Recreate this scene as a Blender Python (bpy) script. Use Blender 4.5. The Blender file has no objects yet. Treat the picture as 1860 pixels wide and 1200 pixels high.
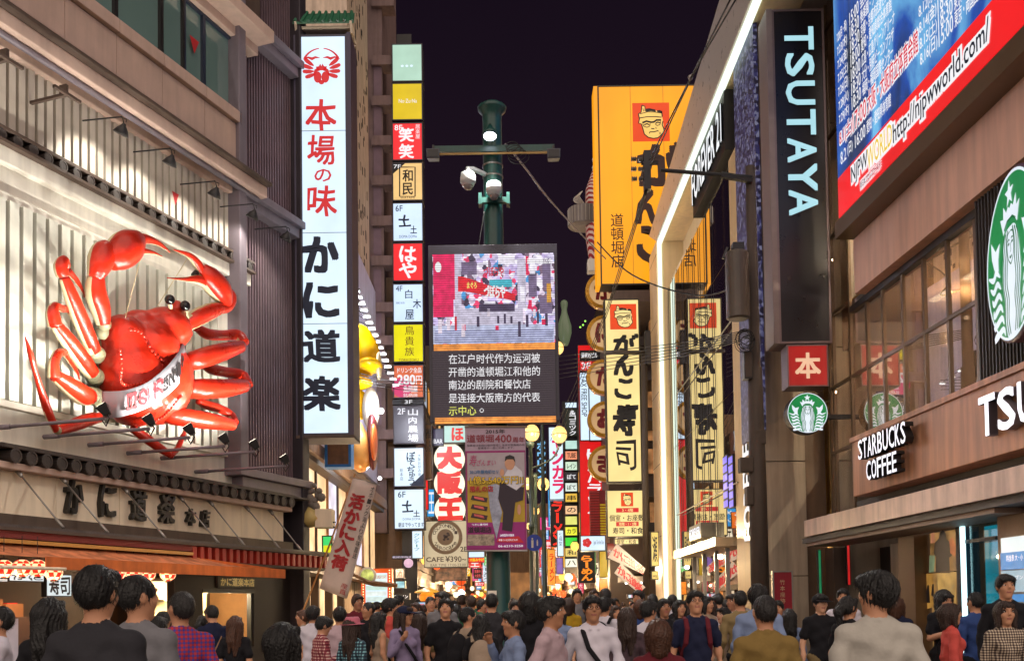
import bpy, bmesh, math, random
import numpy as np
from mathutils import Vector, Matrix
random.seed(7); rng = np.random.default_rng(7)
S = bpy.context.scene
COL = S.collection
# ------------------------------------------------------------------ camera
CAM_H = 1.55; FPX = 1808.0; PITCH = math.radians(2.07); ROLL = 0.0146; PPY = 1036.0
r0 = Vector((1, 0, 0)); u0 = Vector((0, -math.sin(PITCH), math.cos(PITCH))); FWD = Vector((0, math.cos(PITCH), math.sin(PITCH)))
RGT = r0 * math.cos(ROLL) - u0 * math.sin(ROLL)
UPV = r0 * math.sin(ROLL) + u0 * math.cos(ROLL)
CP = Vector((0, 0, CAM_H))
cd = bpy.data.cameras.new('camera'); cam = bpy.data.objects.new('camera', cd); COL.objects.link(cam)
mw = Matrix.Identity(4)
for i, v in enumerate((RGT, UPV, -FWD)):
 mw[0][i], mw[1][i], mw[2][i] = v
mw.translation = CP
cam.matrix_world = mw
cd.sensor_fit = 'HORIZONTAL'; cd.sensor_width = 36.0; cd.lens = 36.0 * FPX / 1860.0
cd.shift_y = (PPY - 600.0) / 1860.0; cd.clip_start = 0.2; cd.clip_end = 1500
S.camera = cam
# ------------------------------------------------------------------ night sky, city glow, exposure
w = bpy.data.worlds.new('World'); S.world = w; w.use_nodes = True
wn = w.node_tree.nodes; wl = w.node_tree.links
bg = wn['Background']
sky = wn.new('ShaderNodeTexSky'); sky.sky_type = 'NISHITA'; sky.sun_disc = False
sky.sun_elevation = math.radians(-4); sky.sun_rotation = math.radians(180)
mixn = wn.new('ShaderNodeMix'); mixn.data_type = 'RGBA'; mixn.blend_type = 'ADD'; mixn.inputs[0].default_value = 0.02
mixn.inputs[6].default_value = (0.0046, 0.0023, 0.0048, 1)
tcw = wn.new('ShaderNodeTexCoord'); now_ = wn.new('ShaderNodeTexNoise'); now_.inputs['Scale'].default_value = 2.2; now_.inputs['Detail'].default_value = 5; wl.new(tcw.outputs['Generated'], now_.inputs[0])
spx = wn.new('ShaderNodeSeparateXYZ'); wl.new(tcw.outputs['Generated'], spx.inputs[0]); adw = wn.new('ShaderNodeMath'); adw.operation = 'MULTIPLY_ADD'; adw.inputs[1].default_value = .28; wl.new(now_.outputs[0], adw.inputs[0]); wl.new(spx.outputs[2], adw.inputs[2])
crw = wn.new('ShaderNodeValToRGB'); crw.color_ramp.elements[0].position = .12; crw.color_ramp.elements[0].color = (.0105, .0052, .0098, 1); crw.color_ramp.elements[1].position = .75; crw.color_ramp.elements[1].color = (.0034, .0017, .0042, 1); wl.new(adw.outputs[0], crw.inputs[0]); wl.new(crw.outputs[0], mixn.inputs[6])
wl.new(sky.outputs[0], mixn.inputs[7]); wl.new(mixn.outputs[2], bg.inputs[0]); bg.inputs[1].default_value = 1.0
sd = bpy.data.lights.new('city_glow', 'SUN'); sd.energy = 2.3; sd.angle = math.radians(150); sd.color = (1.0, 0.82, 0.70)
so = bpy.data.objects.new('city_glow', sd); COL.objects.link(so)
so.rotation_euler = Vector((0.0, 1.0, -0.15)).to_track_quat('-Z', 'Y').to_euler()
S.view_settings.view_transform = 'Standard'; S.view_settings.look = 'None'
S.view_settings.exposure = 0.9; S.view_settings.gamma = 1.0; S.view_settings.use_curve_mapping = False
S.render.engine = 'CYCLES'
S.cycles.use_denoising = True; S.cycles.max_bounces = 5; S.cycles.diffuse_bounces = 2; S.cycles.glossy_bounces = 3
S.cycles.transparent_max_bounces = 12; S.cycles.sample_clamp_indirect = 3.0; S.cycles.caustics_reflective = False; S.cycles.caustics_refractive = False
# ------------------------------------------------------------------ materials
def lin(c):
 return tuple((x / 255 / 12.92) if x / 255 <= 0.04045 else ((x / 255 + 0.055) / 1.055) ** 2.4 for x in c)
MC = {}
def mat(name, rgb, rough=0.6, metal=0.0, var=0.12, scale=3.0, bump=0.0, bscale=40.0, spec=0.5, dirt=0.0):
 if name in MC: return MC[name]
 m = bpy.data.materials.new(name); m.use_nodes = True; n = m.node_tree.nodes; l = m.node_tree.links
 b = n['Principled BSDF']; c = lin(rgb)
 b.inputs['Roughness'].default_value = rough; b.inputs['Metallic'].default_value = metal
 b.inputs['Specular IOR Level'].default_value = spec
 tc = n.new('ShaderNodeTexCoord')
 if var > 0:
  no = n.new('ShaderNodeTexNoise'); no.inputs['Scale'].default_value = scale; no.inputs['Detail'].default_value = 5
  no.inputs['Roughness'].default_value = 0.65
  l.new(tc.outputs['Object'], no.inputs['Vector'])
  r = n.new('ShaderNodeValToRGB'); l.new(no.outputs[0], r.inputs[0])
  r.color_ramp.elements[0].position = 0.3; r.color_ramp.elements[1].position = 0.7
  r.color_ramp.elements[0].color = tuple(x * (1 - var) for x in c) + (1,)
  r.color_ramp.elements[1].color = tuple(min(1, x * (1 + var)) for x in c) + (1,)
  out = r.outputs[0]
  if dirt > 0:
   mp = n.new('ShaderNodeMapping'); mp.inputs['Scale'].default_value = (2.5, 2.5, 0.25); l.new(tc.outputs['Object'], mp.inputs[0])
   n2 = n.new('ShaderNodeTexNoise'); n2.inputs['Scale'].default_value = 2.0; n2.inputs['Detail'].default_value = 7; l.new(mp.outputs[0], n2.inputs[0])
   r2 = n.new('ShaderNodeValToRGB'); r2.color_ramp.elements[0].position = 0.35; r2.color_ramp.elements[1].position = 0.6
   r2.color_ramp.elements[0].color = (1 - dirt, 1 - dirt, 1 - dirt, 1); r2.color_ramp.elements[1].color = (1, 1, 1, 1); l.new(n2.outputs[0], r2.inputs[0])
   mx = n.new('ShaderNodeMix'); mx.data_type = 'RGBA'; mx.blend_type = 'MULTIPLY'; mx.inputs[0].default_value = 1
   l.new(out, mx.inputs[6]); l.new(r2.outputs[0], mx.inputs[7]); out = mx.outputs[2]
  l.new(out, b.inputs['Base Color'])
  rr = n.new('ShaderNodeMapRange'); l.new(no.outputs[0], rr.inputs[0]); rr.inputs[3].default_value = max(0.02, rough - 0.1); rr.inputs[4].default_value = min(1, rough + 0.1)
  l.new(rr.outputs[0], b.inputs['Roughness'])
 else:
  b.inputs['Base Color'].default_value = c + (1,)
 if bump > 0:
  nb = n.new('ShaderNodeTexNoise'); nb.inputs['Scale'].default_value = bscale; nb.inputs['Detail'].default_value = 4
  l.new(tc.outputs['Object'], nb.inputs['Vector'])
  bp = n.new('ShaderNodeBump'); bp.inputs['Strength'].default_value = bump; bp.inputs['Distance'].default_value = 0.02
  l.new(nb.outputs[0], bp.inputs['Height']); l.new(bp.outputs[0], b.inputs['Normal'])
 m.diffuse_color = c + (1,)
 MC[name] = m; return m
def emit(name, rgb, k=1.0, var=0.06, scale=1.2, light=True, stretch=(1, 1, 1)):
 """back-lit acrylic or LED: colour uneven as tubes behind it make it, with a little gloss"""
 if name in MC: return MC[name]
 k = k * 0.536
 m = bpy.data.materials.new(name); m.use_nodes = True; n = m.node_tree.nodes; l = m.node_tree.links
 b = n['Principled BSDF']; c = lin(rgb)
 b.inputs['Base Color'].default_value = tuple(x * 0.12 for x in c) + (1,); b.inputs['Roughness'].default_value = 0.3
 b.inputs['Emission Strength'].default_value = k; b.inputs['Emission Color'].default_value = c + (1,)
 if var > 0:
  tc = n.new('ShaderNodeTexCoord'); mp = n.new('ShaderNodeMapping'); mp.inputs['Scale'].default_value = stretch
  no = n.new('ShaderNodeTexNoise'); no.inputs['Scale'].default_value = scale; no.inputs['Detail'].default_value = 3
  l.new(tc.outputs['Object'], mp.inputs[0]); l.new(mp.outputs[0], no.inputs['Vector'])
  rr = n.new('ShaderNodeMapRange'); rr.inputs[1].default_value = 0.3; rr.inputs[2].default_value = 0.7
  rr.inputs[3].default_value = k * (1 - var * 1.6); rr.inputs[4].default_value = k * (1 + var)
  l.new(no.outputs[0], rr.inputs[0]); l.new(rr.outputs[0], b.inputs['Emission Strength'])
 if not light: m.cycles.emission_sampling = 'NONE'
 m.diffuse_color = c + (1,)
 MC[name] = m; return m
def paint(name, rgb, rough=0.5): return mat(name, rgb, rough, var=0.05)
def glass(name, rgb=(235, 240, 240), refl=0.25, tint=0.9, rough=0.02):
 if name in MC: return MC[name]
 m = bpy.data.materials.new(name); m.use_nodes = True; n = m.node_tree.nodes; l = m.node_tree.links
 n.remove(n['Principled BSDF']); o = n['Material Output']; c = lin(rgb)
 t = n.new('ShaderNodeBsdfTransparent'); t.inputs[0].default_value = tuple(x * tint for x in c) + (1,)
 g = n.new('ShaderNodeBsdfGlossy'); g.inputs['Roughness'].default_value = rough; g.inputs[0].default_value = (1, 1, 1, 1)
 mx = n.new('ShaderNodeMixShader'); mx.inputs[0].default_value = refl
 tc = n.new('ShaderNodeTexCoord'); no = n.new('ShaderNodeTexNoise'); no.inputs['Scale'].default_value = 0.7
 bp = n.new('ShaderNodeBump'); bp.inputs['Strength'].default_value = 0.05; bp.inputs['Distance'].default_value = 0.02
 l.new(tc.outputs['Object'], no.inputs[0]); l.new(no.outputs[0], bp.inputs['Height']); l.new(bp.outputs[0], g.inputs['Normal'])
 l.new(t.outputs[0], mx.inputs[1]); l.new(g.outputs[0], mx.inputs[2]); l.new(mx.outputs[0], o.inputs[0])
 MC[name] = m; return m
# ------------------------------------------------------------------ object helpers
def prop(o, label=None, cat=None, group=None, kind=None):
 if label: o['label'] = label
 if cat: o['category'] = cat
 if group: o['group'] = group
 if kind: o['kind'] = kind
 return o
def thing(name, label, cat, loc=(0, 0, 0), group=None, rz=0.0):
 o = bpy.data.objects.new(name, None); COL.objects.link(o); o.location = loc; o.rotation_euler = (0, 0, rz)
 o.empty_display_size = 0.2
 return prop(o, label, cat, group)
class MB:
 """collects shapes in world space; build() links them as one mesh object"""
 def __init__(s): s.v = []; s.f = []; s.mi = []; s.m = 0
 def add(s, vs, fs, m=None):
  b = len(s.v); s.v += [tuple(p) for p in vs]; s.f += [tuple(i + b for i in f) for f in fs]
  s.mi += [s.m if m is None else m] * len(fs); return s
 def hexa(s, p):   # 8 points: bottom 4 ccw, top 4 ccw
  return s.add(p, [(3, 2, 1, 0), (4, 5, 6, 7), (0, 1, 5, 4), (1, 2, 6, 5), (2, 3, 7, 6), (3, 0, 4, 7)])
 def box(s, x0, x1, y0, y1, z0, z1):
  return s.hexa([(x0, y0, z0), (x1, y0, z0), (x1, y1, z0), (x0, y1, z0), (x0, y0, z1), (x1, y0, z1), (x1, y1, z1), (x0, y1, z1)])
 def fbox(s, F, u0, u1, v0, v1, n0, n1):
  q = [(u0, v0, n1), (u1, v0, n1), (u1, v0, n0), (u0, v0, n0), (u0, v1, n1), (u1, v1, n1), (u1, v1, n0), (u0, v1, n0)]
  return s.hexa([F.pt(*a) for a in q])
 def tube(s, pts, rad, seg=8, caps=True, ell=None):
  pts = [Vector(p) for p in pts]
  if not hasattr(rad, '__len__'): rad = [rad] * len(pts)
  b = len(s.v); n = len(pts); ref = None
  for i, p in enumerate(pts):
   t = (pts[min(i + 1, n - 1)] - pts[max(i - 1, 0)]).normalized()
   if ref is None:
    ref = t.orthogonal().normalized()
    if ell is not None: ref = (ell[0] - t * ell[0].dot(t)).normalized()
   x = (ref - t * ref.dot(t)).normalized(); ref = x; y = t.cross(x)
   e = 1.0 if ell is None else ell[1]
   for k in range(seg):
    a = 2 * math.pi * k / seg
    q = p + (x * math.cos(a) * e + y * math.sin(a)) * rad[i]; s.v.append(tuple(q))
  for i in range(n - 1):
   for k in range(seg):
    k2 = (k + 1) % seg; s.f.append((b + i * seg + k, b + i * seg + k2, b + (i + 1) * seg + k2, b + (i + 1) * seg + k)); s.mi.append(s.m)
  if caps:
   s.f.append(tuple(b + k for k in reversed(range(seg)))); s.mi.append(s.m)
   s.f.append(tuple(b + (n - 1) * seg + k for k in range(seg))); s.mi.append(s.m)
  return s
 def lathe(s, c, axis, prof, seg=20):
  """prof: (distance along axis, radius)"""
  c = Vector(c); a = Vector(axis).normalized(); x = a.orthogonal().normalized(); y = a.cross(x); b = len(s.v)
  for (h, r) in prof:
   for k in range(seg):
    t = 2 * math.pi * k / seg; s.v.append(tuple(c + a * h + (x * math.cos(t) + y * math.sin(t)) * max(r, 1e-4)))
  for i in range(len(prof) - 1):
   for k in range(seg):
    k2 = (k + 1) % seg; s.f.append((b + i * seg + k, b + i * seg + k2, b + (i + 1) * seg + k2, b + (i + 1) * seg + k)); s.mi.append(s.m)
  s.f.append(tuple(b + k for k in reversed(range(seg)))); s.f.append(tuple(b + (len(prof) - 1) * seg + k for k in range(seg))); s.mi += [s.m] * 2
  return s
 def ball(s, c, r, seg=14, sq=(1, 1, 1)):
  c = Vector(c); b = len(s.v); R = seg // 2
  for i in range(R + 1):
   ph = math.pi * i / R
   for k in range(seg):
    t = 2 * math.pi * k / seg
    s.v.append((c.x + r * sq[0] * math.sin(ph) * math.cos(t), c.y + r * sq[1] * math.sin(ph) * math.sin(t), c.z + r * sq[2] * math.cos(ph)))
  for i in range(R):
   for k in range(seg):
    k2 = (k + 1) % seg; s.f.append((b + i * seg + k, b + (i + 1) * seg + k, b + (i + 1) * seg + k2, b + i * seg + k2)); s.mi.append(s.m)
  return s
 def build(s, name, m, parent=None, smooth=False, bevel=0.0, label=None, kind=None):
  me = bpy.data.meshes.new(name)
  off = Vector(parent_loc(parent)) if parent is not None else Vector((0, 0, 0))
  v = np.array(s.v, dtype=float).reshape(-1, 3) - np.array(off)
  me.from_pydata(v.tolist(), [], s.f)
  for mm in (m if isinstance(m, (list, tuple)) else [m]): me.materials.append(mm)
  if isinstance(m, (list, tuple)): me.polygons.foreach_set('material_index', s.mi)
  if smooth: me.polygons.foreach_set('use_smooth', [True] * len(me.polygons))
  me.update()
  o = bpy.data.objects.new(name, me); COL.objects.link(o)
  if parent is not None: o.parent = parent
  if bevel > 0:
   md = o.modifiers.new('bevel', 'BEVEL'); md.width = bevel; md.segments = 2; md.limit_method = 'ANGLE'
  if label: o['label'] = label
  if kind: o['kind'] = kind
  return o
def parent_loc(p):
 l = Vector((0, 0, 0))
 while p is not None:
  l = l + p.location; p = p.parent
 return l
def instance(src, delta, parent):
 """another object sharing src's mesh, moved by delta"""
 o = bpy.data.objects.new(src.name.split('.')[0], src.data); COL.objects.link(o); o.parent = parent
 o.location = src.location + Vector(delta); return o
# ------------------------------------------------------------------ frames: planes the pictures of the place are measured on
def ray(px, py):
 return RGT * ((px - 930.0) / FPX) + UPV * ((PPY - py) / FPX) + FWD
class Frame:
 def __init__(s, O, U, V=(0, 0, 1)):
  s.O = Vector(O); s.U = Vector(U).normalized(); s.V = Vector(V).normalized(); s.N = s.U.cross(s.V).normalized()
  if s.N.dot(CP - s.O) < 0: s.N = -s.N
 def pt(s, u, v, n=0.0): return s.O + s.U * u + s.V * v + s.N * n
 def hit(s, px, py, n=0.0):
  d = ray(px, py); t = (s.O + s.N * n - CP).dot(s.N) / d.dot(s.N); return CP + d * t
 def uv(s, px, py, n=0.0):
  q = s.hit(px, py, n) - s.O; return q.dot(s.U), q.dot(s.V)
 def rect(s, x0, y0, x1, y1, n=0.0):
  xm, ym = (x0 + x1) / 2, (y0 + y1) / 2
  return s.uv(x0, ym, n)[0], s.uv(x1, ym, n)[0], s.uv(xm, y1, n)[1], s.uv(xm, y0, n)[1]   # u0,u1,v0,v1
 def off(s, n): return Frame(s.pt(0, 0, n), s.U, s.V)
def facing(Y): return Frame((0, Y, 0), (1, 0, 0))
# ------------------------------------------------------------------ lettering
_tc = {}
def glyphs(s, bold=0.0, shear=0.0):
 k = (s, bold, shear)
 if k in _tc: return _tc[k]
 cu = bpy.data.curves.new('t', 'FONT'); cu.body = s; cu.resolution_u = 2; cu.offset = bold; cu.shear = shear; cu.fill_mode = 'FRONT'
 o = bpy.data.objects.new('t', cu); COL.objects.link(o)
 dg = bpy.context.evaluated_depsgraph_get(); me = bpy.data.meshes.new_from_object(o.evaluated_get(dg))
 v = np.array([x.co[:] for x in me.vertices], dtype=float).reshape(-1, 3)[:, :2]; f = [tuple(p.vertices) for p in me.polygons]
 bpy.data.objects.remove(o); bpy.data.curves.remove(cu); bpy.data.meshes.remove(me)
 if len(v):
  mn, mx = v.min(0), v.max(0); v = (v - mn) / np.maximum(mx - mn, 1e-6)
 _tc[k] = (v, f); return v, f
def text(mb, F, s, x0, y0, x1, y1, n, bold=0.0, m=0, vertical=False, rot=0, depth=0.0, wob=0.0, flip=False, px=True, gap=0.12, shear=0.0):
 """fits s into a rectangle given in photograph pixels (or plane metres), n metres proud of the plane"""
 u0, u1, v0, v1 = F.rect(x0, y0, x1, y1, n) if px else (x0, x1, y0, y1)
 if vertical:
  L = len(s); h = (v1 - v0) / (L + (L - 1) * gap);
  for i, ch in enumerate(s):
   t = v1 - i * h * (1 + gap)
   if ch.strip():
    a0, a1, b0, b1 = u0, u1, t - h, t
    if ch in 'ー・。':
     a0 = u0 + (u1 - u0) * 0.38; a1 = u1 - (u1 - u0) * 0.38
     if ch != 'ー': b0 = t - h * 0.6; b1 = t - h * 0.4
    text(mb, F, ch, a0, b0, a1, b1, n, bold, m, False, rot, depth, wob, flip, False, shear=shear)
  return
 if bold > 0:   # heavier strokes: the glyph printed four times a stroke's width apart, each pass a hair prouder
  u0, u1, v0, v1 = F.rect(x0, y0, x1, y1, n) if px else (x0, x1, y0, y1)
  W_, H_ = u1 - u0, v1 - v0
  ch = H_ if rot in (0, 180) else W_
  if len(s) == 1: ch = min(W_, H_)
  tm = bold * .55 * ch; dx = min(.2, tm / W_); d = min(.2, tm / H_)
  cp = [(-1, -1), (1, -1), (-1, 1), (1, 1)] + ([(0, 0), (-1, 0), (1, 0), (0, -1), (0, 1)] if bold > .045 else [])
  for i, (a, b) in enumerate(cp):
   cx0 = u0 + W_ * dx * (1 + a); cy0 = v0 + H_ * d * (1 + b)
   text(mb, F, s, cx0, cy0, cx0 + W_ * (1 - 2 * dx), cy0 + H_ * (1 - 2 * d), n + i * .0004, 0.0, m, False, rot, depth, wob, flip, False, shear=shear)
  return
 v, f = glyphs(s, 0.0, shear)
 if not len(v): return
 u0, u1, v0, v1 = F.rect(x0, y0, x1, y1, n) if px else (x0, x1, y0, y1)
 x, y = v[:, 0].copy(), v[:, 1].copy()
 if rot == 90: x, y = 1 - y, x         # rotated counter-clockwise
 if rot == -90: x, y = y, 1 - x
 if rot == 180: x, y = 1 - x, 1 - y
 if flip: x = 1 - x
 if wob:
  x2 = x + wob * np.sin(y * 7 + 1.3); y = y + wob * np.sin(x * 6 + 0.4) + wob * (x - .5); x = x2
 P = [F.pt(u0 + a * (u1 - u0), v0 + b * (v1 - v0), n + depth) for a, b in zip(x, y)]
 mb.add(P, f, m)
 if depth > 0:
  e = {}
  for q in f:
   for i in range(len(q)):
    a, b = q[i], q[(i + 1) % len(q)]
    if (b, a) in e: del e[(b, a)]
    else: e[(a, b)] = 1
  Q = [p - F.N * depth for p in P]; k = len(P)
  mb.add(P + Q, [(a, b, b + k, a + k) for (a, b) in e], m + 1)
def poly(mb, F, pts, n, m=0):
 """filled outline in plane metres"""
 mb.add([F.pt(a, b, n) for a, b in pts], [tuple(range(len(pts)))], m)
def stroke(mb, F, pts, wd, n, m=0):
 """ribbon along points, wd number or list"""
 if not hasattr(wd, '__len__'): wd = [wd] * len(pts)
 L, R = [], []
 for i, p in enumerate(pts):
  a = pts[max(i - 1, 0)]; b = pts[min(i + 1, len(pts) - 1)]; dx, dy = b[0] - a[0], b[1] - a[1]; q = math.hypot(dx, dy) or 1
  nx, ny = -dy / q * wd[i] / 2, dx / q * wd[i] / 2
  L.append(F.pt(p[0] + nx, p[1] + ny, n)); R.append(F.pt(p[0] - nx, p[1] - ny, n))
 k = len(pts); mb.add(L + R, [(i, i + 1, i + 1 + k, i + k) for i in range(k - 1)], m)
def smooth_line(pts, n=6):
 out = []
 P = [pts[0]] + list(pts) + [pts[-1]]
 for i in range(1, len(P) - 2):
  for t in np.linspace(0, 1, n, endpoint=False):
   a, b, c, d = [np.array(P[i + k - 1], float) for k in range(4)]
   out.append(tuple(0.5 * ((2 * b) + (-a + c) * t + (2 * a - 5 * b + 4 * c - d) * t * t + (-a + 3 * b - 3 * c + d) * t ** 3)))
 out.append(tuple(pts[-1])); return out
def disc(mb, F, cu, cv, ru, rv, n, m=0, seg=40): poly(mb, F, [(cu + ru * math.cos(2 * math.pi * k / seg), cv + rv * math.sin(2 * math.pi * k / seg)) for k in range(seg)], n, m)
# ------------------------------------------------------------------ signed-distance modelling (one continuous smooth surface)
def nets(F, org, h):
 s = F < 0
 c = sum(s[i:s.shape[0] - 1 + i, j:s.shape[1] - 1 + j, k:s.shape[2] - 1 + k].astype(np.int8) for i in (0, 1) for j in (0, 1) for k in (0, 1))
 act = (c > 0) & (c < 8); idx = -np.ones(act.shape, int); cells = np.argwhere(act); idx[act] = np.arange(len(cells))
 acc = np.zeros((len(cells), 3)); cnt = np.zeros(len(cells))
 for ax in range(3):
  for a in (0, 1):
   for b in (0, 1):
    o0 = [0, 0, 0]; oth = [q for q in range(3) if q != ax]; o0[oth[0]] = a; o0[oth[1]] = b; o1 = list(o0); o1[ax] = 1
    f0 = F[tuple((cells + o0).T)]; f1 = F[tuple((cells + o1).T)]; ok = (f0 < 0) != (f1 < 0)
    t = np.where(ok, f0 / np.where(ok, f0 - f1, 1), 0); p = np.array(o0, float)[None, :].repeat(len(cells), 0); p[:, ax] += t
    acc += p * ok[:, None]; cnt += ok
 V = (cells + acc / cnt[:, None]) * h + org
 Q = []
 for ax in range(3):
  o1, o2 = [(1, 2), (2, 0), (0, 1)][ax]
  sl0 = [slice(None)] * 3; sl1 = [slice(None)] * 3; sl0[ax] = slice(0, -1); sl1[ax] = slice(1, None)
  a = s[tuple(sl0)]; b = s[tuple(sl1)]; e = np.argwhere(a != b);
  e = e[(e[:, o1] > 0) & (e[:, o2] > 0) & (e[:, o1] < F.shape[o1] - 1) & (e[:, o2] < F.shape[o2] - 1)]
  d1 = np.zeros(3, int); d1[o1] = 1; d2 = np.zeros(3, int); d2[o2] = 1
  q = np.stack([idx[tuple((e - d1 - d2).T)], idx[tuple((e - d2).T)], idx[tuple(e.T)], idx[tuple((e - d1).T)]], 1)
  fl = a[tuple(e.T)]; q[~fl] = q[~fl][:, ::-1]; Q.append(q)
 return V, np.concatenate(Q)
def d_cone(P, a, b, r1, r2):
 a = np.array(a, float); b = np.array(b, float); ba = b - a; L = ba @ ba
 t = np.clip(((P - a) @ ba) / max(L, 1e-9), 0, 1); q = P - a - t[..., None] * ba
 return np.sqrt((q * q).sum(-1)) - (r1 + (r2 - r1) * t)
def d_ell(P, c, r, R=None):
 q = P - np.array(c, float)
 if R is not None: q = q @ np.array(R)
 r = np.array(r, float); k0 = np.sqrt(((q / r) ** 2).sum(-1)); k1 = np.sqrt(((q / (r * r)) ** 2).sum(-1))
 return np.where(k1 > 1e-9, k0 * (k0 - 1) / np.maximum(k1, 1e-9), -r.min())
def smin(a, b, k):
 if k <= 0: return np.minimum(a, b)
 h = np.clip(0.5 + 0.5 * (b - a) / k, 0, 1); return b + (a - b) * h - k * h * (1 - h)
def prim_d(p, P): return d_cone(P, *p[1:5]) if p[0] == 'c' else d_ell(P, p[1], p[2], p[3])
def prim_box(p):
 if p[0] == 'c':
  a, b = np.array(p[1], float), np.array(p[2], float); r = max(p[3], p[4]); return np.minimum(a, b) - r, np.maximum(a, b) + r
 r = max(p[2]) if p[3] is not None else np.array(p[2], float); return np.array(p[1], float) - r, np.array(p[1], float) + r
def sdf_mesh(prims, h, disp=None, cut=()):
 """prims: ('c',a,b,r1,r2,k,tag) or ('e',c,r,R,k,tag)"""
 bs = [prim_box(p) for p in prims]; lo = np.min([b[0] for b in bs], 0) - 4 * h; hi = np.max([b[1] for b in bs], 0) + 4 * h
 n = np.ceil((hi - lo) / h).astype(int) + 1; F = np.full(n, 0.5)
 ax = [lo[i] + h * np.arange(n[i]) for i in range(3)]
 for p, b in list(zip(prims, bs)) + [(c, prim_box(c)) for c in cut]:
  k = p[-2]; mg = max(k * 1.2, 3 * h) + h
  i0 = np.maximum(0, np.floor((b[0] - mg - lo) / h).astype(int)); i1 = np.minimum(n, np.ceil((b[1] + mg - lo) / h).astype(int) + 1)
  if (i1 <= i0).any(): continue
  sl = tuple(slice(i0[q], i1[q]) for q in range(3)); G = np.stack(np.meshgrid(*[ax[q][sl[q]] for q in range(3)], indexing='ij'), -1)
  d = prim_d(p, G)
  if p[-1] == 'cut': F[sl] = -smin(-F[sl], d, k)
  else: F[sl] = smin(F[sl], d, k)
 if disp is not None:
  G = np.stack(np.meshgrid(*ax, indexing='ij'), -1); F = F + disp(G) * (np.abs(F) < 0.12)
 return nets(F, lo, h)
def mesh_from(V, Q, name, mats, mi=None, smooth=True):
 me = bpy.data.meshes.new(name); me.vertices.add(len(V)); me.vertices.foreach_set('co', V.ravel())
 me.loops.add(len(Q) * 4); me.loops.foreach_set('vertex_index', Q.ravel().astype(np.int32)); me.polygons.add(len(Q))
 me.polygons.foreach_set('loop_start', np.arange(0, len(Q) * 4, 4, dtype=np.int32))
 for m in mats: me.materials.append(m)
 if mi is not None: me.polygons.foreach_set('material_index', mi.astype(np.int32))
 me.polygons.foreach_set('use_smooth', np.ones(len(Q), bool)); me.update(calc_edges=True); return me
def link(me, name, parent=None, loc=(0, 0, 0)):
 o = bpy.data.objects.new(name, me); COL.objects.link(o); o.location = loc
 if parent is not None: o.parent = parent
 return o
# ------------------------------------------------------------------ palette
M_beige = mat('render_beige', (204, 176, 160), 0.75, var=0.08, scale=1.5, dirt=0.12, bump=0.15, bscale=60)
M_panel = mat('panel_cream', (242, 224, 196), 0.6, var=0.07, scale=0.9, dirt=0.14)
M_white = mat('wall_white', (232, 226, 212), 0.65, var=0.07, scale=1.2, dirt=0.16)
M_rib = mat('rib_metal', (210, 200, 184), 0.45, metal=0.1, var=0.08, scale=2, dirt=0.12)
M_back = mat('rib_backing', (92, 84, 78), 0.7)
M_brown = mat('trim_brown', (84, 68, 58), 0.6, var=0.15, dirt=0.2)
M_dbrown = mat('trim_dark', (46, 38, 34), 0.55, var=0.2)
M_col = mat('column_grey', (124, 114, 122), 0.5, var=0.08, dirt=0.1)
M_lat = mat('lattice_bronze', (128, 108, 114), 0.45, metal=0.25, var=0.12)
M_slate = mat('slate_tile', (66, 58, 54), 0.6, var=0.25, scale=8, bump=0.3)
M_black = mat('black_metal', (26, 24, 25), 0.45, var=0.15)
M_pane = mat('office_glass', (112, 142, 136), 0.03, var=.05, scale=.5); M_pane.node_tree.nodes['Principled BSDF'].inputs['IOR'].default_value = 2.3; M_pane.node_tree.links.remove(M_pane.node_tree.nodes['Principled BSDF'].inputs['Roughness'].links[0]); M_pane.node_tree.nodes['Principled BSDF'].inputs['Roughness'].default_value = .02
M_int = mat('office_blind', (120, 140, 132), 0.8, var=0.05)
M_char = mat('bronze_letter', (52, 50, 46), 0.35, metal=0.5, var=0.2)
M_steel = mat('steel', (150, 146, 140), 0.35, metal=0.7)
M_cord = mat('cable_black', (14, 13, 14), 0.6, var=0)
E_lamp = emit('lamp_white', (255, 252, 240), 6, 0)
K = Frame((-0.2295 * 25, 25, 0), (0.343, 0.939, 0))
def kz(px, py, n=0.0): return K.uv(px, py, n)[1]
def ku(px, py=900, n=0.0): return K.uv(px, py, n)[0]
def spot(name, loc, target, e, col, size=60, r=0.06, parent=None):
 l = bpy.data.lights.new(name, 'SPOT'); l.energy = e; l.color = col; l.spot_size = math.radians(size); l.spot_blend = 0.6; l.shadow_soft_size = r
 o = bpy.data.objects.new(name, l); COL.objects.link(o)
 o.rotation_euler = (Vector(target) - Vector(loc)).to_track_quat('-Z', 'Y').to_euler()
 o.location = Vector(loc) - (parent_loc(parent) if parent else Vector((0, 0, 0)))
 if parent: o.parent = parent
 return o
def point(name, loc, e, col, r=0.08, parent=None):
 l = bpy.data.lights.new(name, 'POINT'); l.energy = e; l.color = col; l.shadow_soft_size = r
 o = bpy.data.objects.new(name, l); COL.objects.link(o); o.location = Vector(loc) - (parent_loc(parent) if parent else Vector((0, 0, 0)))
 if parent: o.parent = parent
 return o
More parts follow.
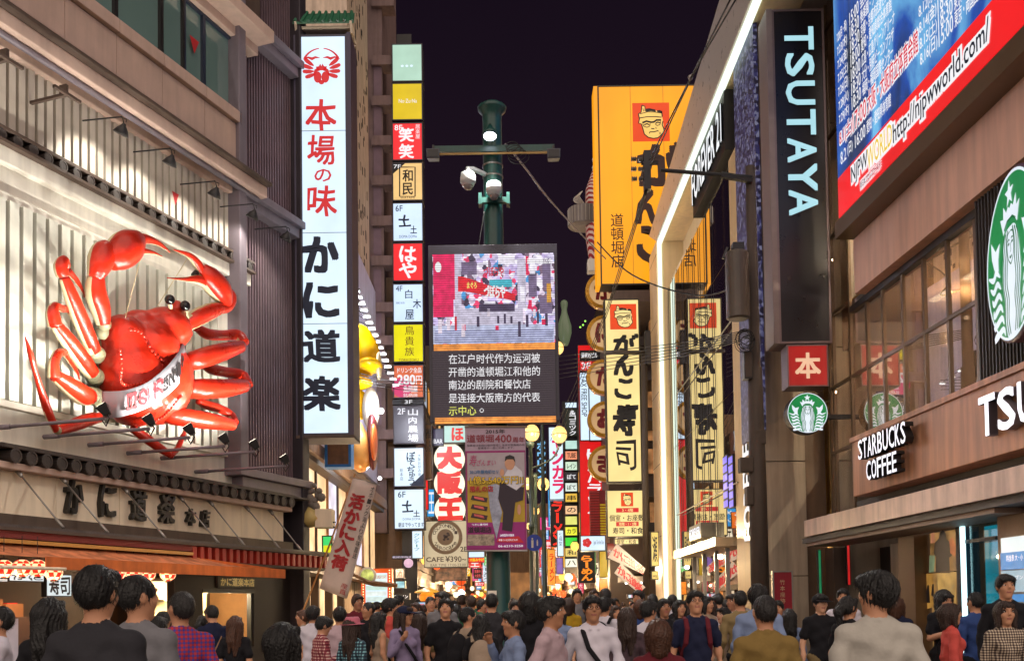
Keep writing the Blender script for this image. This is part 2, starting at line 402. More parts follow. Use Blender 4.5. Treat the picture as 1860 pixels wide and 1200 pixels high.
# ------------------------------------------------------------------ ground
M_pave = mat('street_paving', (92, 84, 80), 0.4, var=0.2, scale=1.2, bump=0.2, bscale=30)
g = MB(); g.add([(-600, -200, 0), (600, -200, 0), (600, 900, 0), (-600, 900, 0)], [(0, 1, 2, 3)])
prop(g.build('ground', M_pave), kind='structure')
pv = MB(); M_tile = mat('granite_paver', (118, 108, 100), 0.35, var=0.3, scale=1.1)
for i in range(-9, 10):
 for j in range(40):
  x, y = i * 0.6 + (0.3 if j % 2 else 0), 1 + j * 0.9
  pv.box(x + 0.006, x + 0.594, y + 0.006, y + 0.894, 0.0, 0.012 + 0.002 * random.random())
prop(pv.build('street_pavers', M_tile), kind='stuff')
# ------------------------------------------------------------------ crab restaurant
BL = thing('crab_restaurant_building', 'beige ribbed restaurant front with tiled coping and window strip, behind the giant red crab', 'building', K.pt(0, 0, 0))
uL, uC = ku(-700), ku(441, 500)
zt = kz(437, -160)
b = MB(); b.fbox(K, uL, ku(541), kz(265, 958, .2) - .4, zt + 4, -9, -0.25); b.fbox(K, uL, ku(541), 0, kz(265, 958, .2) - .4, -9, -2.5); b.build('rear_wall', M_brown, BL)
# white zone behind the crab
z_top_tile = kz(283, 396); z_lr_top = kz(384, 540); z_lr_bot = kz(388, 816); z_cop_top = kz(430, 893)
u_rr = ku(390, 680)
b = MB(); b.fbox(K, uL, uC, z_cop_top, z_top_tile, -0.25, 0.0)
b.build('white_wall', M_white, BL)
b = MB(); b.fbox(K, uL, ku(424, 600), z_lr_top, z_lr_top + 0.14, 0.0, 0.12); b.fbox(K, uL, u_rr, z_lr_bot - 0.12, z_lr_bot, 0.0, 0.14)
b.fbox(K, uL, uC, z_cop_top, z_cop_top + 0.1, 0, 0.2); b.fbox(K, u_rr, ku(426, 640), z_lr_bot - .12, z_lr_top, 0.0, 0.1)
b.build('sign_border', M_white, BL, bevel=0.01)
b = MB(); b.fbox(K, uL, u_rr, z_lr_bot, z_lr_top, 0.0, 0.012); b.build('rib_backing', M_back, BL)
def ribs(us, z0, z1, wd, dp, n0, m):
 first = None
 for u in us:
  if first is None:
   q = MB(); q.fbox(K, u, u + wd, z0, z1, n0, n0 + dp); first = q.build('rib', m, BL); first['u'] = u; f0 = u
  else: instance(first, K.U * (u - f0), BL)
du = (ku(196, 500) - ku(20, 500)) / 8.0
us = [u for u in np.arange(u_rr - 0.05 - du * 42, u_rr - 0.15, du)]
M_ribg = mat('rib_pale', (228, 228, 214), 0.4, metal=0.1, var=0.06, dirt=0.1)
ribs(us, z_lr_bot, z_lr_top, du * 0.7, 0.16, 0.012, M_ribg)
# upper rib zone
z_ur_top = kz(400, 350)
b = MB(); b.fbox(K, uL, uC, z_top_tile, z_ur_top, -0.25, -0.02); b.build('rib_backing', M_back, BL)
du2 = (ku(400, 380) - ku(6, 180)) / 29.0
us = list(np.arange(ku(400, 380) - du2 * 55, ku(402, 380), du2))
ribs(us, z_top_tile + 0.05, z_ur_top, du2 * 0.68, 0.15, -0.02, M_rib)
b = MB(); b.fbox(K, ku(406, 400), uC, z_top_tile, z_ur_top - 0.75, -0.02, 0.12); b.build('end_block', M_beige, BL)
# rows of round tile ends
def tile_row(z, n, r, sp, ue, mtop, nm, u_start):
 bb = MB(); bb.fbox(K, u_start, ue, z + r * 0.9, z + r * 1.5, -0.0, n + 0.02); bb.build('coping', mtop, BL, bevel=0.01)
 k = 0; first = None; u = ue - sp * 0.5
 while u > u_start:
  if first is None:
   q = MB(); q.lathe(K.pt(u, z, n - 0.1), K.N, [(-0.3, r * 0.92), (0.08, r * 0.92), (0.085, r), (0.115, r), (0.12, r * 0.75), (0.105, r * 0.7)], 14)
   first = q.build(nm, M_slate, BL, smooth=False); f0 = u
  else: instance(first, K.U * (u - f0), BL)
  u -= sp
ztr = kz(283, 392, 0.25)
tile_row(ztr, 0.25, 0.105, 0.34, ku(446, 488), M_brown, 'tile_end', ku(-30, 200))
b = MB(); b.fbox(K, uL, ku(446, 488), ztr - 0.42, ztr - 0.12, 0.0, 0.16); b.build('shelf_band', M_white, BL, bevel=0.02)
b = MB(); b.fbox(K, uL, ku(446, 488), ztr - 0.14, ztr - 0.085, 0.0, 0.3); b.build('shelf', M_brown, BL)
zc = kz(265, 868, 0.75)
# cornice under the beige band
z_cor = kz(447, 345, 0.5)
b = MB()
b.fbox(K, uL, ku(447, 343), z_ur_top, z_ur_top + 0.16, -0.2, 0.25)
b.fbox(K, uL, ku(447, 343), z_ur_top + 0.16, z_ur_top + 0.42, -0.2, 0.6)
b.build('cornice', M_beige, BL, bevel=0.02)
b = MB(); b.fbox(K, uL, ku(447, 343), z_ur_top + 0.42, z_ur_top + 0.5, -0.2, 0.75); b.build('cornice_cap', M_brown, BL, bevel=0.015)
b = MB(); b.tube([K.pt(uL, z_ur_top + 0.1, 0.42), K.pt(uC, z_ur_top + 0.1, 0.42)], 0.06); b.build('gutter_pipe', M_col, BL, smooth=True)
z_bp0 = kz(433, 290, 0.35); z_bp1 = kz(437, 230, 0.35)
b = MB(); b.fbox(K, uL, uC, z_ur_top + 0.5, z_bp0, -0.25, 0.1); b.build('recess', M_dbrown, BL)
js = [ku(-160, 0, .35), ku(-90, 0, .35), ku(-5, 60, .35), ku(118, 30, .35), ku(212, 105, .35), ku(295, 160, .35), ku(372, 210, .35), ku(437, 250, .35)]
for a, c in zip(js[:-1], js[1:]):
 b = MB(); b.fbox(K, a + 0.008, c - 0.008, z_bp0, z_bp1 - 0.02, 0.0, 0.35); b.build('cladding_panel', M_beige, BL, bevel=0.006)
js2 = [ku(-90, 0, .45), ku(60, 0, .45), ku(218, 60, .45), ku(300, 118, .45), ku(376, 170, .45), ku(440, 220, .45)]
for a, c in zip(js2[:-1], js2[1:]):
 b = MB(); b.fbox(K, a + 0.006, c - 0.006, z_bp1, z_bp1 + 0.26, 0.0, 0.45); b.build('sill_stone', M_beige, BL, bevel=0.01)
zw0 = z_bp1 + 0.26; zw1 = kz(437, 84, 0.2)
mull = [ku(-250, 0, .2), ku(-120, 0, .2), ku(20, 0, .2), ku(120, 0, .2), ku(210, 30, .2), ku(293, 70, .2), ku(334, 90, .2), ku(370, 110, .2), ku(436, 150, .2)]
for i, (a, c) in enumerate(zip(mull[:-1], mull[1:])):
 fr = MB()
 for (p, q, r, s_) in ((a, a + .05, zw0, zw1), (c - .05, c, zw0, zw1), (a + .05, c - .05, zw0, zw0 + .06), (a + .05, c - .05, zw1 - .06, zw1)): fr.fbox(K, p, q, r, s_, 0.1, 0.22)
 wo = fr.build('window', M_black if i < 6 else mat('frame_blue', (40, 48, 66), 0.4), BL)
 pn = MB(); pn.fbox(K, a + .05, c - .05, zw0 + .06, zw1 - .06, 0.14, 0.15); pn.build('pane', M_pane, wo)
b = MB(); b.fbox(K, mull[0], uC, zw0, zw1, -0.2, -0.15); b.build('window_blind', M_int, BL)
b = MB(); q = K.uv(353, 84, 0.23); poly(b, K, [(q[0] - .16, q[1] + .17), (q[0] + .16, q[1] + .17), (q[0], q[1] - .17)], 0.23)
q = K.uv(319, 360, .14); poly(b, K, [(q[0] - .11, q[1] + .12), (q[0] + .11, q[1] + .12), (q[0], q[1] - .16)], 0.135)
b.build('red_triangle', mat('sticker_red', (190, 40, 44), 0.5), BL)
b = MB(); b.fbox(K, uL, ku(447, 100), zw1, zw1 + 0.22, -0.2, 0.35); b.fbox(K, uL, ku(447, 100), zw1 + 0.22, zw1 + 0.5, -0.2, 0.8)
b.build('eave', M_beige, BL, bevel=0.02)
b = MB(); b.fbox(K, uL, ku(447, 100), zw1 + 0.5, zw1 + 3.5, -0.2, 0.4); b.build('upper_wall', M_brown, BL)
# column and lattice bays
u0, u1 = ku(440, 600, .5), ku(453, 600, .5)
zfl = kz(445, 865, .3)
b = MB(); b.fbox(K, u0, u1, zfl, zt + 4, -0.2, 0.45); b.build('corner_column', M_col, BL, bevel=0.02)
u2, u3 = ku(455, 600), ku(527, 600)
b = MB(); b.fbox(K, u1, ku(541), zfl, zt + 4, -0.25, -0.1); b.build('lattice_backing', M_dbrown, BL)
zb1 = kz(490, 372, .4); zb0 = kz(490, 65, .4)
for (a, c) in ((zfl + 0.1, zb1 - 0.3), (zb1 + 0.2, zb0 - 0.3), (zb0 + 0.2, zt + 4)):
 q = MB(); k = 22
 for i in range(k):
  uu = u1 + 0.08 + (u3 - u1 - 0.15) * i / (k - 1); q.fbox(K, uu, uu + 0.045, a, c, 0.0, 0.07)
 prop(q.build('lattice_bar', M_lat, BL), kind='stuff')
for zz in (zb1, zb0, zfl + 0.05):
 q = MB(); q.fbox(K, u1, u3 + 0.4, zz - 0.3, zz - 0.05, -0.1, 0.3); q.fbox(K, u1, u3 + 0.4, zz - 0.05, zz + 0.14, -0.1, 0.42); q.build('lattice_beam', M_col, BL, bevel=0.02)
b = MB(); b.fbox(K, u3, ku(541), 0, zt + 4, -0.4, 0.35); b.build('dark_pillar', mat('pillar_dark', (58, 52, 58), 0.5, dirt=0.2), BL, bevel=0.02)
# coping, fascia
zt0 = kz(265, 868, 0.45)
tile_row(zt0, 0.5, 0.125, 0.335, ku(530, 908, .4), M_slate, 'tile_end', ku(-40, 820))
b = MB(); b.add([K.pt(uL, zt0 + .17, .5), K.pt(ku(530, 900), zt0 + .17, .5), K.pt(ku(530, 900), z_cop_top + .05, 0), K.pt(uL, z_cop_top + .05, 0), K.pt(uL, zt0 + .12, .5), K.pt(ku(530, 900), zt0 + .12, .5), K.pt(ku(530, 900), zt0 + .1, 0), K.pt(uL, zt0 + .1, 0)], [(0, 1, 2, 3), (4, 7, 6, 5), (0, 4, 5, 1)])
b.build('coping_roof', M_slate, BL)
b = MB(); b.fbox(K, uL, ku(530, 900, .4), zt0 - .22, zt0 - .1, -.1, .42); b.build('coping_base', M_beige, BL, bevel=.02)
zf1 = zt0 - .22; zf0 = kz(265, 958, .2)
js = [ku(-260), ku(-120), ku(0, 880, .2), ku(102, 890, .2), ku(217, 910, .2), ku(318, 930, .2), ku(438, 950, .2), ku(515, 950, .2)]
for a, c in zip(js[:-1], js[1:]):
 b = MB(); b.fbox(K, a + .006, c - .006, zf0, zf1, -.1, .2); b.build('fascia_panel', M_panel, BL, bevel=.006)
b = MB(); b.fbox(K, uL, ku(530, 950, .2), zf0 - .35, zf0, -.1, .24); b.build('fascia_base', M_brown, BL)
LT = thing('channel_lettering', 'dark bronze Japanese letters standing on the cream fascia above the awning', 'lettering', K.pt(ku(120, 900, .2), zf0, .2))
for ch, x0, y0, x1, y1 in (('か', 113, 869, 146, 934), ('に', 176, 879, 205, 940), ('道', 232, 890, 261, 945), ('楽', 285, 897, 312, 950), ('本', 334, 923, 350, 954), ('店', 360, 925, 376, 957)):
 b = MB(); text(b, K, ch, x0, y0, x1, y1, .2, bold=.06, depth=.09, wob=.03, shear=.1); b.build('letter', [M_char, M_char], LT)
# slate canopy over the pavement, rods
ne = 1.25; ze = kz(400, 985, ne)
ur = ku(600, 1012, ne)
b = MB(); b.hexa([K.pt(uL, ze - .05, ne), K.pt(ur, ze - .05, ne), K.pt(ur, zf0 - .3, 0), K.pt(uL, zf0 - .3, 0), K.pt(uL, ze, ne), K.pt(ur, ze, ne), K.pt(ur, zf0 - .15, 0), K.pt(uL, zf0 - .15, 0)])
b.build('canopy_roof', mat('roof_lead', (74, 66, 66), 0.45, var=.3, scale=4, bump=.2), BL)
b = MB(); b.fbox(K, uL, ur, ze - .1, ze - .05, ne - .08, ne + .03); b.fbox(K, uL, ur, ze - .45, ze - .4, ne - .3, ne); b.build('canopy_edge', M_brown, BL)
b = MB(); b.fbox(K, uL, ur, ze - .4, ze - .1, ne - .4, ne - .3); b.build('canopy_dark_board', M_dbrown, BL)
M_redp = mat('rafter_red', (170, 44, 32), .5)
first = None; u = ku(352, 1000, ne)
while u < ur:
 if first is None: q = MB(); q.fbox(K, u, u + .12, ze - .39, ze - .11, ne - .3, ne - .02); first = q.build('rafter_end', M_redp, BL); f0 = u
 else: instance(first, K.U * (u - f0), BL)
 u += .24
b = MB(); b.fbox(K, uL, ku(350, 1000, ne), ze - .22, ze - .1, ne - .3, ne - .01); b.build('red_fascia_board', mat('board_dark_red', (110, 32, 26), .6), BL)
b = MB(); b.fbox(K, uL, ku(350, 1000, ne), ze - .30, ze - .24, ne - .3, ne + .02); b.build('gold_strip', mat('strip_gold', (190, 140, 70), .4), BL)
for (xa, ya, xb, yb) in ((26, 848, 115, 958), (106, 860, 196, 967), (220, 880, 300, 976), (322, 896, 397, 985), (377, 905, 444, 990), (443, 915, 508, 996), (487, 922, 548, 1000)):
 q = MB(); A = K.hit(xa, ya, .22); B = K.hit(xb, yb, ne - .05); q.tube([A, B], .016, 6); q.lathe(A, B - A, [(0, .05), (.22, .035), (.24, .02)], 8); q.lathe(B, A - B, [(0, .03), (.2, .028), (.22, .02)], 8)
 q.build('tie_rod', M_steel, BL, smooth=True)
# wall behind the shop
b = MB(); b.fbox(K, uL, ku(360, 1080), 0, zf0 - .3, -2.4, -2.2); b.build('shop_back_wall', mat('shop_brown', (96, 70, 48), .6), BL)
b = MB(); b.fbox(K, ku(320, 1080), ku(371, 1080), 0, zf0 - .35, -.24, -.05); b.fbox(K, ku(464, 1080), ku(541, 1080), 0, zf0 - .35, -.24, -.05)
zs = kz(420, 1070); b.fbox(K, ku(371, 1080), ku(464, 1080), zs, zf0 - .35, -.24, -.05); b.fbox(K, ku(371, 1080), ku(464, 1080), 0, .7, -.24, -.05)
b.build('shop_wall', M_dbrown, BL)
M_shop = emit('shop_wall_lit', (226, 200, 142), .75, .12, 2)
b = MB(); b.fbox(K, ku(360, 1080), ku(475, 1080), 0, zs + .3, -1.7, -1.6); b.build('shop_interior_wall', mat('shop_cream', (220, 196, 150), .7), BL)
b = MB(); b.fbox(K, ku(360, 1080), ku(475, 1080), zs + .2, zs + .25, -1.6, -.25); b.build('shop_ceiling', mat('shop_ceiling', (210, 190, 160), .8), BL)
for dx in (.5, 1.3, 2.1):
 q = MB(); q.lathe(K.pt(ku(371, 1080) + dx, zs + .195, -.9), (0, 0, -1), [(0, .07), (.02, .06)], 12); q.build('downlight', emit('downlight', (255, 236, 190), 9, 0), BL)
 point('downlight_glow', K.pt(ku(371, 1080) + dx, zs - .1, -.9), 60, (1, .8, .5), .06, BL)
b = MB()
for i in range(3): b.fbox(K, ku(378, 1080), ku(408, 1080), .9 + i * .45, .93 + i * .45, -1.6, -1.2)
b.build('shop_shelf', M_panel, BL)
b = MB(); b.fbox(K, ku(371, 1080), ku(374, 1080), .7, zs, -.2, -.08); b.fbox(K, ku(461, 1080), ku(464, 1080), .7, zs, -.2, -.08); b.fbox(K, ku(371, 1080), ku(464, 1080), zs - .08, zs, -.2, -.03); b.build('shop_window_frame', M_black, BL)
SG = thing('small_shop_sign', 'small gold letters on the dark lintel above the lit shop window', 'sign', K.pt(ku(400, 1056), kz(430, 1062), 0))
b = MB(); b.fbox(K, ku(396, 1056, .0), ku(466, 1056, .0), kz(430, 1067), kz(430, 1045), -.05, .0); b.build('board', M_dbrown, SG)
b = MB(); text(b, K, 'かに道楽本店', 401, 1049, 462, 1064, .01, bold=.03); b.build('lettering', emit('gold_letter', (196, 160, 88), .6, 0), SG)
# orange awning
AW = thing('orange_awning', 'big orange canvas awning with straight valance hanging under the restaurant canopy', 'awning', K.pt(ku(300, 1040, 2.0), kz(300, 1040, 2.0), 2.0))
M_aw = mat('awning_orange', (214, 110, 46), .7, var=.18, scale=2.0, dirt=.25)
M_aw2 = mat('awning_top', (204, 124, 80), .8, var=.3, scale=3, dirt=.45)
na = 2.1; za1 = kz(300, 1023, na); za0 = kz(300, 1041, na); ua0, ua1 = ku(82, 1030, na), ku(517, 1036, na)
zb = ze - .32; ub0, ub1 = ku(-260), ku(352, 1000, ne - .1)
q = MB(); N = 24
for i in range(N + 1):
 t = i / N; sag = .05 * math.sin(math.pi * t * 6) * .3
 for j in range(7):
  r = j / 6; uu = (ub0 * (1 - t) + ub1 * t) * (1 - r) + (ua0 * (1 - t) + ua1 * t) * r
  zz = zb * (1 - r) + za1 * r - .06 * math.sin(math.pi * r) + sag * r
  q.v.append(tuple(K.pt(uu, zz, (ne - .1) * (1 - r) + na * r)))
for i in range(N):
 for j in range(6): a = i * 7 + j; q.f.append((a, a + 7, a + 8, a + 1)); q.mi.append(0)
q.build('canvas_top', M_aw2, AW, smooth=True)
q = MB(); q.fbox(K, ua0, ua1, za0, za1 + .01, na, na + .02); q.build('valance', M_aw, AW)
q = MB(); q.hexa([K.pt(ua1, za0, na), K.pt(ub1, zb - .25, ne - .1), K.pt(ub1, zb - .25, ne - .12), K.pt(ua1, za0, na - .02), K.pt(ua1, za1, na), K.pt(ub1, zb, ne - .1), K.pt(ub1, zb, ne - .12), K.pt(ua1, za1, na - .02)]); q.build('side_flap', M_aw, AW)
q = MB(); q.tube([K.pt(ku(0, 1030, na), kz(0, 1029, na), na), K.pt(ua0 + .4, kz(80, 1031, na), na)], .03); q.build('front_bar', M_panel, AW)
# checkered lanterns
def checker(name, c1, c2, k, sc):
 m = bpy.data.materials.new(name); m.use_nodes = True; n = m.node_tree.nodes; l = m.node_tree.links; bs = n['Principled BSDF']
 tc = n.new('ShaderNodeTexCoord'); mp = n.new('ShaderNodeMapping'); mp.inputs['Location'].default_value = (.013, .017, .011); ck = n.new('ShaderNodeTexChecker'); ck.inputs['Scale'].default_value = sc
 ck.inputs[1].default_value = lin(c1) + (1,); ck.inputs[2].default_value = lin(c2) + (1,)
 l.new(tc.outputs['Object'], mp.inputs[0]); l.new(mp.outputs[0], ck.inputs[0]); l.new(ck.outputs[0], bs.inputs['Base Color']); l.new(ck.outputs[0], bs.inputs['Emission Color']); bs.inputs['Emission Strength'].default_value = k * .536
 return m
M_ck = checker('lantern_paper', (235, 40, 20), (255, 225, 170), 1.3, 13)
for i, (px, py) in enumerate(((7, 1032), (40, 1031), (68, 1031), (97, 1038), (212, 1040), (243, 1041), (268, 1041), (305, 1042))):
 c = K.hit(px, py, 1.2 if px > 90 else 1.5)
 t = thing('checkered_lantern', ['glowing red and white checkered paper lantern at the far left edge under the awning', 'round checkered lantern under the awning, second from its left end', 'round checkered lantern under the awning, third from its left end', 'checkered lantern half hidden where the awning valance begins', 'checkered lantern low behind the head of the man in charcoal', 'checkered lantern peeping under the valance beside the grey T-shirt man', 'checkered lantern peeping under the valance above the plaid shirt man', 'rightmost checkered lantern under the orange awning with a red tassel'][i], 'lantern', c, 'checkered lanterns under the awning')
 q = MB(); q.ball(c, .15, 16, (1, 1, .92)); q.build('paper_shade', M_ck, t, smooth=True)
 q = MB(); q.lathe(c + Vector((0, 0, .13)), (0, 0, 1), [(0, .06), (.03, .06)], 12); q.lathe(c - Vector((0, 0, .16)), (0, 0, 1), [(0, .05), (.03, .05)], 12); q.tube([c + Vector((0, 0, .15)), c + Vector((0, 0, .5))], .006, 5); q.build('cap', M_black, t)
 if i % 3 == 0: point('lantern_glow', c - Vector((0, 0, .25)), 22, (1, .55, .3), .1, t)
# lit sushi sign boards at left
for (x0, x1, s_, y0, y1, lab) in ((-70, 14, 'かに', 1040, 1056, 'white backlit board at the left edge under the awning'), (16, 80, 'かに', 1038, 1056, 'white backlit board with black brush letters beside the checkered lanterns'), (84, 130, '寿司', 1042, 1083, 'white backlit board with black sushi lettering, left of the man in charcoal')):
 F = K.off(-.6)
 t = thing('lit_sign_board', lab, 'sign', F.pt(F.uv(x0, y1)[0], F.uv(x0, y1)[1]))
 U = F.rect(x0, y0, x1, y1); q = MB(); q.fbox(F, U[0], U[1], U[2], U[3], -.12, 0); q.build('casing', M_black, t)
 q = MB(); q.fbox(F, U[0] + .02, U[1] - .02, U[2] + .02, U[3] - .02, 0, .01); q.build('face', emit('board_white', (226, 240, 244), 1.0, .08), t)
 q = MB(); text(q, F, s_, x0 + 6, y0 + 3, x1 - 4, y1 - 3, .016, bold=.04, wob=.04); q.build('lettering', M_black, t)
# stall with boxes
ST = thing('street_stall', 'low food stall under the awning at the left edge with a cream front board', 'stall', K.pt(ku(-20, 1090, .3), 0, .3))
q = MB(); u_a, u_b = ku(-120, 1090, .8), ku(76, 1090, .8); q.fbox(K, u_a, u_b, 0, kz(30, 1120, .8), -.3, .8); q.build('counter', M_brown, ST)
q = MB(); q.fbox(K, u_a, u_b, kz(30, 1086, -.4), kz(30, 1057, -.4), -.5, -.4); q.build('back_board', mat('board_tan', (170, 130, 96), .7), ST)
Mb = mat('cardboard', (150, 112, 74), .85)
for i in range(7):
 u = u_b - .18 - .42 * i; z = kz(30, 1120, .8)
 t = thing('cardboard_box', ['open brown cardboard box at the right end of the stall', 'brown cardboard box second along the stall counter', 'brown cardboard box in the middle of the stall counter', 'cardboard box on the stall near the left edge', 'cardboard box on the stall at the left edge of view', 'far left cardboard box on the stall', 'last cardboard box on the stall'][i], 'box', K.pt(u, z, .2), 'boxes on the stall')
 h = .22 + .08 * (i % 2); q = MB(); q.fbox(K, u - .18, u + .18, z, z + h, .0, .4); q.build('carton', Mb, t)
 q = MB(); q.fbox(K, u - .1, u + .1, z + h, z + h + .02, .05, .35); q.build('red_print_lid', mat('print_red', (180, 40, 34), .6), t)
bn = thing('white_banner', 'white cloth banner with blue letters at the left edge beside the stall', 'banner', K.pt(ku(14, 1190, 1.6), 0, 1.6))
q = MB(); U = K.rect(-12, 1123, 33, 1290, 1.6); q.fbox(K, U[0], U[1], .05, U[3], 1.58, 1.6); q.build('cloth', mat('cloth_white', (196, 192, 204), .8), bn)
q = MB(); text(q, K, '本場', 2, 1155, 11, 1196, 1.606, bold=.03, vertical=True); q.build('lettering', paint('ink_blue', (30, 50, 140)), bn)
point('stall_glow', K.pt(ku(20, 1060, .2), kz(20, 1050), .2), 30, (1, .75, .5), .2)
# ------------------------------------------------------------------ lamps on the cornice, lamps over the fascia
for i, (px, py) in enumerate(((222, 236), (310, 292), (391, 350), (460, 390), (520, 430))):
 n = .95; B = K.hit(px, py, n); t = thing('cornice_lamp', ['hooded lamp under the cornice, nearest of the five', 'hooded lamp under the cornice, second of the five', 'hooded lamp above the tile row near the corner column', 'hooded lamp on the lattice beam right of the corner column', 'hooded lamp beside the tall white sign'][i], 'lamp', B, 'hooded lamps along the cornice')
 q = MB(); ax = Vector((-K.N.x * .5, -K.N.y * .5, -1)).normalized(); q.lathe(B - ax * .12, ax, [(0, .03), (.04, .05), (.1, .1), (.2, .15), (.205, .14)], 14); q.build('hood', M_black, t, smooth=True)
 q = MB(); q.lathe(B + ax * .06, ax, [(0, .11), (.015, .1)], 14); q.build('bulb', emit('cool_bulb', (225, 250, 240), 5, 0), t)
 q = MB(); q.tube([B - ax * .1, B + Vector((0, 0, .25)), K.pt((B - K.O).dot(K.U) - .2, B.z + .22, .2)], .015, 6); q.tube([B - ax * .12 + Vector((.03, 0, .03)), B + Vector((.08, 0, .2)), B + Vector((-.02, 0, .24))], .01, 6); q.build('bracket', M_black, t)
 spot('lamp_beam', B + ax * .12, B + ax * 1 - K.N * .5, 50, (1, .95, .84), 110, .1, t)
for i, (px, py) in enumerate(((10, 112), (118, 175))):
 B = K.hit(px, py, .9); t = thing('cornice_bracket', ['dark empty bracket under the cornice at the left edge', 'dark empty bracket under the cornice left of the first lamp'][i], 'bracket', B)
 q = MB(); ux = (B - K.O).dot(K.U); q.fbox(K, ux - .03, ux + .03, B.z, B.z + .05, .1, .92); q.fbox(K, ux - .3, ux + .3, B.z, B.z + .05, .92, .98); q.fbox(K, ux - .03, ux + .03, B.z + .05, B.z + .2, .8, .95); q.build('bar', M_brown, t)
for i, (x0, y0, x1, y1) in enumerate(((-30, 772, 190, 760), (70, 792, 272, 778), (160, 808, 345, 794), (235, 822, 408, 810), (290, 836, 463, 820), (345, 850, 518, 846))):
 n = 2.25
 B = K.hit(x1, y1, n); A = K.pt((B - K.O).dot(K.U) - .2, B.z - .02, .1)
 t = thing('floodlight_arm', 'floodlight on a long steel arm over the fascia, %s from the left' % ['first', 'second', 'third', 'fourth', 'fifth', 'sixth'][i], 'floodlight', A, 'floodlights on arms below the crab')
 q = MB(); q.tube([A, B], .03, 8); q.tube([A, A + (B - A) * .15], .045, 8); q.tube([A - Vector((0, 0, .02)), A + (B - A) * .5 + Vector((0, 0, -.0))], .02, 6); q.build('arm', M_col, t, smooth=True)
 d = (K.pt((B - K.O).dot(K.U) - 1.2, B.z + 3.4, .3) - B).normalized()
 c = B + Vector((0, 0, .14)); q = MB(); sx = d.cross(Vector((0, 0, 1))).normalized(); sy = d.cross(sx)
 pts = []
 for (e, wv) in ((-.1, .07), (.08, .13)):
  for (a, bb) in ((-1, -.75), (1, -.75), (1, .75), (-1, .75)): pts.append(c + d * e + sx * a * wv + sy * bb * wv)
 q.hexa(pts); q.build('lamp_head', M_black, t, bevel=.01)
 q = MB(); q.add([c + d * .084 + sx * a * .11 + sy * bb * .11 for (a, bb) in ((-1, -.7), (1, -.7), (1, .7), (-1, .7))], [(0, 1, 2, 3)]); q.build('lens', emit('flood_lens', (255, 244, 220), 8, 0), t)
 q = MB(); q.tube([B - K.N * .05 - Vector((0, 0, .02)), B + sx * .12 - Vector((0, 0, .1)), B + K.N * .1, c], .012, 6); q.build('cable', M_black, t)
 spot('flood_beam', c + d * .16, c + d * 2, 240, (1, .95, .86), 120, .08, t)
# ------------------------------------------------------------------ the giant crab
M_red = mat('crab_red', (196, 40, 18), .3, var=.3, scale=1.3, bump=.4, bscale=14, dirt=.15)
M_cream = mat('crab_cream', (214, 200, 160), .4, var=.12, scale=3)
M_joint = mat('crab_joint', (150, 146, 116), .5, var=.2)
CR = thing('giant_crab', 'giant glossy red and cream snow crab with raised claws mounted on the ribbed white wall', 'crab sculpture', K.pt(ku(270, 650), kz(270, 650), .3))
def kc(zx, zy, n): return K.hit(zx / 2.5, 380 + zy / 2.5, n)
def wpx(wz, zx, zy, n):   # a width in zoomed pixels as metres there
 a = K.uv(zx / 2.5, 380 + (zy - wz / 2) / 2.5, n); b2 = K.uv(zx / 2.5, 380 + (zy + wz / 2) / 2.5, n); return abs(a[1] - b2[1])
def limb(name, pts, edge=0.0, mats=None, seg=18, parent=None, bumps=0):
 """pts: (zx, zy, n, width); a bent shell segment, its two flanks cream when edge > 0"""
 P = [(kc(x, y, n), wpx(wd, x, y, n) / 2 * .9) for x, y, n, wd in pts]
 c = smooth_line([tuple(p) + (r,) for p, r in P], 6); C3 = [Vector(q[:3]) for q in c]; R = [max(q[3], .012) for q in c]
 q = MB(); q.tube(C3, R, seg, True)
 # flat back: cream where the shell turns to the flanks
 vs = np.array(q.v); mi = []
 for fi, f in enumerate(q.f):
  if len(f) != 4: mi.append(0); continue
  ring = fi // seg; cen = np.array(C3[min(ring, len(C3) - 1)]) * .5 + np.array(C3[min(ring + 1, len(C3) - 1)]) * .5
  nn = vs[list(f)].mean(0) - cen; nn /= (np.linalg.norm(nn) + 1e-9); mi.append(1 if nn @ np.array(K.N) < edge else 0)
 q.mi = mi
 return q.build(name, mats or [M_red, M_cream], parent or CR, smooth=True)
def knuckle(zx, zy, n, wd, m=None):
 q = MB(); c = kc(zx, zy, n); r = wpx(wd, zx, zy, n) / 2; q.ball(c, r, 14); return q.build('joint', m or M_joint, CR, smooth=True)
E_ = .38
# left big claw arm
limb('claw_arm', [(468, 520, .55, 70), (455, 450, .6, 100), (435, 380, .65, 104), (436, 310, .7, 84)], .3)
knuckle(474, 520, .5, 62); knuckle(470, 560, .4, 66)
limb('claw_elbow', [(430, 312, .72, 70), (452, 250, .8, 120), (470, 205, .8, 128), (500, 180, .85, 100)], -.2)
limb('claw_palm', [(500, 250, .85, 80), (530, 215, .9, 150), (580, 170, .95, 165), (625, 135, .95, 92)], -.1)
limb('claw_finger', [(618, 140, .97, 62), (660, 134, 1.0, 46), (720, 155, 1.0, 26), (772, 196, 1.0, 6)], .3)
limb('claw_finger', [(615, 188, .97, 50), (660, 190, 1.0, 28), (700, 198, 1.0, 16), (735, 214, 1.0, 5)], .5)
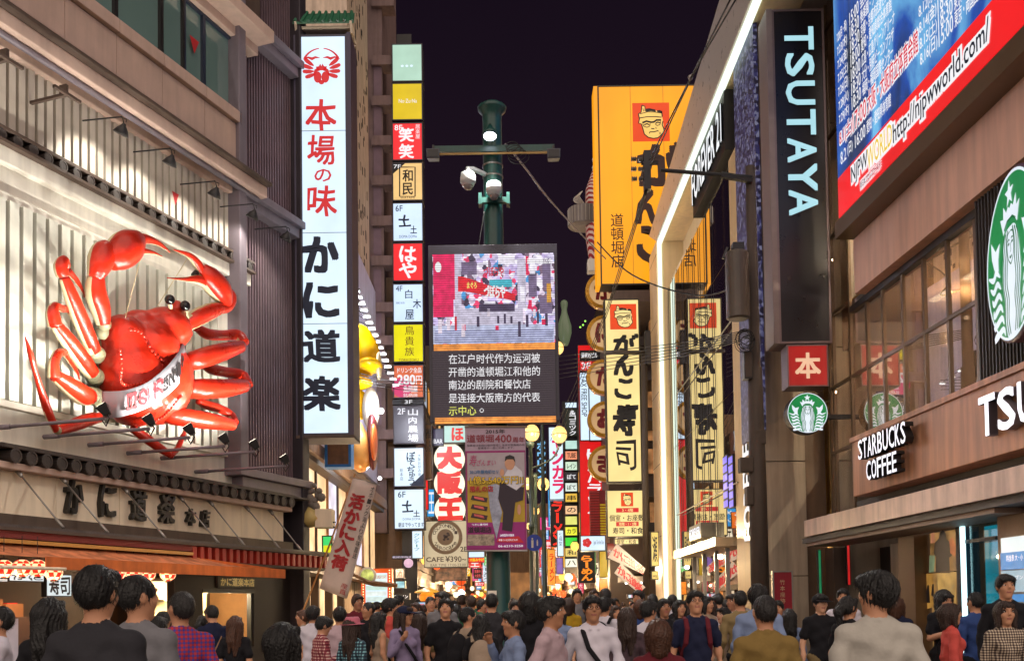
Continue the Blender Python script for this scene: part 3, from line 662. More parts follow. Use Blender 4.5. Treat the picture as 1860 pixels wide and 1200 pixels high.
# left walking legs
limb('leg', [(425, 640, .5, 74), (390, 560, .6, 84), (330, 410, .75, 74), (290, 310, .8, 52)], E_)
knuckle(430, 645, .45, 70); knuckle(440, 660, .35, 80)
limb('leg_knee', [(285, 300, .8, 66), (275, 262, .82, 68), (290, 232, .8, 50), (305, 262, .75, 34)], .1)
limb('leg_tip', [(310, 280, .6, 34), (345, 320, .5, 28), (375, 370, .4, 16), (383, 400, .35, 6)], .0)
limb('leg', [(415, 740, .5, 78), (370, 680, .6, 90), (300, 585, .75, 78), (250, 520, .8, 56)], E_)
knuckle(420, 745, .45, 74); knuckle(435, 760, .35, 80)
limb('leg_knee', [(250, 525, .8, 74), (238, 475, .82, 66), (250, 440, .8, 44), (285, 452, .7, 34)], .1)
limb('leg_tip', [(280, 450, .65, 36), (310, 455, .55, 32), (330, 500, .4, 18), (340, 540, .35, 6)], .0)
limb('leg', [(405, 850, .5, 84), (370, 840, .6, 104), (310, 800, .7, 94), (250, 755, .8, 62)], E_)
knuckle(410, 845, .45, 82); knuckle(432, 850, .35, 84)
limb('leg_knee', [(245, 765, .8, 66), (243, 700, .82, 50), (265, 652, .75, 42), (295, 650, .65, 34)], .1)
limb('leg_tip', [(295, 652, .62, 32), (320, 690, .5, 28), (350, 740, .4, 14), (360, 770, .35, 5)], .0)
limb('leg', [(450, 945, .5, 50), (400, 955, .6, 66), (320, 985, .75, 62), (262, 1003, .85, 44)], .0)
knuckle(262, 1003, .85, 40)
limb('leg_tip', [(255, 1003, .85, 36), (215, 910, .95, 44), (160, 740, 1.05, 26), (136, 650, 1.1, 26), (114, 578, 1.1, 5)], -.2)
limb('leg', [(600, 995, .5, 40), (650, 1030, .55, 50), (720, 1080, .6, 46), (775, 1118, .65, 30)], .0)
limb('leg_tip', [(772, 1118, .65, 34), (805, 1085, .6, 30), (830, 1030, .5, 24), (845, 985, .4, 6)], .0)
# right side: claw arm raised, three pairs of long legs
limb('claw_arm', [(830, 535, .8, 60), (880, 500, .9, 84), (950, 465, .95, 82), (1000, 448, 1.0, 60)], .55)
limb('claw_elbow', [(1000, 458, 1.0, 40), (1035, 440, 1.0, 56), (1045, 400, 1.0, 66), (1030, 370, 1.0, 50)], -.1)
limb('claw_palm', [(1030, 430, 1.0, 60), (1000, 370, 1.05, 118), (950, 310, 1.05, 112), (915, 268, 1.0, 60)], .05)
limb('claw_finger', [(918, 290, 1.0, 52), (890, 240, 1.0, 44), (850, 205, 1.0, 26), (790, 184, 1.0, 5)], .15)
limb('claw_finger', [(960, 350, 1.0, 50), (900, 320, 1.0, 44), (840, 318, 1.0, 20), (760, 312, 1.0, 5)], .45)
q = limb('claw_finger', [(905, 275, .95, 30), (880, 300, .95, 30)], -1, [M_black, M_black])
for (a, b2) in (([(840, 700, .6, 80), (900, 680, .85, 96), (1000, 650, .95, 90), (1095, 622, .9, 60)], [(890, 535, .5, 40), (940, 565, .5, 56), (1010, 572, .5, 50), (1080, 570, .6, 54), (1112, 605, .8, 48)]),
    ([(830, 815, .6, 84), (900, 815, .85, 100), (1020, 812, .95, 92), (1112, 800, .9, 66)], [(920, 700, .5, 36), (960, 725, .5, 54), (1030, 740, .5, 52), (1100, 755, .6, 56), (1128, 800, .8, 48)]),
    ([(725, 935, .6, 60), (800, 940, .85, 90), (950, 960, .95, 84), (1055, 978, .9, 56)], [(900, 870, .5, 34), (940, 888, .5, 48), (1000, 905, .5, 44), (1050, 935, .6, 42), (1068, 968, .8, 38)])):
 limb('leg', a, -.55); limb('leg_tip', b2, -.3)
# carapace
prims = []
cen = np.array(kc(650, 740, .5)); Uk = np.array(K.U); Vk = np.array((0, 0, 1.)); Nk = np.array(K.N)
R3 = np.stack([Uk, Vk, Nk], 1)
def ell(zx, zy, n, rx, ry, rn, ang=0, k=.12):
 c = np.array(kc(zx, zy, n)); a = math.radians(ang)
 u = Uk * math.cos(a) + Vk * math.sin(a); v = -Uk * math.sin(a) + Vk * math.cos(a)
 s = wpx(100, zx, zy, n) / 100
 # horizontal pixel extents are foreshortened on the wall
 su = abs(K.uv((zx + 50) / 2.5, 380 + zy / 2.5, n)[0] - K.uv((zx - 50) / 2.5, 380 + zy / 2.5, n)[0]) / 100
 prims.append(('e', c, (rx * su, ry * s, rn), np.stack([u, v, Nk], 1), k, 'r'))
ell(600, 780, .55, 112, 205, .62, 4); ell(735, 770, .55, 95, 190, .6, -6); ell(660, 850, .5, 150, 125, .55, 0)
ell(560, 600, .5, 70, 120, .42, 8); ell(755, 540, .7, 74, 92, .5, -8); ell(640, 540, .45, 70, 80, .4, 0); ell(700, 620, .75, 80, 100, .45, 0)
ell(800, 470, .9, 22, 60, .16, -8, .06)
ph = rng.uniform(0, 6, 6)
def warts(G):
 q = (G - cen) @ R3; return -.022 * np.clip(np.sin(q[..., 0] * 17 + ph[0]) * np.sin(q[..., 1] * 17 + ph[1] + 2 * np.sin(q[..., 0] * 4)) * np.sin(q[..., 2] * 8) - .45, 0, 1) * 2
V_, Q_ = sdf_mesh(prims, .045, disp=warts)
nn = (V_[Q_].mean(1) - cen) @ Nk
me = mesh_from(V_ - np.array(CR.location), Q_, 'carapace', [M_red, M_cream], (nn < -.2).astype(int)); link(me, 'carapace', CR)
# hem of warts along the carapace's two lobes
q = MB()
for pts in ([(545, 640), (550, 720), (548, 780), (580, 800), (640, 790), (700, 780), (745, 690)], [(590, 545), (640, 560), (690, 640), (740, 690)], [(820, 850), (780, 900), (740, 940), (700, 965)]):
 for (x, y) in smooth_line(pts, 4):
  dn = .98 if y > 600 else .9
  q.ball(kc(x, y, dn + .12), .035, 6)
prop(q.build('wart', M_red, CR, smooth=True), kind='stuff')
for (x, y) in ((771, 410), (841, 438)):
 q = MB(); c = kc(x, y, 1.15); q.ball(c, wpx(46, x, y, 1.15) / 2, 16); q.build('eye', mat('eye_gloss', (10, 10, 12), .08, var=0), CR, smooth=True)
 q = MB(); q.tube([kc(x, y + 10, 1.1), kc(x + 8, y + 60, .9)], .04); q.build('eye_stalk', M_cream, CR)
q = MB()
for (a, b2) in (((640, 215), (570, 490)), ((850, 225), (715, 440))): q.tube([kc(a[0], a[1], .9), kc(b2[0], b2[1], .8)], .008, 5)
q.build('hanging_wire', M_cream, CR)
# sash
top = smooth_line([(463, 826, .75), (560, 822, 1.15), (660, 790, 1.27), (740, 730, 1.27), (800, 665, 1.2), (836, 600, 1.0)], 6)
bot = smooth_line([(466, 950, .75), (560, 940, 1.15), (660, 905, 1.25), (745, 855, 1.22), (815, 790, 1.12), (858, 715, .95)], 6)
q = MB(); n = len(top)
for (a, b2) in zip(top, bot): q.v += [tuple(kc(a[0], a[1], a[2])), tuple(kc(b2[0], b2[1], b2[2]))]
for i in range(n - 1): q.f.append((2 * i, 2 * i + 1, 2 * i + 3, 2 * i + 2)); q.mi.append(0)
so_ = q.build('sash', mat('sash_white', (156, 154, 162), .8, var=.05), CR, smooth=True); SA = so_
md = so_.modifiers.new('solid', 'SOLIDIFY'); md.thickness = .01
def sash_text(ch, t, rot, m, hf=.62):
 """a character at position t along the sash, its rows across the cloth"""
 f = t * (n - 1); i = int(f); r = f - i
 A = Vector(kc(*[top[i][k] * (1 - r) + top[i + 1][k] * r for k in range(3)])); B = Vector(kc(*[bot[i][k] * (1 - r) + bot[i + 1][k] * r for k in range(3)]))
 i2 = min(i + 1, n - 2); T = ((Vector(kc(*top[i2 + 1])) - Vector(kc(*top[i2 - 1]))) + (Vector(kc(*bot[i2 + 1])) - Vector(kc(*bot[i2 - 1])))).normalized()
 Dn = (A - B); L = Dn.length * hf; c = (A + B) / 2 + T.cross(Dn).normalized() * (.03 if T.cross(Dn).dot(K.N) > 0 else -.03)
 v, f_ = glyphs(ch); q = MB(); D = Dn.normalized()
 P = []
 for (x, y) in v:
  x, y = x - .5, y - .5
  if rot: x, y = -y, x
  P.append(c + T * x * L * .8 + D * y * L)
 for k_, (ox, oy) in enumerate(((0, 0), (-1, -1), (1, -1), (-1, 1), (1, 1))): q.add([p + (T * ox + D * oy) * L * .035 + K.N * .0006 * k_ for p in P], f_)
 q.build('letter', m, SA)
Mr_, Mk_ = paint('ink_red', (200, 20, 30)), paint('ink_black', (24, 22, 26))
for ch, t in (('日', .27), ('の', .37), ('ニ', .455), ('カ', .535)): sash_text(ch, t, True, Mr_)
for ch, t in (('は', .61), ('2', .68), ('2', .74), ('・', .8), ('6', .87)): sash_text(ch, t, True, Mk_, .5)
# ------------------------------------------------------------------ signs: shared builder
def sign(name, label, Y, x0, y0, x1, y1, face, dp=.4, cas=None, group=None, F=None, cat='sign', rim=.03, parent=None, back=True, facename='face'):
 """a lightbox: casing, rim, luminous face; returns (thing, frame, rect)"""
 F = F or facing(Y); U = F.rect(x0, y0, x1, y1)
 t = thing(name, label, cat, F.pt(U[0], U[2], 0), group) if parent is None else parent
 cas = cas or M_black
 q = MB(); q.fbox(F, U[0], U[1], U[2], U[3], -dp, 0)
 for (a, b, c, d) in ((U[0], U[0] + rim, U[2], U[3]), (U[1] - rim, U[1], U[2], U[3]), (U[0] + rim, U[1] - rim, U[2], U[2] + rim), (U[0] + rim, U[1] - rim, U[3] - rim, U[3])): q.fbox(F, a, b, c, d, 0.0005, .03)
 q.build('casing', cas, t)
 q = MB(); q.fbox(F, U[0] + rim, U[1] - rim, U[2] + rim, U[3] - rim, 0.0005, .012); q.build(facename, face, t)
 return t, F, U
W1 = emit('light_white', (208, 230, 250), 1.22, .07, .8); W2 = emit('light_coolwhite', (200, 222, 250), 1.2, .08, .8)
CRM = emit('light_cream', (255, 226, 160), 1.0, .1, .5); YEL = emit('light_yellow', (236, 226, 0), 1.0, .06); RED = emit('light_red', (228, 30, 40), 1.25, .06)
I_red = emit('ink_red_lit', (214, 24, 34), .9, 0, light=False); I_navy = paint('ink_navy', (12, 34, 66)); I_blk = paint('ink_dark', (16, 14, 16)); I_wht = emit('ink_white_lit', (240, 240, 244), 1.0, 0, light=False)
I_brn = paint('ink_brown', (50, 22, 16))
def letters(t, F, items, m, n=.016, nm='lettering'):
 q = MB()
 for it in items: text(q, F, it[0], *it[1:5], n, **(it[5] if len(it) > 5 else {}))
 return q.build(nm, m, t)
V = dict(vertical=True)
# tall white restaurant sign with green tiled cap
t, F, U = sign('tall_vertical_sign', 'tall white backlit sign with red crab emblem and green tiled cap', 25.3, 538, 64, 633, 790, W1, 1.0, mat('sign_casing', (66, 62, 80), .45, dirt=.2), rim=.05)
q = MB(); q.fbox(F, U[1] - .002, U[1] + .1, U[2] - .05, U[3] + .05, -1.0, .04); q.fbox(F, U[0] - .03, U[0], U[2], U[3], -1.0, .03); q.build('side_casing', mat('sign_side', (70, 62, 84), .5), t)
q = MB(); q.fbox(F, U[0] - .03, U[1] + .1, U[2] - .08, U[2], -1.0, .05); q.build('bottom_tray', M_brown, t)
q = MB()
for y in (238, 423, 588): z = F.uv(585, y)[1]; q.fbox(F, U[0] + .05, U[1] - .05, z - .008, z + .008, .012, .014)
q.build('panel_joint', paint('joint_grey', (120, 140, 160)), t)
letters(t, F, [('本', 554, 180, 611, 237, dict(bold=.035, wob=.03)), ('場', 558, 246, 609, 299, dict(bold=.03, wob=.03)), ('の', 571, 307, 602, 330, dict(bold=.03)), ('味', 557, 336, 611, 392, dict(bold=.03, wob=.03))], I_red)
letters(t, F, [('か', 550, 430, 617, 496, dict(bold=.085, wob=.03)), ('に', 551, 513, 615, 578, dict(bold=.085, wob=.03)), ('道', 550, 598, 617, 658, dict(bold=.065, wob=.02)), ('楽', 550, 682, 618, 746, dict(bold=.065, wob=.02))], I_navy)
# crab emblem
q = MB(); cu, cv = F.uv(584, 122); s_ = (F.uv(619, 122)[0] - F.uv(549, 122)[0]) / 2
def eu(x, y): return (cu + x * s_, cv + y * s_)
for sg in (-1, 1):
 for k in range(4):
  a0 = math.radians(28 - k * 20); stroke(q, F, [eu(sg * r_ * math.cos(a0 - .25 * (1 - r_)), r_ * math.sin(a0 - .25 * (1 - r_)) - .02 - .12 * (1 - r_)) for r_ in (.42, .6, .8, .95, 1.0)], [.06 * s_, .19 * s_, .22 * s_, .18 * s_, .05 * s_], .016)
 stroke(q, F, [eu(sg * math.cos(a) * .98, math.sin(a) * .95 + .02) for a in np.linspace(.45, 1.45, 10)], [.05 * s_ + .07 * s_ * (1 - i / 9) for i in range(10)], .016)
 stroke(q, F, [eu(sg * x, y) for x, y in ((.96, .4), (.7, .5), (.48, .42), (.3, .5), (.08, .47))], [.03 * s_, .1 * s_, .16 * s_, .12 * s_, .02 * s_], .016)
 disc(q, F, *eu(sg * .2, -.55), .2 * s_, .3 * s_, .016);
 stroke(q, F, [eu(sg * .12, -.12), eu(sg * .3, -.2), eu(sg * .42, -.45)], [.2 * s_, .16 * s_, .05 * s_], .016)
poly(q, F, [eu(-.3, 0), eu(-.14, .02), eu(-.06, .16), eu(0, .02), eu(.06, .16), eu(.14, .02), eu(.3, 0), eu(.2, -.2), eu(-.2, -.2)], .016); disc(q, F, *eu(0, -.82), .14 * s_, .12 * s_, .016)
q.build('crab_emblem', I_red, t)
# green tiled cap
Mg = mat('green_tile', (52, 110, 82), .35, var=.25, scale=6)
q = MB(); u0_, u1_ = F.rect(536, 20, 640, 40)[:2]; zc0 = F.uv(588, 44)[1]; zc1 = F.uv(588, 8)[1]
for i in range(9):
 a = u0_ + (u1_ - u0_) * i / 8; q.tube([F.pt(a, zc0, .12), F.pt(a * .9 + (u0_ + u1_) / 2 * .1, zc1, -.35)], .045, 8)
q.hexa([F.pt(u0_ - .05, zc0 - .05, .1), F.pt(u1_ + .05, zc0 - .05, .1), F.pt(u1_, zc1 - .05, -.4), F.pt(u0_, zc1 - .05, -.4), F.pt(u0_ - .05, zc0, .1), F.pt(u1_ + .05, zc0, .1), F.pt(u1_, zc1, -.4), F.pt(u0_, zc1, -.4)])
q.build('tiled_cap', Mg, t, smooth=False)
q = MB(); zz = F.uv(588, 52)[1]; q.fbox(F, u0_ + .02, u1_ - .02, zz, zc0 - .05, -.8, .0); q.build('cap_board', M_panel, t)
q = MB()
for a in (u0_, u1_ - .06): q.hexa([F.pt(a, zz - .12, 0), F.pt(a + .06, zz - .12, 0), F.pt(a + .06, zz - .02, -.4), F.pt(a, zz - .02, -.4), F.pt(a, zc0, .14), F.pt(a + .06, zc0, .14), F.pt(a + .06, zc0, -.4), F.pt(a, zc0, -.4)])
q.build('cap_bracket', M_panel, t)
# arms to pillar
q = MB()
for y in (190, 390, 560, 740): z = F.uv(540, y)[1]; q.fbox(F, U[0] - .5, U[0] + .1, z - .06, z + .06, -.8, -.65)
q.build('wall_arm', M_black, t)
# nobori banner on a bamboo pole
Fb = facing(23.5); t = thing('vertical_banner', 'leaning white cloth banner with red brush letters on a bamboo pole', 'banner', Fb.pt(Fb.uv(560, 1180)[0], 0))
P = lambda x, y, n=0: Fb.hit(x, y, n)
q = MB(); N = 14
A0, A1, B0, B1 = (641, 868), (685, 878), (580, 1068), (630, 1087)
for i in range(N + 1):
 tt = i / N
 for j in range(5):
  ss = j / 4; x = (A0[0] * (1 - ss) + A1[0] * ss) * (1 - tt) + (B0[0] * (1 - ss) + B1[0] * ss) * tt; y = (A0[1] * (1 - ss) + A1[1] * ss) * (1 - tt) + (B0[1] * (1 - ss) + B1[1] * ss) * tt
  q.v.append(tuple(P(x, y, .03 * math.sin(ss * 5 + tt * 4))))
for i in range(N):
 for j in range(4): a = i * 5 + j; q.f.append((a, a + 5, a + 6, a + 1)); q.mi.append(0)
o = q.build('cloth', mat('banner_cloth', (206, 190, 180), .85, var=.06), t, smooth=True); md = o.modifiers.new('s', 'SOLIDIFY'); md.thickness = .006
def on_banner(s_, c0, c1, w0, m, bold, nm):
 q = MB(); L = len(s_)
 for i, ch in enumerate(s_):
  v, f = glyphs(ch); P_ = []
  for (x, y) in v:
   tt = c0 + (c1 - c0) * (i + (1 - y) * .88 + .06) / L; ss = w0[0] + (w0[1] - w0[0]) * x
   X = (A0[0] * (1 - ss) + A1[0] * ss) * (1 - tt) + (B0[0] * (1 - ss) + B1[0] * ss) * tt; Y_ = (A0[1] * (1 - ss) + A1[1] * ss) * (1 - tt) + (B0[1] * (1 - ss) + B1[1] * ss) * tt
   P_.append(P(X, Y_, .03 * math.sin(ss * 5 + tt * 4) + .012))
  for k_, (ox, oz) in enumerate(((0, 0), (-1, -1), (1, -1), (-1, 1), (1, 1)) if bold > .02 else ((0, 0),)): q.add([p + Vector((ox * .016, -.0006 * k_, oz * .016)) for p in P_], f)
 q.build(nm, m, t)
on_banner('活かに入荷', .12, .8, (.14, .68), paint('banner_red', (170, 20, 26)), .035, 'lettering')
on_banner('オホーツク海より旬味直送', .03, .66, (.8, .95), I_blk, .01, 'small_lettering')
on_banner('産直', .88, .98, (.68, .92), paint('banner_red', (170, 20, 26)), .0, 'seal')
q = MB(); q.tube([P(645, 860, -.02), P(600, 985, -.02), P(552, 1105, -.02), P(535, 1160, -.05)], .022, 7); q.build('bamboo_pole', mat('bamboo', (176, 122, 66), .5, var=.2), t, smooth=True)
q = MB(); q.tube([P(636, 866), P(690, 880)], .012, 6); q.build('cross_bar', M_steel, t)
# ------------------------------------------------------------------ coloured stone flank and the slab it belongs to
X0 = -6.2
TB = thing('stone_flanked_building', 'tall building with a pitted stone flank tinted by the coloured sign tower beside it', 'building', (X0, 38.5, 0))
M_stone = mat('pitted_stone', (196, 176, 156), .85, var=.12, scale=2.2, dirt=.3, bump=.6, bscale=5)
L3 = Frame((X0, 0, 0), (0, 1, 0))
q = MB(); q.box(X0 - 3, X0, 38.5, 44.2, 0, 34)
q.build('stone_wall', M_stone, TB)
q = MB(); Mpit = mat('pit_dark', (40, 30, 28), .9)
for i in range(150):
 y = rng.uniform(38.6, 44.1); z = rng.uniform(15, 33); w_, h_ = rng.uniform(.03, .1), rng.uniform(.04, .22); q.box(X0 - .01, X0 + .012, y - w_, y + w_, z - h_, z + h_)
prop(q.build('pit', Mpit, TB), kind='stuff')
F45 = facing(45.3)
M_slab = mat('slab_brown', (126, 104, 102), .7, var=.12, dirt=.25)
q = MB(); a, b_ = F45.uv(666, 500)[0], F45.uv(698, 500)[0]; q.fbox(F45, a, b_, 5, 34, -6, 0); q.build('slab', M_slab, TB)
for y in (8, 114, 187, 259, 331, 404, 476, 560, 620, 690, 790, 860):
 z = F45.uv(700, y)[1]; q = MB(); q.fbox(F45, F45.uv(676, y)[0], F45.uv(716, y)[0], z - .22, z + .22, -.6, .25); q.build('floor_beam', M_slab, TB)
for y0 in range(90, 700, 74):
 q = MB(); U = F45.rect(679, y0 + 30, 693, y0 + 90); q.fbox(F45, U[0], U[1], U[2], U[3], .0, .05); q.build('service_panel', mat('panel_violet', (120, 98, 110), .6), TB)
# ------------------------------------------------------------------ the sign tower of ten panels
Y = 45.0; G = 'stacked panels of the tall sign tower'
tower = [(80, 149, emit('tower_mint', (176, 214, 194), 1.0), 'pale mint top panel of the sign tower with tiny crest', [('● ● ●', 728, 118, 750, 122, {})], W1),
 (151, 219, emit('tower_yellow', (222, 190, 0), 1.0), 'plain yellow panel second from the top of the sign tower', [('No·Zu·Na', 724, 180, 757, 187, {})], I_wht),
 (223, 292, RED, 'red tower panel with white brush letters under the yellow one', [('8F', 716, 227, 730, 237, dict(bold=.02)), ('笑', 724, 232, 750, 258, dict(bold=.05, wob=.05)), ('笑', 724, 262, 750, 288, dict(bold=.05, wob=.05)), ('居楽屋', 754, 226, 762, 252, V)], I_wht),
 (295, 365, emit('tower_cream', (244, 200, 128), 1.0), 'cream tower panel with square black crest lettering', [('和', 730, 308, 749, 330, dict(bold=.04)), ('民', 730, 332, 749, 354, dict(bold=.04)), ('WATAMI', 726, 357, 752, 361, {})], I_blk),
 (368, 439, W2, 'white tower panel with black brush letters, upper of the two marked 6F', [('6F', 717, 373, 730, 384, dict(bold=.02)), ('土', 722, 390, 744, 412, dict(bold=.06, wob=.06)), ('土', 744, 410, 756, 424, dict(bold=.04)), ('DOMA DOMA', 724, 427, 756, 432, {})], I_navy),
 (441, 511, RED, 'red tower panel with two large white hiragana', [('は', 724, 447, 754, 476, dict(bold=.05, wob=.04)), ('や', 724, 476, 756, 505, dict(bold=.05, wob=.04))], I_wht),
 (515, 586, W2, 'bluish white tower panel with three black characters above the lime one', [('4F', 717, 519, 729, 529, dict(bold=.02)), ('白', 734, 526, 747, 542, dict(bold=.02)), ('木', 748, 543, 763, 560, dict(bold=.02)), ('屋', 734, 562, 750, 580, dict(bold=.02)), ('SHIRO KIYA', 717, 548, 733, 552, {})], I_navy),
 (588, 658, YEL, 'lime yellow tower panel with slender dark characters', [('鳥', 733, 592, 750, 608, {}), ('貴', 733, 611, 750, 627, {}), ('族', 733, 630, 750, 646, {}), ('TORIKIZOKU', 722, 651, 758, 656, dict(bold=.01))], paint('ink_maroon', (90, 20, 20))),
 (662, 723, emit('tower_orange', (226, 112, 70), .95, .15, 5), 'orange drinks panel with a large white price on the tower', [('ドリンク全品', 719, 667, 763, 677, dict(bold=.02)), ('280', 719, 680, 752, 699, dict(bold=.05)), ('円', 753, 682, 764, 698, dict(bold=.03)), ('魚問屋', 730, 700, 756, 712, dict(bold=.03)), ('銘柄焼', 730, 714, 756, 721, {})], I_wht),
 (736, 806, emit('tower_slate', (70, 62, 76), .55), 'dark slate tower panel with white brush letters near the bottom', [('2F', 719, 741, 733, 752, dict(bold=.02)), ('山', 738, 742, 756, 754, dict(bold=.03)), ('内', 739, 757, 754, 769, dict(bold=.03)), ('農', 738, 772, 756, 785, dict(bold=.02)), ('場', 738, 788, 757, 802, dict(bold=.02))], I_wht),
 (812, 884, W1, 'white tower panel with a tall column of black hiragana', [('ぼ', 735, 820, 751, 836, dict(bold=.04)), ('て', 736, 836, 750, 846, dict(bold=.04)), ('ぢ', 736, 846, 751, 858, dict(bold=.04)), ('ゅ', 740, 858, 751, 866, dict(bold=.04)), ('う', 738, 866, 750, 880, dict(bold=.04)), ('大阪お好み焼', 756, 824, 761, 864, V), ('総本店', 723, 850, 729, 872, V)], I_navy),
 (887, 961, W1, 'lowest white tower panel with black brush letters and small line beneath', [('6F', 719, 892, 733, 903, dict(bold=.02)), ('土', 726, 908, 746, 930, dict(bold=.06, wob=.06)), ('土', 747, 926, 759, 938, dict(bold=.04)), ('DOMA DOMA', 728, 940, 760, 944, {}), ('朝までやってます', 720, 948, 766, 957, dict(bold=.02))], I_navy)]
for (y0, y1, fm, lab, its, ink) in tower:
 dx = (y0 - 80) * .0045
 t, F, U = sign('tower_panel_sign', lab, Y, 711.5 + dx, y0, 767.5 + dx, y1, fm, .8, mat('tower_casing', (54, 50, 60), .5), group=G, rim=.05)
 letters(t, F, [(a[0], a[1] + dx, a[2], a[3] + dx, a[4]) + tuple(a[5:]) for a in its], ink, .02)
 if y0 == 295:
  q = MB(); C_ = [F.uv(x, y) for x, y in ((726, 304), (754, 304), (754, 357), (726, 357), (726, 304))]; stroke(q, F, C_, .06, .018); poly(q, F, [F.uv(x, y) for x, y in ((714, 297), (736, 297), (714, 316))], .018); q.build('crest_frame', I_blk, t)
  letters(t, F, [('7F', 715, 299, 728, 306, {})], I_wht, .03, 'floor_mark')
 if y0 == 812:
  q = MB(); poly(q, F, [F.uv(x, y) for x, y in ((770, 858), (770, 883), (744, 883))], .018); q.build('corner', I_navy, t)
 if y0 == 662:
  q = MB(); c_ = F.uv(730, 704); disc(q, F, c_[0], c_[1], .45, .45, .016); q.build('pink_disc', emit('pink_lit', (230, 60, 120), .8, 0, light=False), t)
t, F, U = sign('floor_number_plate', 'narrow black plate marked 3F under the orange drinks panel', Y, 713, 725, 770, 734, I_blk, .3, rim=.01); letters(t, F, [('3F', 735, 726, 749, 733, dict(bold=.02))], I_wht)
q = MB(); F = facing(45.5); U = F.rect(725, 60, 752, 1010); q.fbox(F, U[0], U[1], 0, U[3], -.3, -.1)
prop(q.build('tower_mast', M_black), 'dark steel mast carrying the stacked tower panels', 'mast')
t, F, U = sign('small_vertical_sign', 'small pale vertical sign with teal katakana hanging below the sign tower', 44, 748, 963, 768, 1014, W1, .2); letters(t, F, [('クンテープ', 752, 968, 762, 1000, dict(vertical=True, bold=.02))], paint('ink_teal', (0, 120, 130)))
# ------------------------------------------------------------------ shops along the left side, further on
XL = -5.75; L2 = Frame((XL, 0, 0), (0, 1, 0))
LB = thing('timber_shop_building', 'left side shop building with dark glass, timber fascia and lit windows past the banner', 'building', (XL, 27, 0))
M_timb = mat('timber_brown', (130, 92, 58), .6, var=.25, scale=5, dirt=.3); M_tdk = mat('timber_dark', (60, 44, 34), .6, var=.2)
q = MB(); q.fbox(L2, 26.2, 45, 7.2, 16, -6, -.3); q.build('upper_wall', mat('lilac_wall', (190, 188, 220), .6, var=.1, dirt=.2), LB)
q = MB(); q.fbox(L2, 26.2, 45, 0, 7.2, -6, -.9); q.build('lower_wall', mat('shop_ochre', (170, 120, 70), .7), LB)
za = L2.uv(600, 842)[1]
q = MB(); q.fbox(L2, 26.4, 44, za - .25, za + .15, -.3, .25); q.build('timber_fascia', M_timb, LB, bevel=.02)
q = MB(); q.fbox(L2, 26.4, 44, za - .4, za - .25, -.3, .12); q.build('timber_lintel', M_tdk, LB)
za2 = L2.uv(600, 905)[1]
k = 0
Mwl = emit('window_warm', (255, 206, 150), 1.15, .25, 1.5)
Mwc = emit('window_cool', (224, 220, 240), 1.1, .3, 1.2)
for i in range(9):
 a = 26.6 + i * 1.9
 f = MB(); f.fbox(L2, a, a + .1, 3.1, za - .4, -.3, -.2); f.fbox(L2, a + .1, a + 1.9, 3.1, 3.25, -.3, -.2); wo = f.build('window', M_timb if i % 2 else M_tdk, LB)
 pn = MB(); pn.fbox(L2, a + .12, a + 1.9, 3.25, za - .4, -.3, -.27); pn.build('pane', Mwc if i % 3 == 0 else Mwl, wo)
for i in range(7):
 a = 27 + i * 2.4; q = MB(); q.fbox(L2, a, a + .2, 0, 3.1, -.7, -.45); q.build('pillar', M_tdk, LB)
q = MB(); q.fbox(L2, 26.4, 44, 2.6, 3.1, -.8, .1); q.build('shop_beam', M_tdk, LB)
q = MB(); q.fbox(L2, 27, 44, .2, 2.6, -.85, -.8); q.build('lit_shopfront', Mwl, LB)
# blue and orange boxed sign under the tall sign
t, F, U = sign('wood_box_sign', 'tilting timber box sign with blue edge behind the tall white sign', 29, 590, 792, 638, 848, M_timb, .5, mat('edge_blue', (50, 120, 180), .5), rim=.08)
# ochre pipe and stone ornaments at the corner
t = thing('carved_stone_ornament', 'carved grey stone ornament and hanging drum lamp on the corner of the restaurant', 'ornament', facing(25.5).hit(568, 950))
q = MB(); Fo = facing(25.5)
for i in range(26): c = Fo.hit(568 + rng.normal(0, 8), 905 + rng.normal(0, 14)); q.ball(c, rng.uniform(.06, .14), 8)
q.build('carving', mat('stone_grey', (120, 112, 104), .9, var=.25, bump=.5), t, smooth=True)
q = MB(); q.lathe(Fo.hit(563, 935) , (.3, -.2, -1), [(-.2, .1), (0, .24), (.2, .26), (.3, .12)], 14); q.build('drum', mat('drum_cream', (200, 176, 110), .5), t, smooth=True)
q = MB(); q.box(*[v for v in (Fo.hit(575, 950).x, Fo.hit(605, 950).x)], 25.3, 25.8, Fo.hit(590, 958).z, Fo.hit(590, 925).z); q.build('awning_box', M_panel, t)
q = MB(); q.tube([Fo.hit(560, 948), Fo.hit(610, 948)], .015); q.tube([Fo.hit(560, 952), Fo.hit(610, 957)], .015); q.build('rail', M_black, t)
t, F, U = sign('green_exit_sign', 'small green and yellow lit sign at the shop corner left of the banner', 26.2, 585, 972, 604, 1010, emit('lit_green', (60, 220, 110), 1.0), .2);
q = MB(); U2 = F.rect(588, 990, 602, 1007); q.fbox(F, U2[0], U2[1], U2[2], U2[3], .013, .02); q.build('yellow_part', YEL, t)
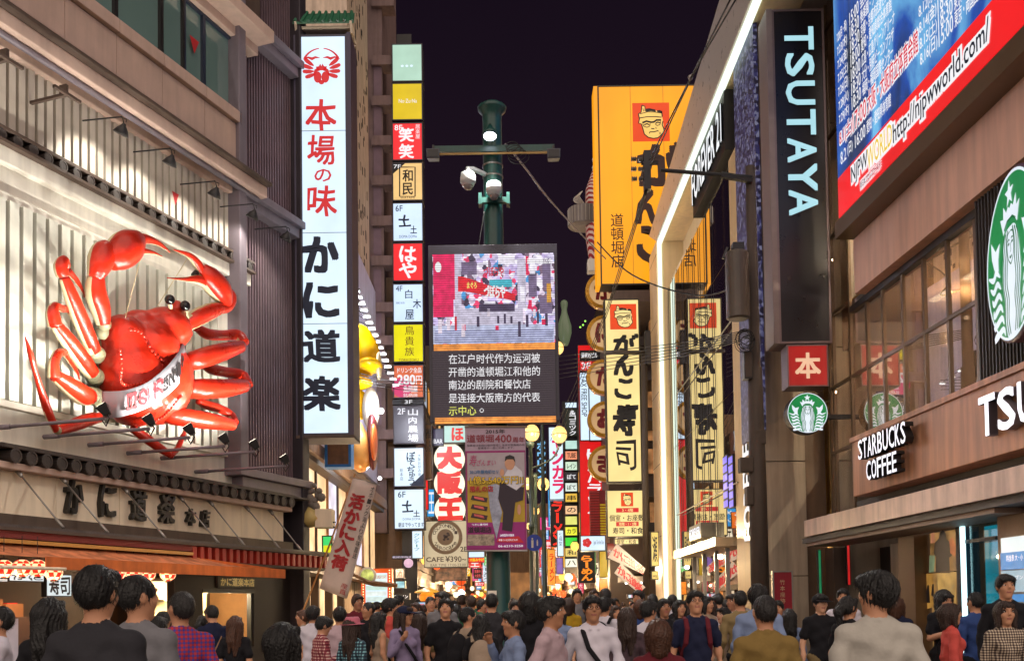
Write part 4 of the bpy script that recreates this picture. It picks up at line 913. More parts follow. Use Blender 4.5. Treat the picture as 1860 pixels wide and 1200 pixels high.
# yellow and tan sculpted figures, bar lamps
def blob(name, label, cat, parts, Y, h=.04):
 """sculpted sign: parts (name, material, [(px, py, rpx_x, rpx_y, depth radius m, y offset, k)])"""
 F = facing(Y); t = thing(name, label, cat, F.hit(parts[0][2][0][0], parts[0][2][0][1]))
 for nm, m, es in parts:
  pr = []
  for (px, py, rx, ry, rd, oy, k) in es:
   c = np.array(F.hit(px, py)) - np.array((0, 1, 0)) * oy; s_ = Y / FPX; pr.append(('e', c, (rx * s_, rd, ry * s_), None, k, 'a'))
  Vv, Qq = sdf_mesh(pr, h); me = mesh_from(Vv - np.array(t.location), Qq, nm, [m]); link(me, nm, t)
 return t
M_y = mat('gloss_yellow', (246, 190, 6), .2, var=.08); M_tan = mat('gloss_tan', (226, 160, 84), .35, var=.1); M_maroon = mat('gloss_maroon', (90, 30, 34), .4)
blob('yellow_sculpted_sign', 'giant glossy yellow sculpted helmet shape on the shopfront behind the tall white sign', 'sculpture',
     [('helmet', M_y, [(660, 645, 30, 42, .6, 0, .1), (652, 620, 26, 30, .5, .1, .1)]), ('brim', M_y, [(675, 668, 22, 12, .7, .3, .05), (650, 700, 30, 12, .6, .35, .05)]), ('cheek', M_y, [(652, 735, 18, 28, .4, .0, .1)]), ('rim', M_cream, [(690, 668, 5, 26, .3, .25, .02)])], 31.5)
blob('tan_sculpted_sign', 'giant tan rounded sculpture hanging below the yellow one with a dark striped edge', 'sculpture',
     [('body', M_tan, [(655, 818, 21, 40, .6, 0, .1), (648, 790, 16, 26, .4, .1, .1)]), ('edge', M_maroon, [(676, 800, 10, 54, .5, -.1, .05)]), ('inner', mat('gloss_orange', (226, 110, 50), .3), [(681, 805, 6, 34, .4, .25, .05)]), ('plate', M_white, [(672, 740, 16, 40, .3, -.2, .05)])], 31)
for i in range(16):
 f = i / 15; px = 647 + f * 72; py = 528 + f * 172; Yl = 30 + f * 11; F = facing(Yl); c = F.hit(px, py)
 t = thing('bar_lamp', 'slim white bar lamp in the descending row behind the tall white sign', 'lamp', c, 'descending row of bar lamps over the shopfront')
 w_ = (14 - 2 * f) / 2 * Yl / FPX; q = MB(); q.box(c.x - w_, c.x + w_, c.y - .08, c.y + .08, c.z, c.z + .05); q.build('hood', M_steel, t)
 q = MB(); q.box(c.x - w_ * .9, c.x + w_ * .9, c.y - .06, c.y + .06, c.z - .035, c.z - .001); q.build('tube', emit('bar_tube', (240, 250, 255), 3.2, 0), t)
 if i % 4 == 1: point('bar_glow', c + Vector((-.1, -.1, -.3)), 170, (.86, .88, 1), .05, t)
 q = MB(); q.tube([c + Vector((0, 0, .04)), c + Vector((-.35, .1, .25)), Vector((XL - .3, c.y + .1, c.z + .3))], .015, 5); q.build('bracket', M_black, t)
for i, (px, py, Yl) in enumerate(((673, 746, 30), (692, 746, 31), (690, 868, 33))):
 c = facing(Yl).hit(px, py); t = thing('bright_floodlight', ['bright white floodlight, left of the glaring pair', 'bright white floodlight, right of the glaring pair', 'small white floodlight above the banner top'][i], 'floodlight', c)
 r = .09 if i < 2 else .06; q = MB(); q.lathe(c, (0, 1, 0), [(0, r * 1.15), (.06, r * 1.1), (.16, r * .5)], 14); q.build('housing', M_black, t)
 q = MB(); q.lathe(c, (0, -1, 0), [(0, r), (.015, r * .96)], 18); q.build('lens', emit('glare_lens', (255, 255, 255), 9, 0), t)
 point('flood_glow', c - Vector((0, .4, 0)), 60, (.9, .95, 1), .1, t)
# orange framed menu board
t, F, U = sign('menu_light_board', 'tall lit menu board with an orange bulb-studded frame behind the banner', 31, 656, 1032, 712, 1106, W1, .4, emit('frame_orange', (240, 90, 20), .9), rim=.14)
cl = [(220, 235, 225), (226, 240, 230), (200, 230, 220), (228, 240, 236), (210, 230, 225), (240, 230, 60)]
for i in range(6):
 y0 = 1043 + i * 10; U2 = F.rect(665, y0, 703, y0 + 8.4); q = MB(); q.fbox(F, U2[0], U2[1], U2[2], U2[3], .012, .04); q.build('menu_panel', emit('menu_%d' % i, cl[i], 1.0, .15, 6), t)
q = MB()
for i in range(15):
 z = U[2] + .06 + (U[3] - U[2] - .12) * i / 14
 for u in (U[0] + .07, U[1] - .07): q.ball(F.pt(u, z, .03), .018, 6)
prop(q.build('frame_bulb', emit('bulb_warm', (255, 230, 170), 3, 0), t), kind='stuff')
letters(t, F, [('串カツ', 676, 1045, 700, 1050, dict(bold=.03))], I_red, .05)
Fd = facing(30.5); q = MB(); t = thing('round_lit_sign', 'round lit sign with coloured segments on a drooping timber bar', 'sign', Fd.hit(668, 1045))
c = Fd.hit(668, 1045); q.lathe(c, (0, -1, 0), [(0, .27), (.1, .27), (.11, .22)], 24); q.build('drum', M_white, t)
q = MB(); q.lathe(c - Vector((0, .105, 0)), (0, -1, 0), [(0, .2), (.01, .2)], 24); q.build('face', emit('round_face', (220, 225, 120), .9, .5, 6), t)
q = MB(); q.tube([Fd.hit(640, 1042, .3), Fd.hit(670, 1056, .3), Fd.hit(722, 1062, .3)], .05, 6); q.tube([Fd.hit(640, 1052, .3), Fd.hit(680, 1062, .3), Fd.hit(722, 1064, .3)], .04, 6); q.build('bar', M_timb, t)
# white counter with pink script
t, F, U = sign('menu_stand', 'cream standing menu board with pink script among the crowd on the left', 17.5, 634, 1111, 684, 1180, mat('stand_cream', (226, 206, 170), .6, var=.08), .5, M_white, rim=.03)
letters(t, F, [('Menu 500yen', 644, 1122, 676, 1130, dict(shear=.3))], paint('ink_pink', (200, 60, 70))); q = MB(); c = F.uv(660, 1146); disc(q, F, c[0], c[1], .2, .1, .014); q.build('print', mat('print_food', (210, 130, 110), .6, var=.5, scale=12), t)
q = MB(); q.box(t.location.x, t.location.x + .5, 17.55, 17.95, .0, t.location.z); q.build('base', M_white, t)
# ------------------------------------------------------------------ green pole with screen, cameras, banner
Y = 19.0; FP = facing(Y)
M_gr = mat('pole_green', (16, 66, 60), .35, var=.12, scale=4, dirt=.25); M_wp = mat('camera_white', (200, 206, 206), .35, var=.04)
def X(px, py, Yv=Y): return facing(Yv).hit(px, py)
PT = thing('green_pole', 'thick green street pole with cross arms carrying the video screen', 'pole', (X(906, 1080).x, Y, 0))
bx = X(906, 1090).x; tz = X(897, 188).z
q = MB(); q.lathe((bx, Y + .05, 0), (0, 0, 1), [(0, .3), (.3, .3), (.31, .235), (X(905, 770).z, .225), (X(905, 455).z, .19), (tz - .35, .185), (tz - .2, .19), (tz - .12, .27), (tz - .06, .28), (tz - .05, .22), (tz, .2)], 28); q.build('shaft', M_gr, PT, smooth=True)
q = MB(); q.lathe((bx, Y + .05, tz - .1), (0, 0, 1), [(0, .275), (.05, .275)], 12); q.build('flange', M_gr, PT)
q = MB(); za = X(890, 283).z; q.box(X(788, 280).x, X(1006, 280).x, Y - .3, Y - .2, za - .05, za + .07); q.build('cross_arm', M_gr, PT)
q = MB(); q.box(X(778, 291).x, X(1016, 291).x, Y - .36, Y - .33, za - .13, za - .1); q.build('ochre_rail', mat('rail_ochre', (150, 116, 50), .5), PT)
for z in (X(897, 302).z, X(897, 322).z):
 q = MB(); q.lathe((bx, Y + .05, z), (0, 0, 1), [(0, .2), (.03, .2)], 24); q.build('clamp_band', M_steel, PT, smooth=True)
q = MB(); z = X(897, 372).z; q.box(X(870, 372).x, X(926, 372).x, Y - .25, Y - .15, z - .05, z + .05); q.box(X(870, 372).x, X(876, 372).x, Y - .3, Y - .1, z - .1, z + .12); q.box(X(920, 372).x, X(926, 372).x, Y - .3, Y - .1, z - .1, z + .12); q.build('lower_bracket', M_gr, PT)
for i, px in enumerate((790, 1004)):
 c = X(px, 299); t = thing('loudspeaker', ['small grey loudspeaker under the left end of the green cross arm', 'small grey loudspeaker under the right end of the green cross arm'][i], 'loudspeaker', c)
 q = MB(); q.hexa([(c.x - .12, Y - .5, c.z - .1), (c.x + .12, Y - .5, c.z - .1), (c.x + .1, Y - .25, c.z - .06), (c.x - .1, Y - .25, c.z - .06), (c.x - .13, Y - .5, c.z + .09), (c.x + .13, Y - .5, c.z + .09), (c.x + .11, Y - .25, c.z + .1), (c.x - .11, Y - .25, c.z + .1)]); q.build('cabinet', mat('speaker_grey', (60, 62, 70), .5), t, bevel=.01)
 q = MB(); q.box(c.x - .1, c.x + .1, Y - .512, Y - .505, c.z - .075, c.z + .065); q.build('grille', M_black, t)
 q = MB(); q.box(c.x - .02, c.x + .02, Y - .4, Y - .3, c.z + .09, c.z + .2); q.build('hanger', M_black, t)
c = X(890, 246, 18.5); t = thing('pole_floodlight', 'round shining floodlight clamped near the top of the green pole', 'floodlight', c)
q = MB(); q.lathe(c + Vector((0, 0, .12)), (0, -.25, -1), [(-.1, .03), (0, .07), (.06, .12), (.13, .15), (.16, .145)], 20); q.build('hood', M_gr, t, smooth=True)
q = MB(); q.lathe(c + Vector((0, -.035, -.02)), (0, -.25, -1), [(0, .13), (.02, .12)], 20); q.build('lens', emit('pole_lens', (235, 240, 255), 12, 0), t)
q = MB(); q.tube([c + Vector((0, 0, .2)), c + Vector((0, .35, .22))], .03); q.build('bracket', M_black, t)
spot('pole_beam', c + Vector((0, -.1, -.12)), c + Vector((0, -1.2, -3)), 900, (1, .93, .85), 120, .12, t)
def dome_cam(px, py, Yv, lab, s_=1.0):
 c = X(px, py, Yv); t = thing('dome_camera', lab, 'camera', c)
 q = MB(); q.lathe(c + Vector((0, 0, .16 * s_)), (0, 0, -1), [(0, .05 * s_), (.02, .13 * s_), (.1, .145 * s_), (.19, .15 * s_), (.2, .135 * s_), (.26, .11 * s_)], 24); q.build('housing', M_wp, t, smooth=True)
 q = MB(); q.ball(c + Vector((0, 0, -.1 * s_)), .095 * s_, 16, (1, 1, .9)); q.build('dome', mat('dome_smoke', (120, 112, 110), .1, var=0), t, smooth=True); return t, c
t, c = dome_cam(850, 328, 18.7, 'white dome camera hanging on an arm left of the green pole')
q = MB(); q.tube([c + Vector((0, 0, .14)), c + Vector((0, .02, .24)), c + Vector((.1, .08, .26)), c + Vector((.42, .3, .2))], .045, 10); q.box(c.x + .36, c.x + .46, c.y + .2, c.y + .4, c.z + .02, c.z + .26); q.build('arm', M_wp, t, smooth=False)
t, c = dome_cam(897, 346, 18.62, 'white dome camera mounted on the front of the green pole')
q = MB(); q.box(c.x - .06, c.x + .06, c.y, c.y + .25, c.z + .12, c.z + .2); q.build('arm', M_wp, t)
q = MB(); Fq = FP.off(.3)
for k in range(5):
 r = .12 + .02 * k; q.tube([X(930 + 3 * k, 278 + 5 * k) + Vector((r * math.cos(a), -.3, r * .7 * math.sin(a))) for a in np.linspace(0, 2 * math.pi, 14)], .008, 5)
prop(q.build('cable_coil', M_cord), 'tangle of grey cable looped at the right of the green cross arm', 'cable coil')
def cable(name, pts, r, lab, m=None, sag=0.0, cat='cable'):
 P = [facing(y).hit(a, b) for a, b, y in pts]; C_ = [Vector(p) for p in smooth_line([tuple(p) for p in P], 8)]
 q = MB(); q.tube(C_, r, 5); return prop(q.build(name, m or M_cord, smooth=True), lab, cat)
cable('hanging_cable', [(918, 262, 18.9), (950, 300, 20), (1000, 365, 24), (1060, 430, 30), (1100, 470, 36)], .022, 'pale cable sagging from the green pole towards the gold sign', M_col)
cable('pole_wire', [(880, 385, 18.8), (874, 420, 18.8), (868, 458, 18.8)], .01, 'thin wire running down from the lower bracket to the screen top')
# video screen
SC = thing('video_screen', 'large outdoor video screen showing a street scene above lines of white Chinese text', 'screen', X(898, 772))
U = FP.rect(782, 456, 1013, 772); F = FP.off(.42)
q = MB(); q.fbox(FP, U[0], U[1], U[2], U[3], .0, .36); q.build('cabinet', mat('screen_cabinet', (44, 42, 58), .4), SC, bevel=.01)
Fs = FP.off(.36)
def srect(q, x0, y0, x1, y1, n, m=0): a = Fs.rect(x0, y0, x1, y1); q.fbox(Fs, a[0], a[1], a[2], a[3], max(0, n - .004), n, ) if m == 0 else None
q = MB(); srect(q, 786, 636, 1009, 757, .012); q.build('text_field', emit('screen_dark', (52, 42, 54), .9, .1, 30), SC)
q = MB(); srect(q, 788, 623.5, 1008, 636, .014); srect(q, 790, 757, 1010, 768, .014); q.build('orange_bar', emit('screen_orange', (255, 160, 70), 1.0, .25, 9), SC)
# moving picture, built as flat print of the screen
def pic_material():
 m = bpy.data.materials.new('screen_picture'); m.use_nodes = True; n = m.node_tree.nodes; l = m.node_tree.links; b = n['Principled BSDF']
 tc = n.new('ShaderNodeTexCoord'); mp = n.new('ShaderNodeMapping'); mp.inputs['Scale'].default_value = (8, 1, 6.5); l.new(tc.outputs['Object'], mp.inputs[0])
 v = n.new('ShaderNodeTexVoronoi'); v.distance = 'MANHATTAN'; v.inputs['Scale'].default_value = 1.4; l.new(mp.outputs[0], v.inputs[0])
 r = n.new('ShaderNodeValToRGB'); r.color_ramp.interpolation = 'CONSTANT'; cs = [(0, (196, 180, 226)), (.16, (238, 232, 246)), (.34, (120, 96, 120)), (.46, (226, 210, 230)), (.6, (60, 50, 78)), (.68, (214, 206, 236)), (.8, (236, 60, 110)), (.88, (70, 150, 210)), (.95, (244, 240, 250))]
 sp = n.new('ShaderNodeSeparateColor'); l.new(v.outputs['Color'], sp.inputs[0]); l.new(sp.outputs[0], r.inputs[0])
 e = r.color_ramp.elements
 while len(e) < len(cs): e.new(.5)
 for k, (p, c) in enumerate(cs): e[k].position = p; e[k].color = lin(c) + (1,)
 no = n.new('ShaderNodeTexNoise'); no.inputs['Scale'].default_value = 6; no.inputs['Detail'].default_value = 6; mp2 = n.new('ShaderNodeMapping'); mp2.inputs['Scale'].default_value = (1.2, 1, 2.2); l.new(tc.outputs['Object'], mp2.inputs[0]); l.new(mp2.outputs[0], no.inputs[0])
 r2 = n.new('ShaderNodeValToRGB'); r2.color_ramp.elements[0].position = .38; r2.color_ramp.elements[1].position = .55; r2.color_ramp.elements[0].color = (.12, .1, .2, 1); l.new(no.outputs[0], r2.inputs[0])
 mx = n.new('ShaderNodeMix'); mx.data_type = 'RGBA'; mx.blend_type = 'MULTIPLY'; mx.inputs[0].default_value = .5; l.new(r.outputs[0], mx.inputs[6]); l.new(r2.outputs[0], mx.inputs[7])
 l.new(mx.outputs[2], b.inputs['Emission Color']); b.inputs['Emission Strength'].default_value = .72; b.inputs['Base Color'].default_value = (.02, .02, .02, 1); return m
q = MB(); srect(q, 786.5, 461, 1007.5, 623.5, .012); q.build('moving_picture', pic_material(), SC)
def pr(name, rects, col, n=.018, k=1.0, polys=()):
 q = MB()
 for r in rects: a = Fs.rect(*r); q.add([Fs.pt(a[0], a[2], n), Fs.pt(a[1], a[2], n), Fs.pt(a[1], a[3], n), Fs.pt(a[0], a[3], n)], [(0, 1, 2, 3)])
 for p in polys: poly(q, Fs, [Fs.uv(*c) for c in p], n)
 return q.build(name, emit('scr_' + name, col, k, .2, 12, light=False), SC)
pr('picture_pink', [(787, 462, 826, 545), (787, 545, 824, 576)], (232, 20, 96))
pr('picture_wall', [(826, 462, 838, 600), (838, 560, 950, 623), (940, 470, 955, 560)], (206, 200, 224), .016)
pr('picture_pavement', [(787, 590, 1007, 623)], (196, 204, 236), .017)
pr('picture_street_mark', [(790, 600 + 4 * i, 1005, 601.4 + 4 * i) for i in range(6)], (110, 110, 160), .019)
pr('picture_window', [(838, 476, 866, 500), (960, 500, 975, 540), (985, 470, 1000, 520), (980, 540, 1003, 570)], (120, 104, 140), .019)
pr('picture_red', [], (224, 14, 44), .022, 1.0, [((832, 502), (845, 504), (936, 535), (936, 547), (845, 530), (832, 530))])
pr('picture_pink2', [(955, 466, 960, 500), (984, 580, 992, 590), (960, 545, 966, 560), (840, 590, 846, 600), (900, 592, 906, 600)], (230, 30, 90), .021)
pr('picture_white', [(962, 470, 972, 498), (905, 463, 935, 480), (880, 548, 900, 553), (945, 520, 953, 548)], (244, 240, 255), .020)
pr('picture_redside', [(826, 575, 830, 600)], (214, 20, 60), .02)
pr('picture_cyan', [(889, 508, 930, 522)], (60, 180, 200), .02); pr('picture_gold', [(993, 515, 1001, 550)], (220, 160, 60), .02)
pr('picture_dark', [(870, 552, 935, 566), (903, 574, 907, 588), (915, 570, 919, 588), (955, 572, 960, 594), (975, 566, 979, 588), (941, 584, 946, 612), (866, 575, 871, 594), (990, 570, 995, 592), (927, 575, 931, 588)], (60, 50, 84), .021)
pr('picture_people', [(812, 576, 818, 600), (838, 588, 845, 612), (796, 580, 803, 606), (885, 560, 890, 575), (968, 562, 973, 575)], (226, 214, 230), .021)
letters(SC, Fs, [('まぐろ', 848, 512, 866, 524, dict(bold=.05)), ], emit('scr_yellow', (250, 220, 110), 1, 0, light=False), .026)
letters(SC, Fs, [('づぼらや', 879, 518, 918, 541, dict(bold=.05)), ('道頓堀商店会', 957, 469, 1003, 479, dict(bold=.05))], I_wht, .026)
letters(SC, Fs, [('づぼらや', 878, 484, 915, 502, dict(bold=.04))], emit('scr_red2', (200, 40, 70), 1, 0, light=False), .026)
q = MB(); c = Fs.uv(796, 486); disc(q, Fs, c[0], c[1], .06, .1, .024); c = Fs.uv(792, 462); q.build('picture_dot', I_wht, SC)
for k, s_ in enumerate(('在江户时代作为运河被', '开凿的道顿堀江和他的', '南边的剧院和餐饮店', '是连接大阪南方的代表')):
 y = 642 + k * 23.7; x1 = 981 if len(s_) == 10 else 964; letters(SC, Fs, [(s_, 815, y, x1, y + 17.5, dict(bold=.012))], I_wht, .02)
letters(SC, Fs, [('示中心', 815, 737, 865, 754, dict(bold=.012))], emit('scr_yel3', (236, 240, 110), 1, 0, light=False), .02, 'yellow_lettering'); letters(SC, Fs, [('。', 871, 741, 879, 749, {})], I_wht, .02)
q = MB()
for i in range(79): z = U[2] + .02 + (U[3] - U[2] - .04) * i / 78; q.fbox(Fs, U[0] + .04, U[1] - .04, z, z + .006, .03, .034)
prop(q.build('louvre', M_black, SC), kind='stuff')
for px in (868, 928):
 q = MB(); q.tube([X(px, 462), X(px, 470) + Vector((0, .0, .1))], .01); q.build('hanger', M_steel, SC)
# banner on the pole under the screen
PB = thing('anniversary_banner', 'printed fabric banner with a magenta poster below the video screen', 'banner', X(900, 1000))
Fb2 = facing(18.7); M_ban = mat('banner_lilac', (168, 148, 166), .7, var=.05)
def brect(nm, x0, y0, x1, y1, n, m): a = Fb2.rect(x0, y0, x1, y1); q = MB(); q.fbox(Fb2, a[0], a[1], a[2], a[3], max(n - .006, -.01), n); return q.build(nm, m, PB)
brect('cloth', 846, 776, 956, 1000, 0, M_ban); brect('poster_border', 846.5, 818, 955.5, 998, .005, mat('poster_magenta', (140, 36, 104), .6, var=.06)); brect('poster_upper', 849, 822, 953, 948, .010, mat('poster_yellow', (176, 146, 40), .6, var=.15, scale=3))
brect('poster_sky', 849, 822, 953, 872, .014, mat('poster_pale', (168, 158, 166), .6, var=.1)); brect('poster_lower', 849, 948, 953, 995, .010, mat('poster_magenta2', (150, 34, 118), .6, var=.1))
q = MB()
poly(q, Fb2, [Fb2.uv(*c) for c in ((886, 882), (900, 878), (915, 885), (905, 905), (912, 930), (906, 960), (902, 978), (896, 955), (890, 925))], .018); q.build('fish_belly', mat('poster_fish', (150, 156, 176), .5, var=.4, scale=8), PB)
q = MB(); poly(q, Fb2, [Fb2.uv(*c) for c in ((908, 875), (938, 884), (952, 884), (950, 908), (936, 912), (930, 965), (912, 962), (914, 930), (905, 905))], .019); q.build('apron', mat('poster_apron', (42, 30, 44), .6), PB)
q = MB(); poly(q, Fb2, [Fb2.uv(*c) for c in ((924, 850), (936, 845), (948, 856), (952, 878), (938, 890), (920, 880), (914, 866))], .021); q.build('shirt', mat('poster_shirt', (206, 206, 216), .6), PB)
q = MB(); c = Fb2.uv(926, 841); disc(q, Fb2, c[0], c[1], .095, .13, .023); c = Fb2.uv(943, 925); disc(q, Fb2, c[0], c[1], .035, .1, .02); c = Fb2.uv(912, 858); disc(q, Fb2, c[0], c[1], .04, .07, .024); q.build('skin', mat('poster_skin', (200, 150, 120), .6), PB)
q = MB(); poly(q, Fb2, [Fb2.uv(*c) for c in ((917, 838), (918, 829), (926, 826), (934, 829), (936, 840), (932, 834), (921, 834))], .026); q.build('hair', I_blk, PB)
q = MB()
for y in (899, 915, 931): poly(q, Fb2, [Fb2.uv(*c) for c in ((858, y), (886, y + 5), (884, y + 13), (855, y + 8))], .018)
q.build('dish', mat('poster_dish', (50, 24, 30), .5), PB)
q = MB()
for y in (899, 915, 931): poly(q, Fb2, [Fb2.uv(*c) for c in ((861, y + 2), (878, y + 5), (880, y + 10), (862, y + 6))], .021)
q.build('tuna_slice', mat('poster_tuna', (206, 90, 90), .5, var=.3, scale=10), PB)
brect('photo_strip', 849, 970, 898, 990, .014, mat('poster_photo', (150, 136, 120), .6, var=.6, scale=14)); q = MB(); poly(q, Fb2, [Fb2.uv(*c) for c in ((902, 984), (905, 977), (942, 973), (952, 985))], .016); q.build('arrow_plate', mat('poster_red', (190, 30, 50), .5), PB)
letters(PB, Fb2, [('2015年', 882, 779, 917, 787, dict(bold=.02)), ('協賛金は街路灯維持管理と清掃対策費用の他', 848, 806, 953, 810, {}), ('警備等の一部に利用します。', 868, 811, 934, 815, {})], I_blk, .012)
letters(PB, Fb2, [('道頓堀', 848, 789, 897, 803, dict(bold=.02)), ('400', 899, 789, 929, 803, dict(bold=.02)), ('周年', 931, 793, 953, 803, dict(bold=.02))], paint('ink_crimson', (130, 20, 40)), .012)
letters(PB, Fb2, [('寿', 852, 826, 866, 846, dict(shear=.2)), ('ざんまい', 866, 834, 900, 845, dict(shear=.2))], paint('ink_rose', (176, 60, 110)), .03)
letters(PB, Fb2, [('2013年築地初セリ', 853, 853, 905, 860, dict(bold=.03))], paint('ink_blue2', (40, 100, 150)), .03)
letters(PB, Fb2, [('1億5,540万円!!', 853, 863.5, 951, 879.5, dict(bold=.06))], paint('ink_olive', (60, 50, 30)), .029, 'outline'); letters(PB, Fb2, [('1億5,540万円!!', 854, 864, 950, 879, dict(bold=.015))], paint('ink_gold', (226, 190, 30)), .032)
letters(PB, Fb2, [('落札の店', 853, 882, 896, 893, dict(bold=.05))], paint('ink_red3', (170, 24, 36)), .03)
letters(PB, Fb2, [('道頓堀店', 850, 956, 893, 967, dict(bold=.03)), ], I_blk, .03); letters(PB, Fb2, [('24時間年中無休', 908, 969, 934, 974, {}), ('中座くいだおれビル1F', 906, 978, 940, 982, {}), ('つきじ喜代村', 857, 950, 886, 954, {}), ('06-6210-3250', 905, 989, 950, 993, {})], I_wht, .03)
q = MB(); z = X(900, 774, 18.7).z; q.tube([X(844, 775, 18.7), X(958, 775, 18.7)], .02); q.tube([X(844, 1000, 18.7), X(958, 1000, 18.7)], .015); q.tube([X(900, 775, 18.7), X(900, 775, 19)], .02); q.build('banner_rail', M_steel, PB)
for px, py, s_ in ((895, 1075, 'OSAKA'),):
 F = facing(18.74); q = MB(); U = F.rect(886, 1072, 902, 1080); q.fbox(F, U[0], U[1], U[2], U[3], .0, .03); prop(q.build('pole_sticker', M_white), 'small white sticker on the lower green pole', 'sticker')
# ------------------------------------------------------------------ gold restaurant signs
def chef(q_ink, q_sq, q_face, F, x0, y0, x1, y1, n):
 """stern cook's face emblem; coordinates 0..1200 over the orange square's picture"""
 U = F.rect(x0, y0, x1, y1, n)
 def c(x, y): return (U[0] + (x - 100) / 800 * (U[1] - U[0]), U[3] - (y - 80) / 840 * (U[3] - U[2]))
 s_ = (U[1] - U[0]) / 800
 poly(q_sq, F, [(U[0], U[2]), (U[1], U[2]), (U[1], U[3]), (U[0], U[3])], n)
 poly(q_face, F, [c(*p) for p in ((290, 300), (320, 130), (380, 160), (390, 240), (720, 260), (740, 380), (760, 470), (780, 690), (720, 770), (640, 850), (520, 855), (400, 810), (340, 740), (310, 560), (240, 510), (250, 420), (230, 310))], n + .004)
 for pts, wd in (([(310, 130), (290, 280), (230, 320), (250, 430), (230, 520), (290, 540), (320, 640), (350, 760), (430, 830), (540, 858), (640, 845), (700, 800), (780, 700), (770, 640), (740, 560), (760, 480)], 22), ([(310, 130), (375, 160), (375, 260)], 20),
     ([(260, 320), (420, 280), (580, 285), (735, 310)], 16), ([(250, 410), (420, 385), (600, 385), (730, 400)], 20), ([(735, 260), (745, 390)], 24), ([(310, 515), (400, 480), (500, 505), (560, 500), (620, 460), (720, 460)], 40),
     ([(320, 540), (340, 590), (410, 615), (470, 590), (480, 530)], 18), ([(585, 540), (630, 580), (690, 560), (710, 490)], 18), ([(350, 560), (410, 535), (460, 560)], 28), ([(600, 530), (645, 505), (690, 520)], 28),
     ([(500, 640), (570, 650)], 22), ([(600, 610), (610, 650)], 16), ([(460, 750), (470, 715), (560, 715), (650, 690), (655, 710)], 22), ([(690, 720), (690, 770)], 20), ([(330, 200), (345, 270)], 12)):
  stroke(q_ink, F, [c(*p) for p in pts], wd * s_, n + .008)
 poly(q_ink, F, [c(*p) for p in ((390, 210), (470, 200), (600, 230), (610, 280), (500, 265), (385, 275))], n + .008); poly(q_ink, F, [c(*p) for p in ((630, 250), (700, 240), (740, 280), (735, 310), (640, 285))], n + .008)
def chef_on(t, F, x0, y0, x1, y1, n=.016, face=None):
 a, b, c = MB(), MB(), MB(); chef(a, b, c, F, x0, y0, x1, y1, n)
 b.build('emblem_square', emit('emblem_orange', (240, 70, 10), .9, .05, light=False), t); c.build('emblem_face', face or emit('emblem_pale', (255, 206, 110), .95, .05, light=False), t); a.build('emblem_ink', I_blk, t)
AMB = emit('light_amber', (250, 160, 16), 1.15, .12, .35, stretch=(1, 1, .5))
M_dk2 = mat('sign_frame_dark', (50, 44, 34), .5)
t, F, U = sign('gold_roof_sign', 'huge amber lightbox with a cook emblem and brown brush letters, hanging high over the street', 41.5, 1088, 155, 1267, 517, AMB, .9, M_dk2, rim=.06)
def bigsign_side(t, F, U, dp, m): q = MB(); q.fbox(F, U[0] - .16, U[0], U[2], U[3], -dp, -.02); q.build('lit_side', m, t)
bigsign_side(t, F, U, .9, AMB)
q = MB()
for k in (1, 2): u = U[0] + (U[1] - U[0]) * k / 3; q.fbox(F, u - .01, u + .01, U[2] + .06, U[3] - .06, .012, .013)
q.build('panel_joint', paint('joint_amber', (160, 110, 40)), t)
chef_on(t, F, 1149, 187, 1216, 257)
Bk = dict(bold=.10, wob=.06, shear=.2)
q = MB(); text(q, F, 'が', 1156, 258, 1238, 340, .02, bold=.085, wob=.05, shear=.1); text(q, F, 'ん', 1150, 343, 1210, 408, .02, bold=.09, wob=.05); text(q, F, 'こ', 1158, 412, 1206, 478, .02, bold=.12, wob=.08)
q.build('brush_lettering', I_brn, t)
letters(t, F, [('道頓堀店', 1110, 388, 1133, 486, dict(vertical=True, bold=.012, gap=.06))], I_brn)
CRW = emit('light_creamwhite', (255, 226, 150), 1.0, .1, .8)
t2, F, U = sign('gold_vertical_sign', 'tall narrow cream lightbox with cook emblem and black brush letters', 39.3, 1100, 543, 1164, 876, CRW, .5, M_dk2, rim=.05)
chef_on(t2, F, 1108, 552, 1156, 598, .016, CRW)
letters(t2, F, [('が', 1112, 606, 1158, 640, Bk), ('ん', 1112, 640, 1152, 682, Bk), ('こ', 1116, 688, 1148, 724, Bk), ('寿', 1112, 732, 1158, 790, Bk), ('司', 1118, 800, 1154, 852, dict(bold=.03, wob=.06))], I_blk)
t3, F, U = sign('gold_menu_sign', 'squarish cream lightbox listing private rooms below the narrow one', 39.3, 1102, 889, 1172, 975, CRW, .4, M_dk2, rim=.04)
chef_on(t3, F, 1128, 894, 1150, 919, .016, CRW)
letters(t3, F, [('個室・お座敷', 1107, 934, 1169, 946, dict(bold=.02)), ('寿司・和食', 1113, 957, 1168, 969, dict(bold=.03))], I_blk)
q = MB()
for a in ((1119, 922, 1160, 930), (1119, 947, 1160, 955)): r = F.rect(*a); q.add([F.pt(r[0], r[2], .016), F.pt(r[1], r[2], .016), F.pt(r[1], r[3], .016), F.pt(r[0], r[3], .016)], [(0, 1, 2, 3)])
q.build('red_band', I_red, t3); letters(t3, F, [('3・4階', 1130, 923, 1150, 929, dict(bold=.02)), ('地階・1・2階', 1124, 948, 1156, 954, dict(bold=.02))], CRW, .022)
t4, F, U = sign('thin_lit_sign', 'thin yellowish lit strip sign under the private-room sign', 39.3, 1116, 978, 1160, 988, CRW, .3, M_dk2, rim=.02); letters(t4, F, [('個室・和食', 1120, 979, 1156, 987, dict(bold=.02))], I_blk)
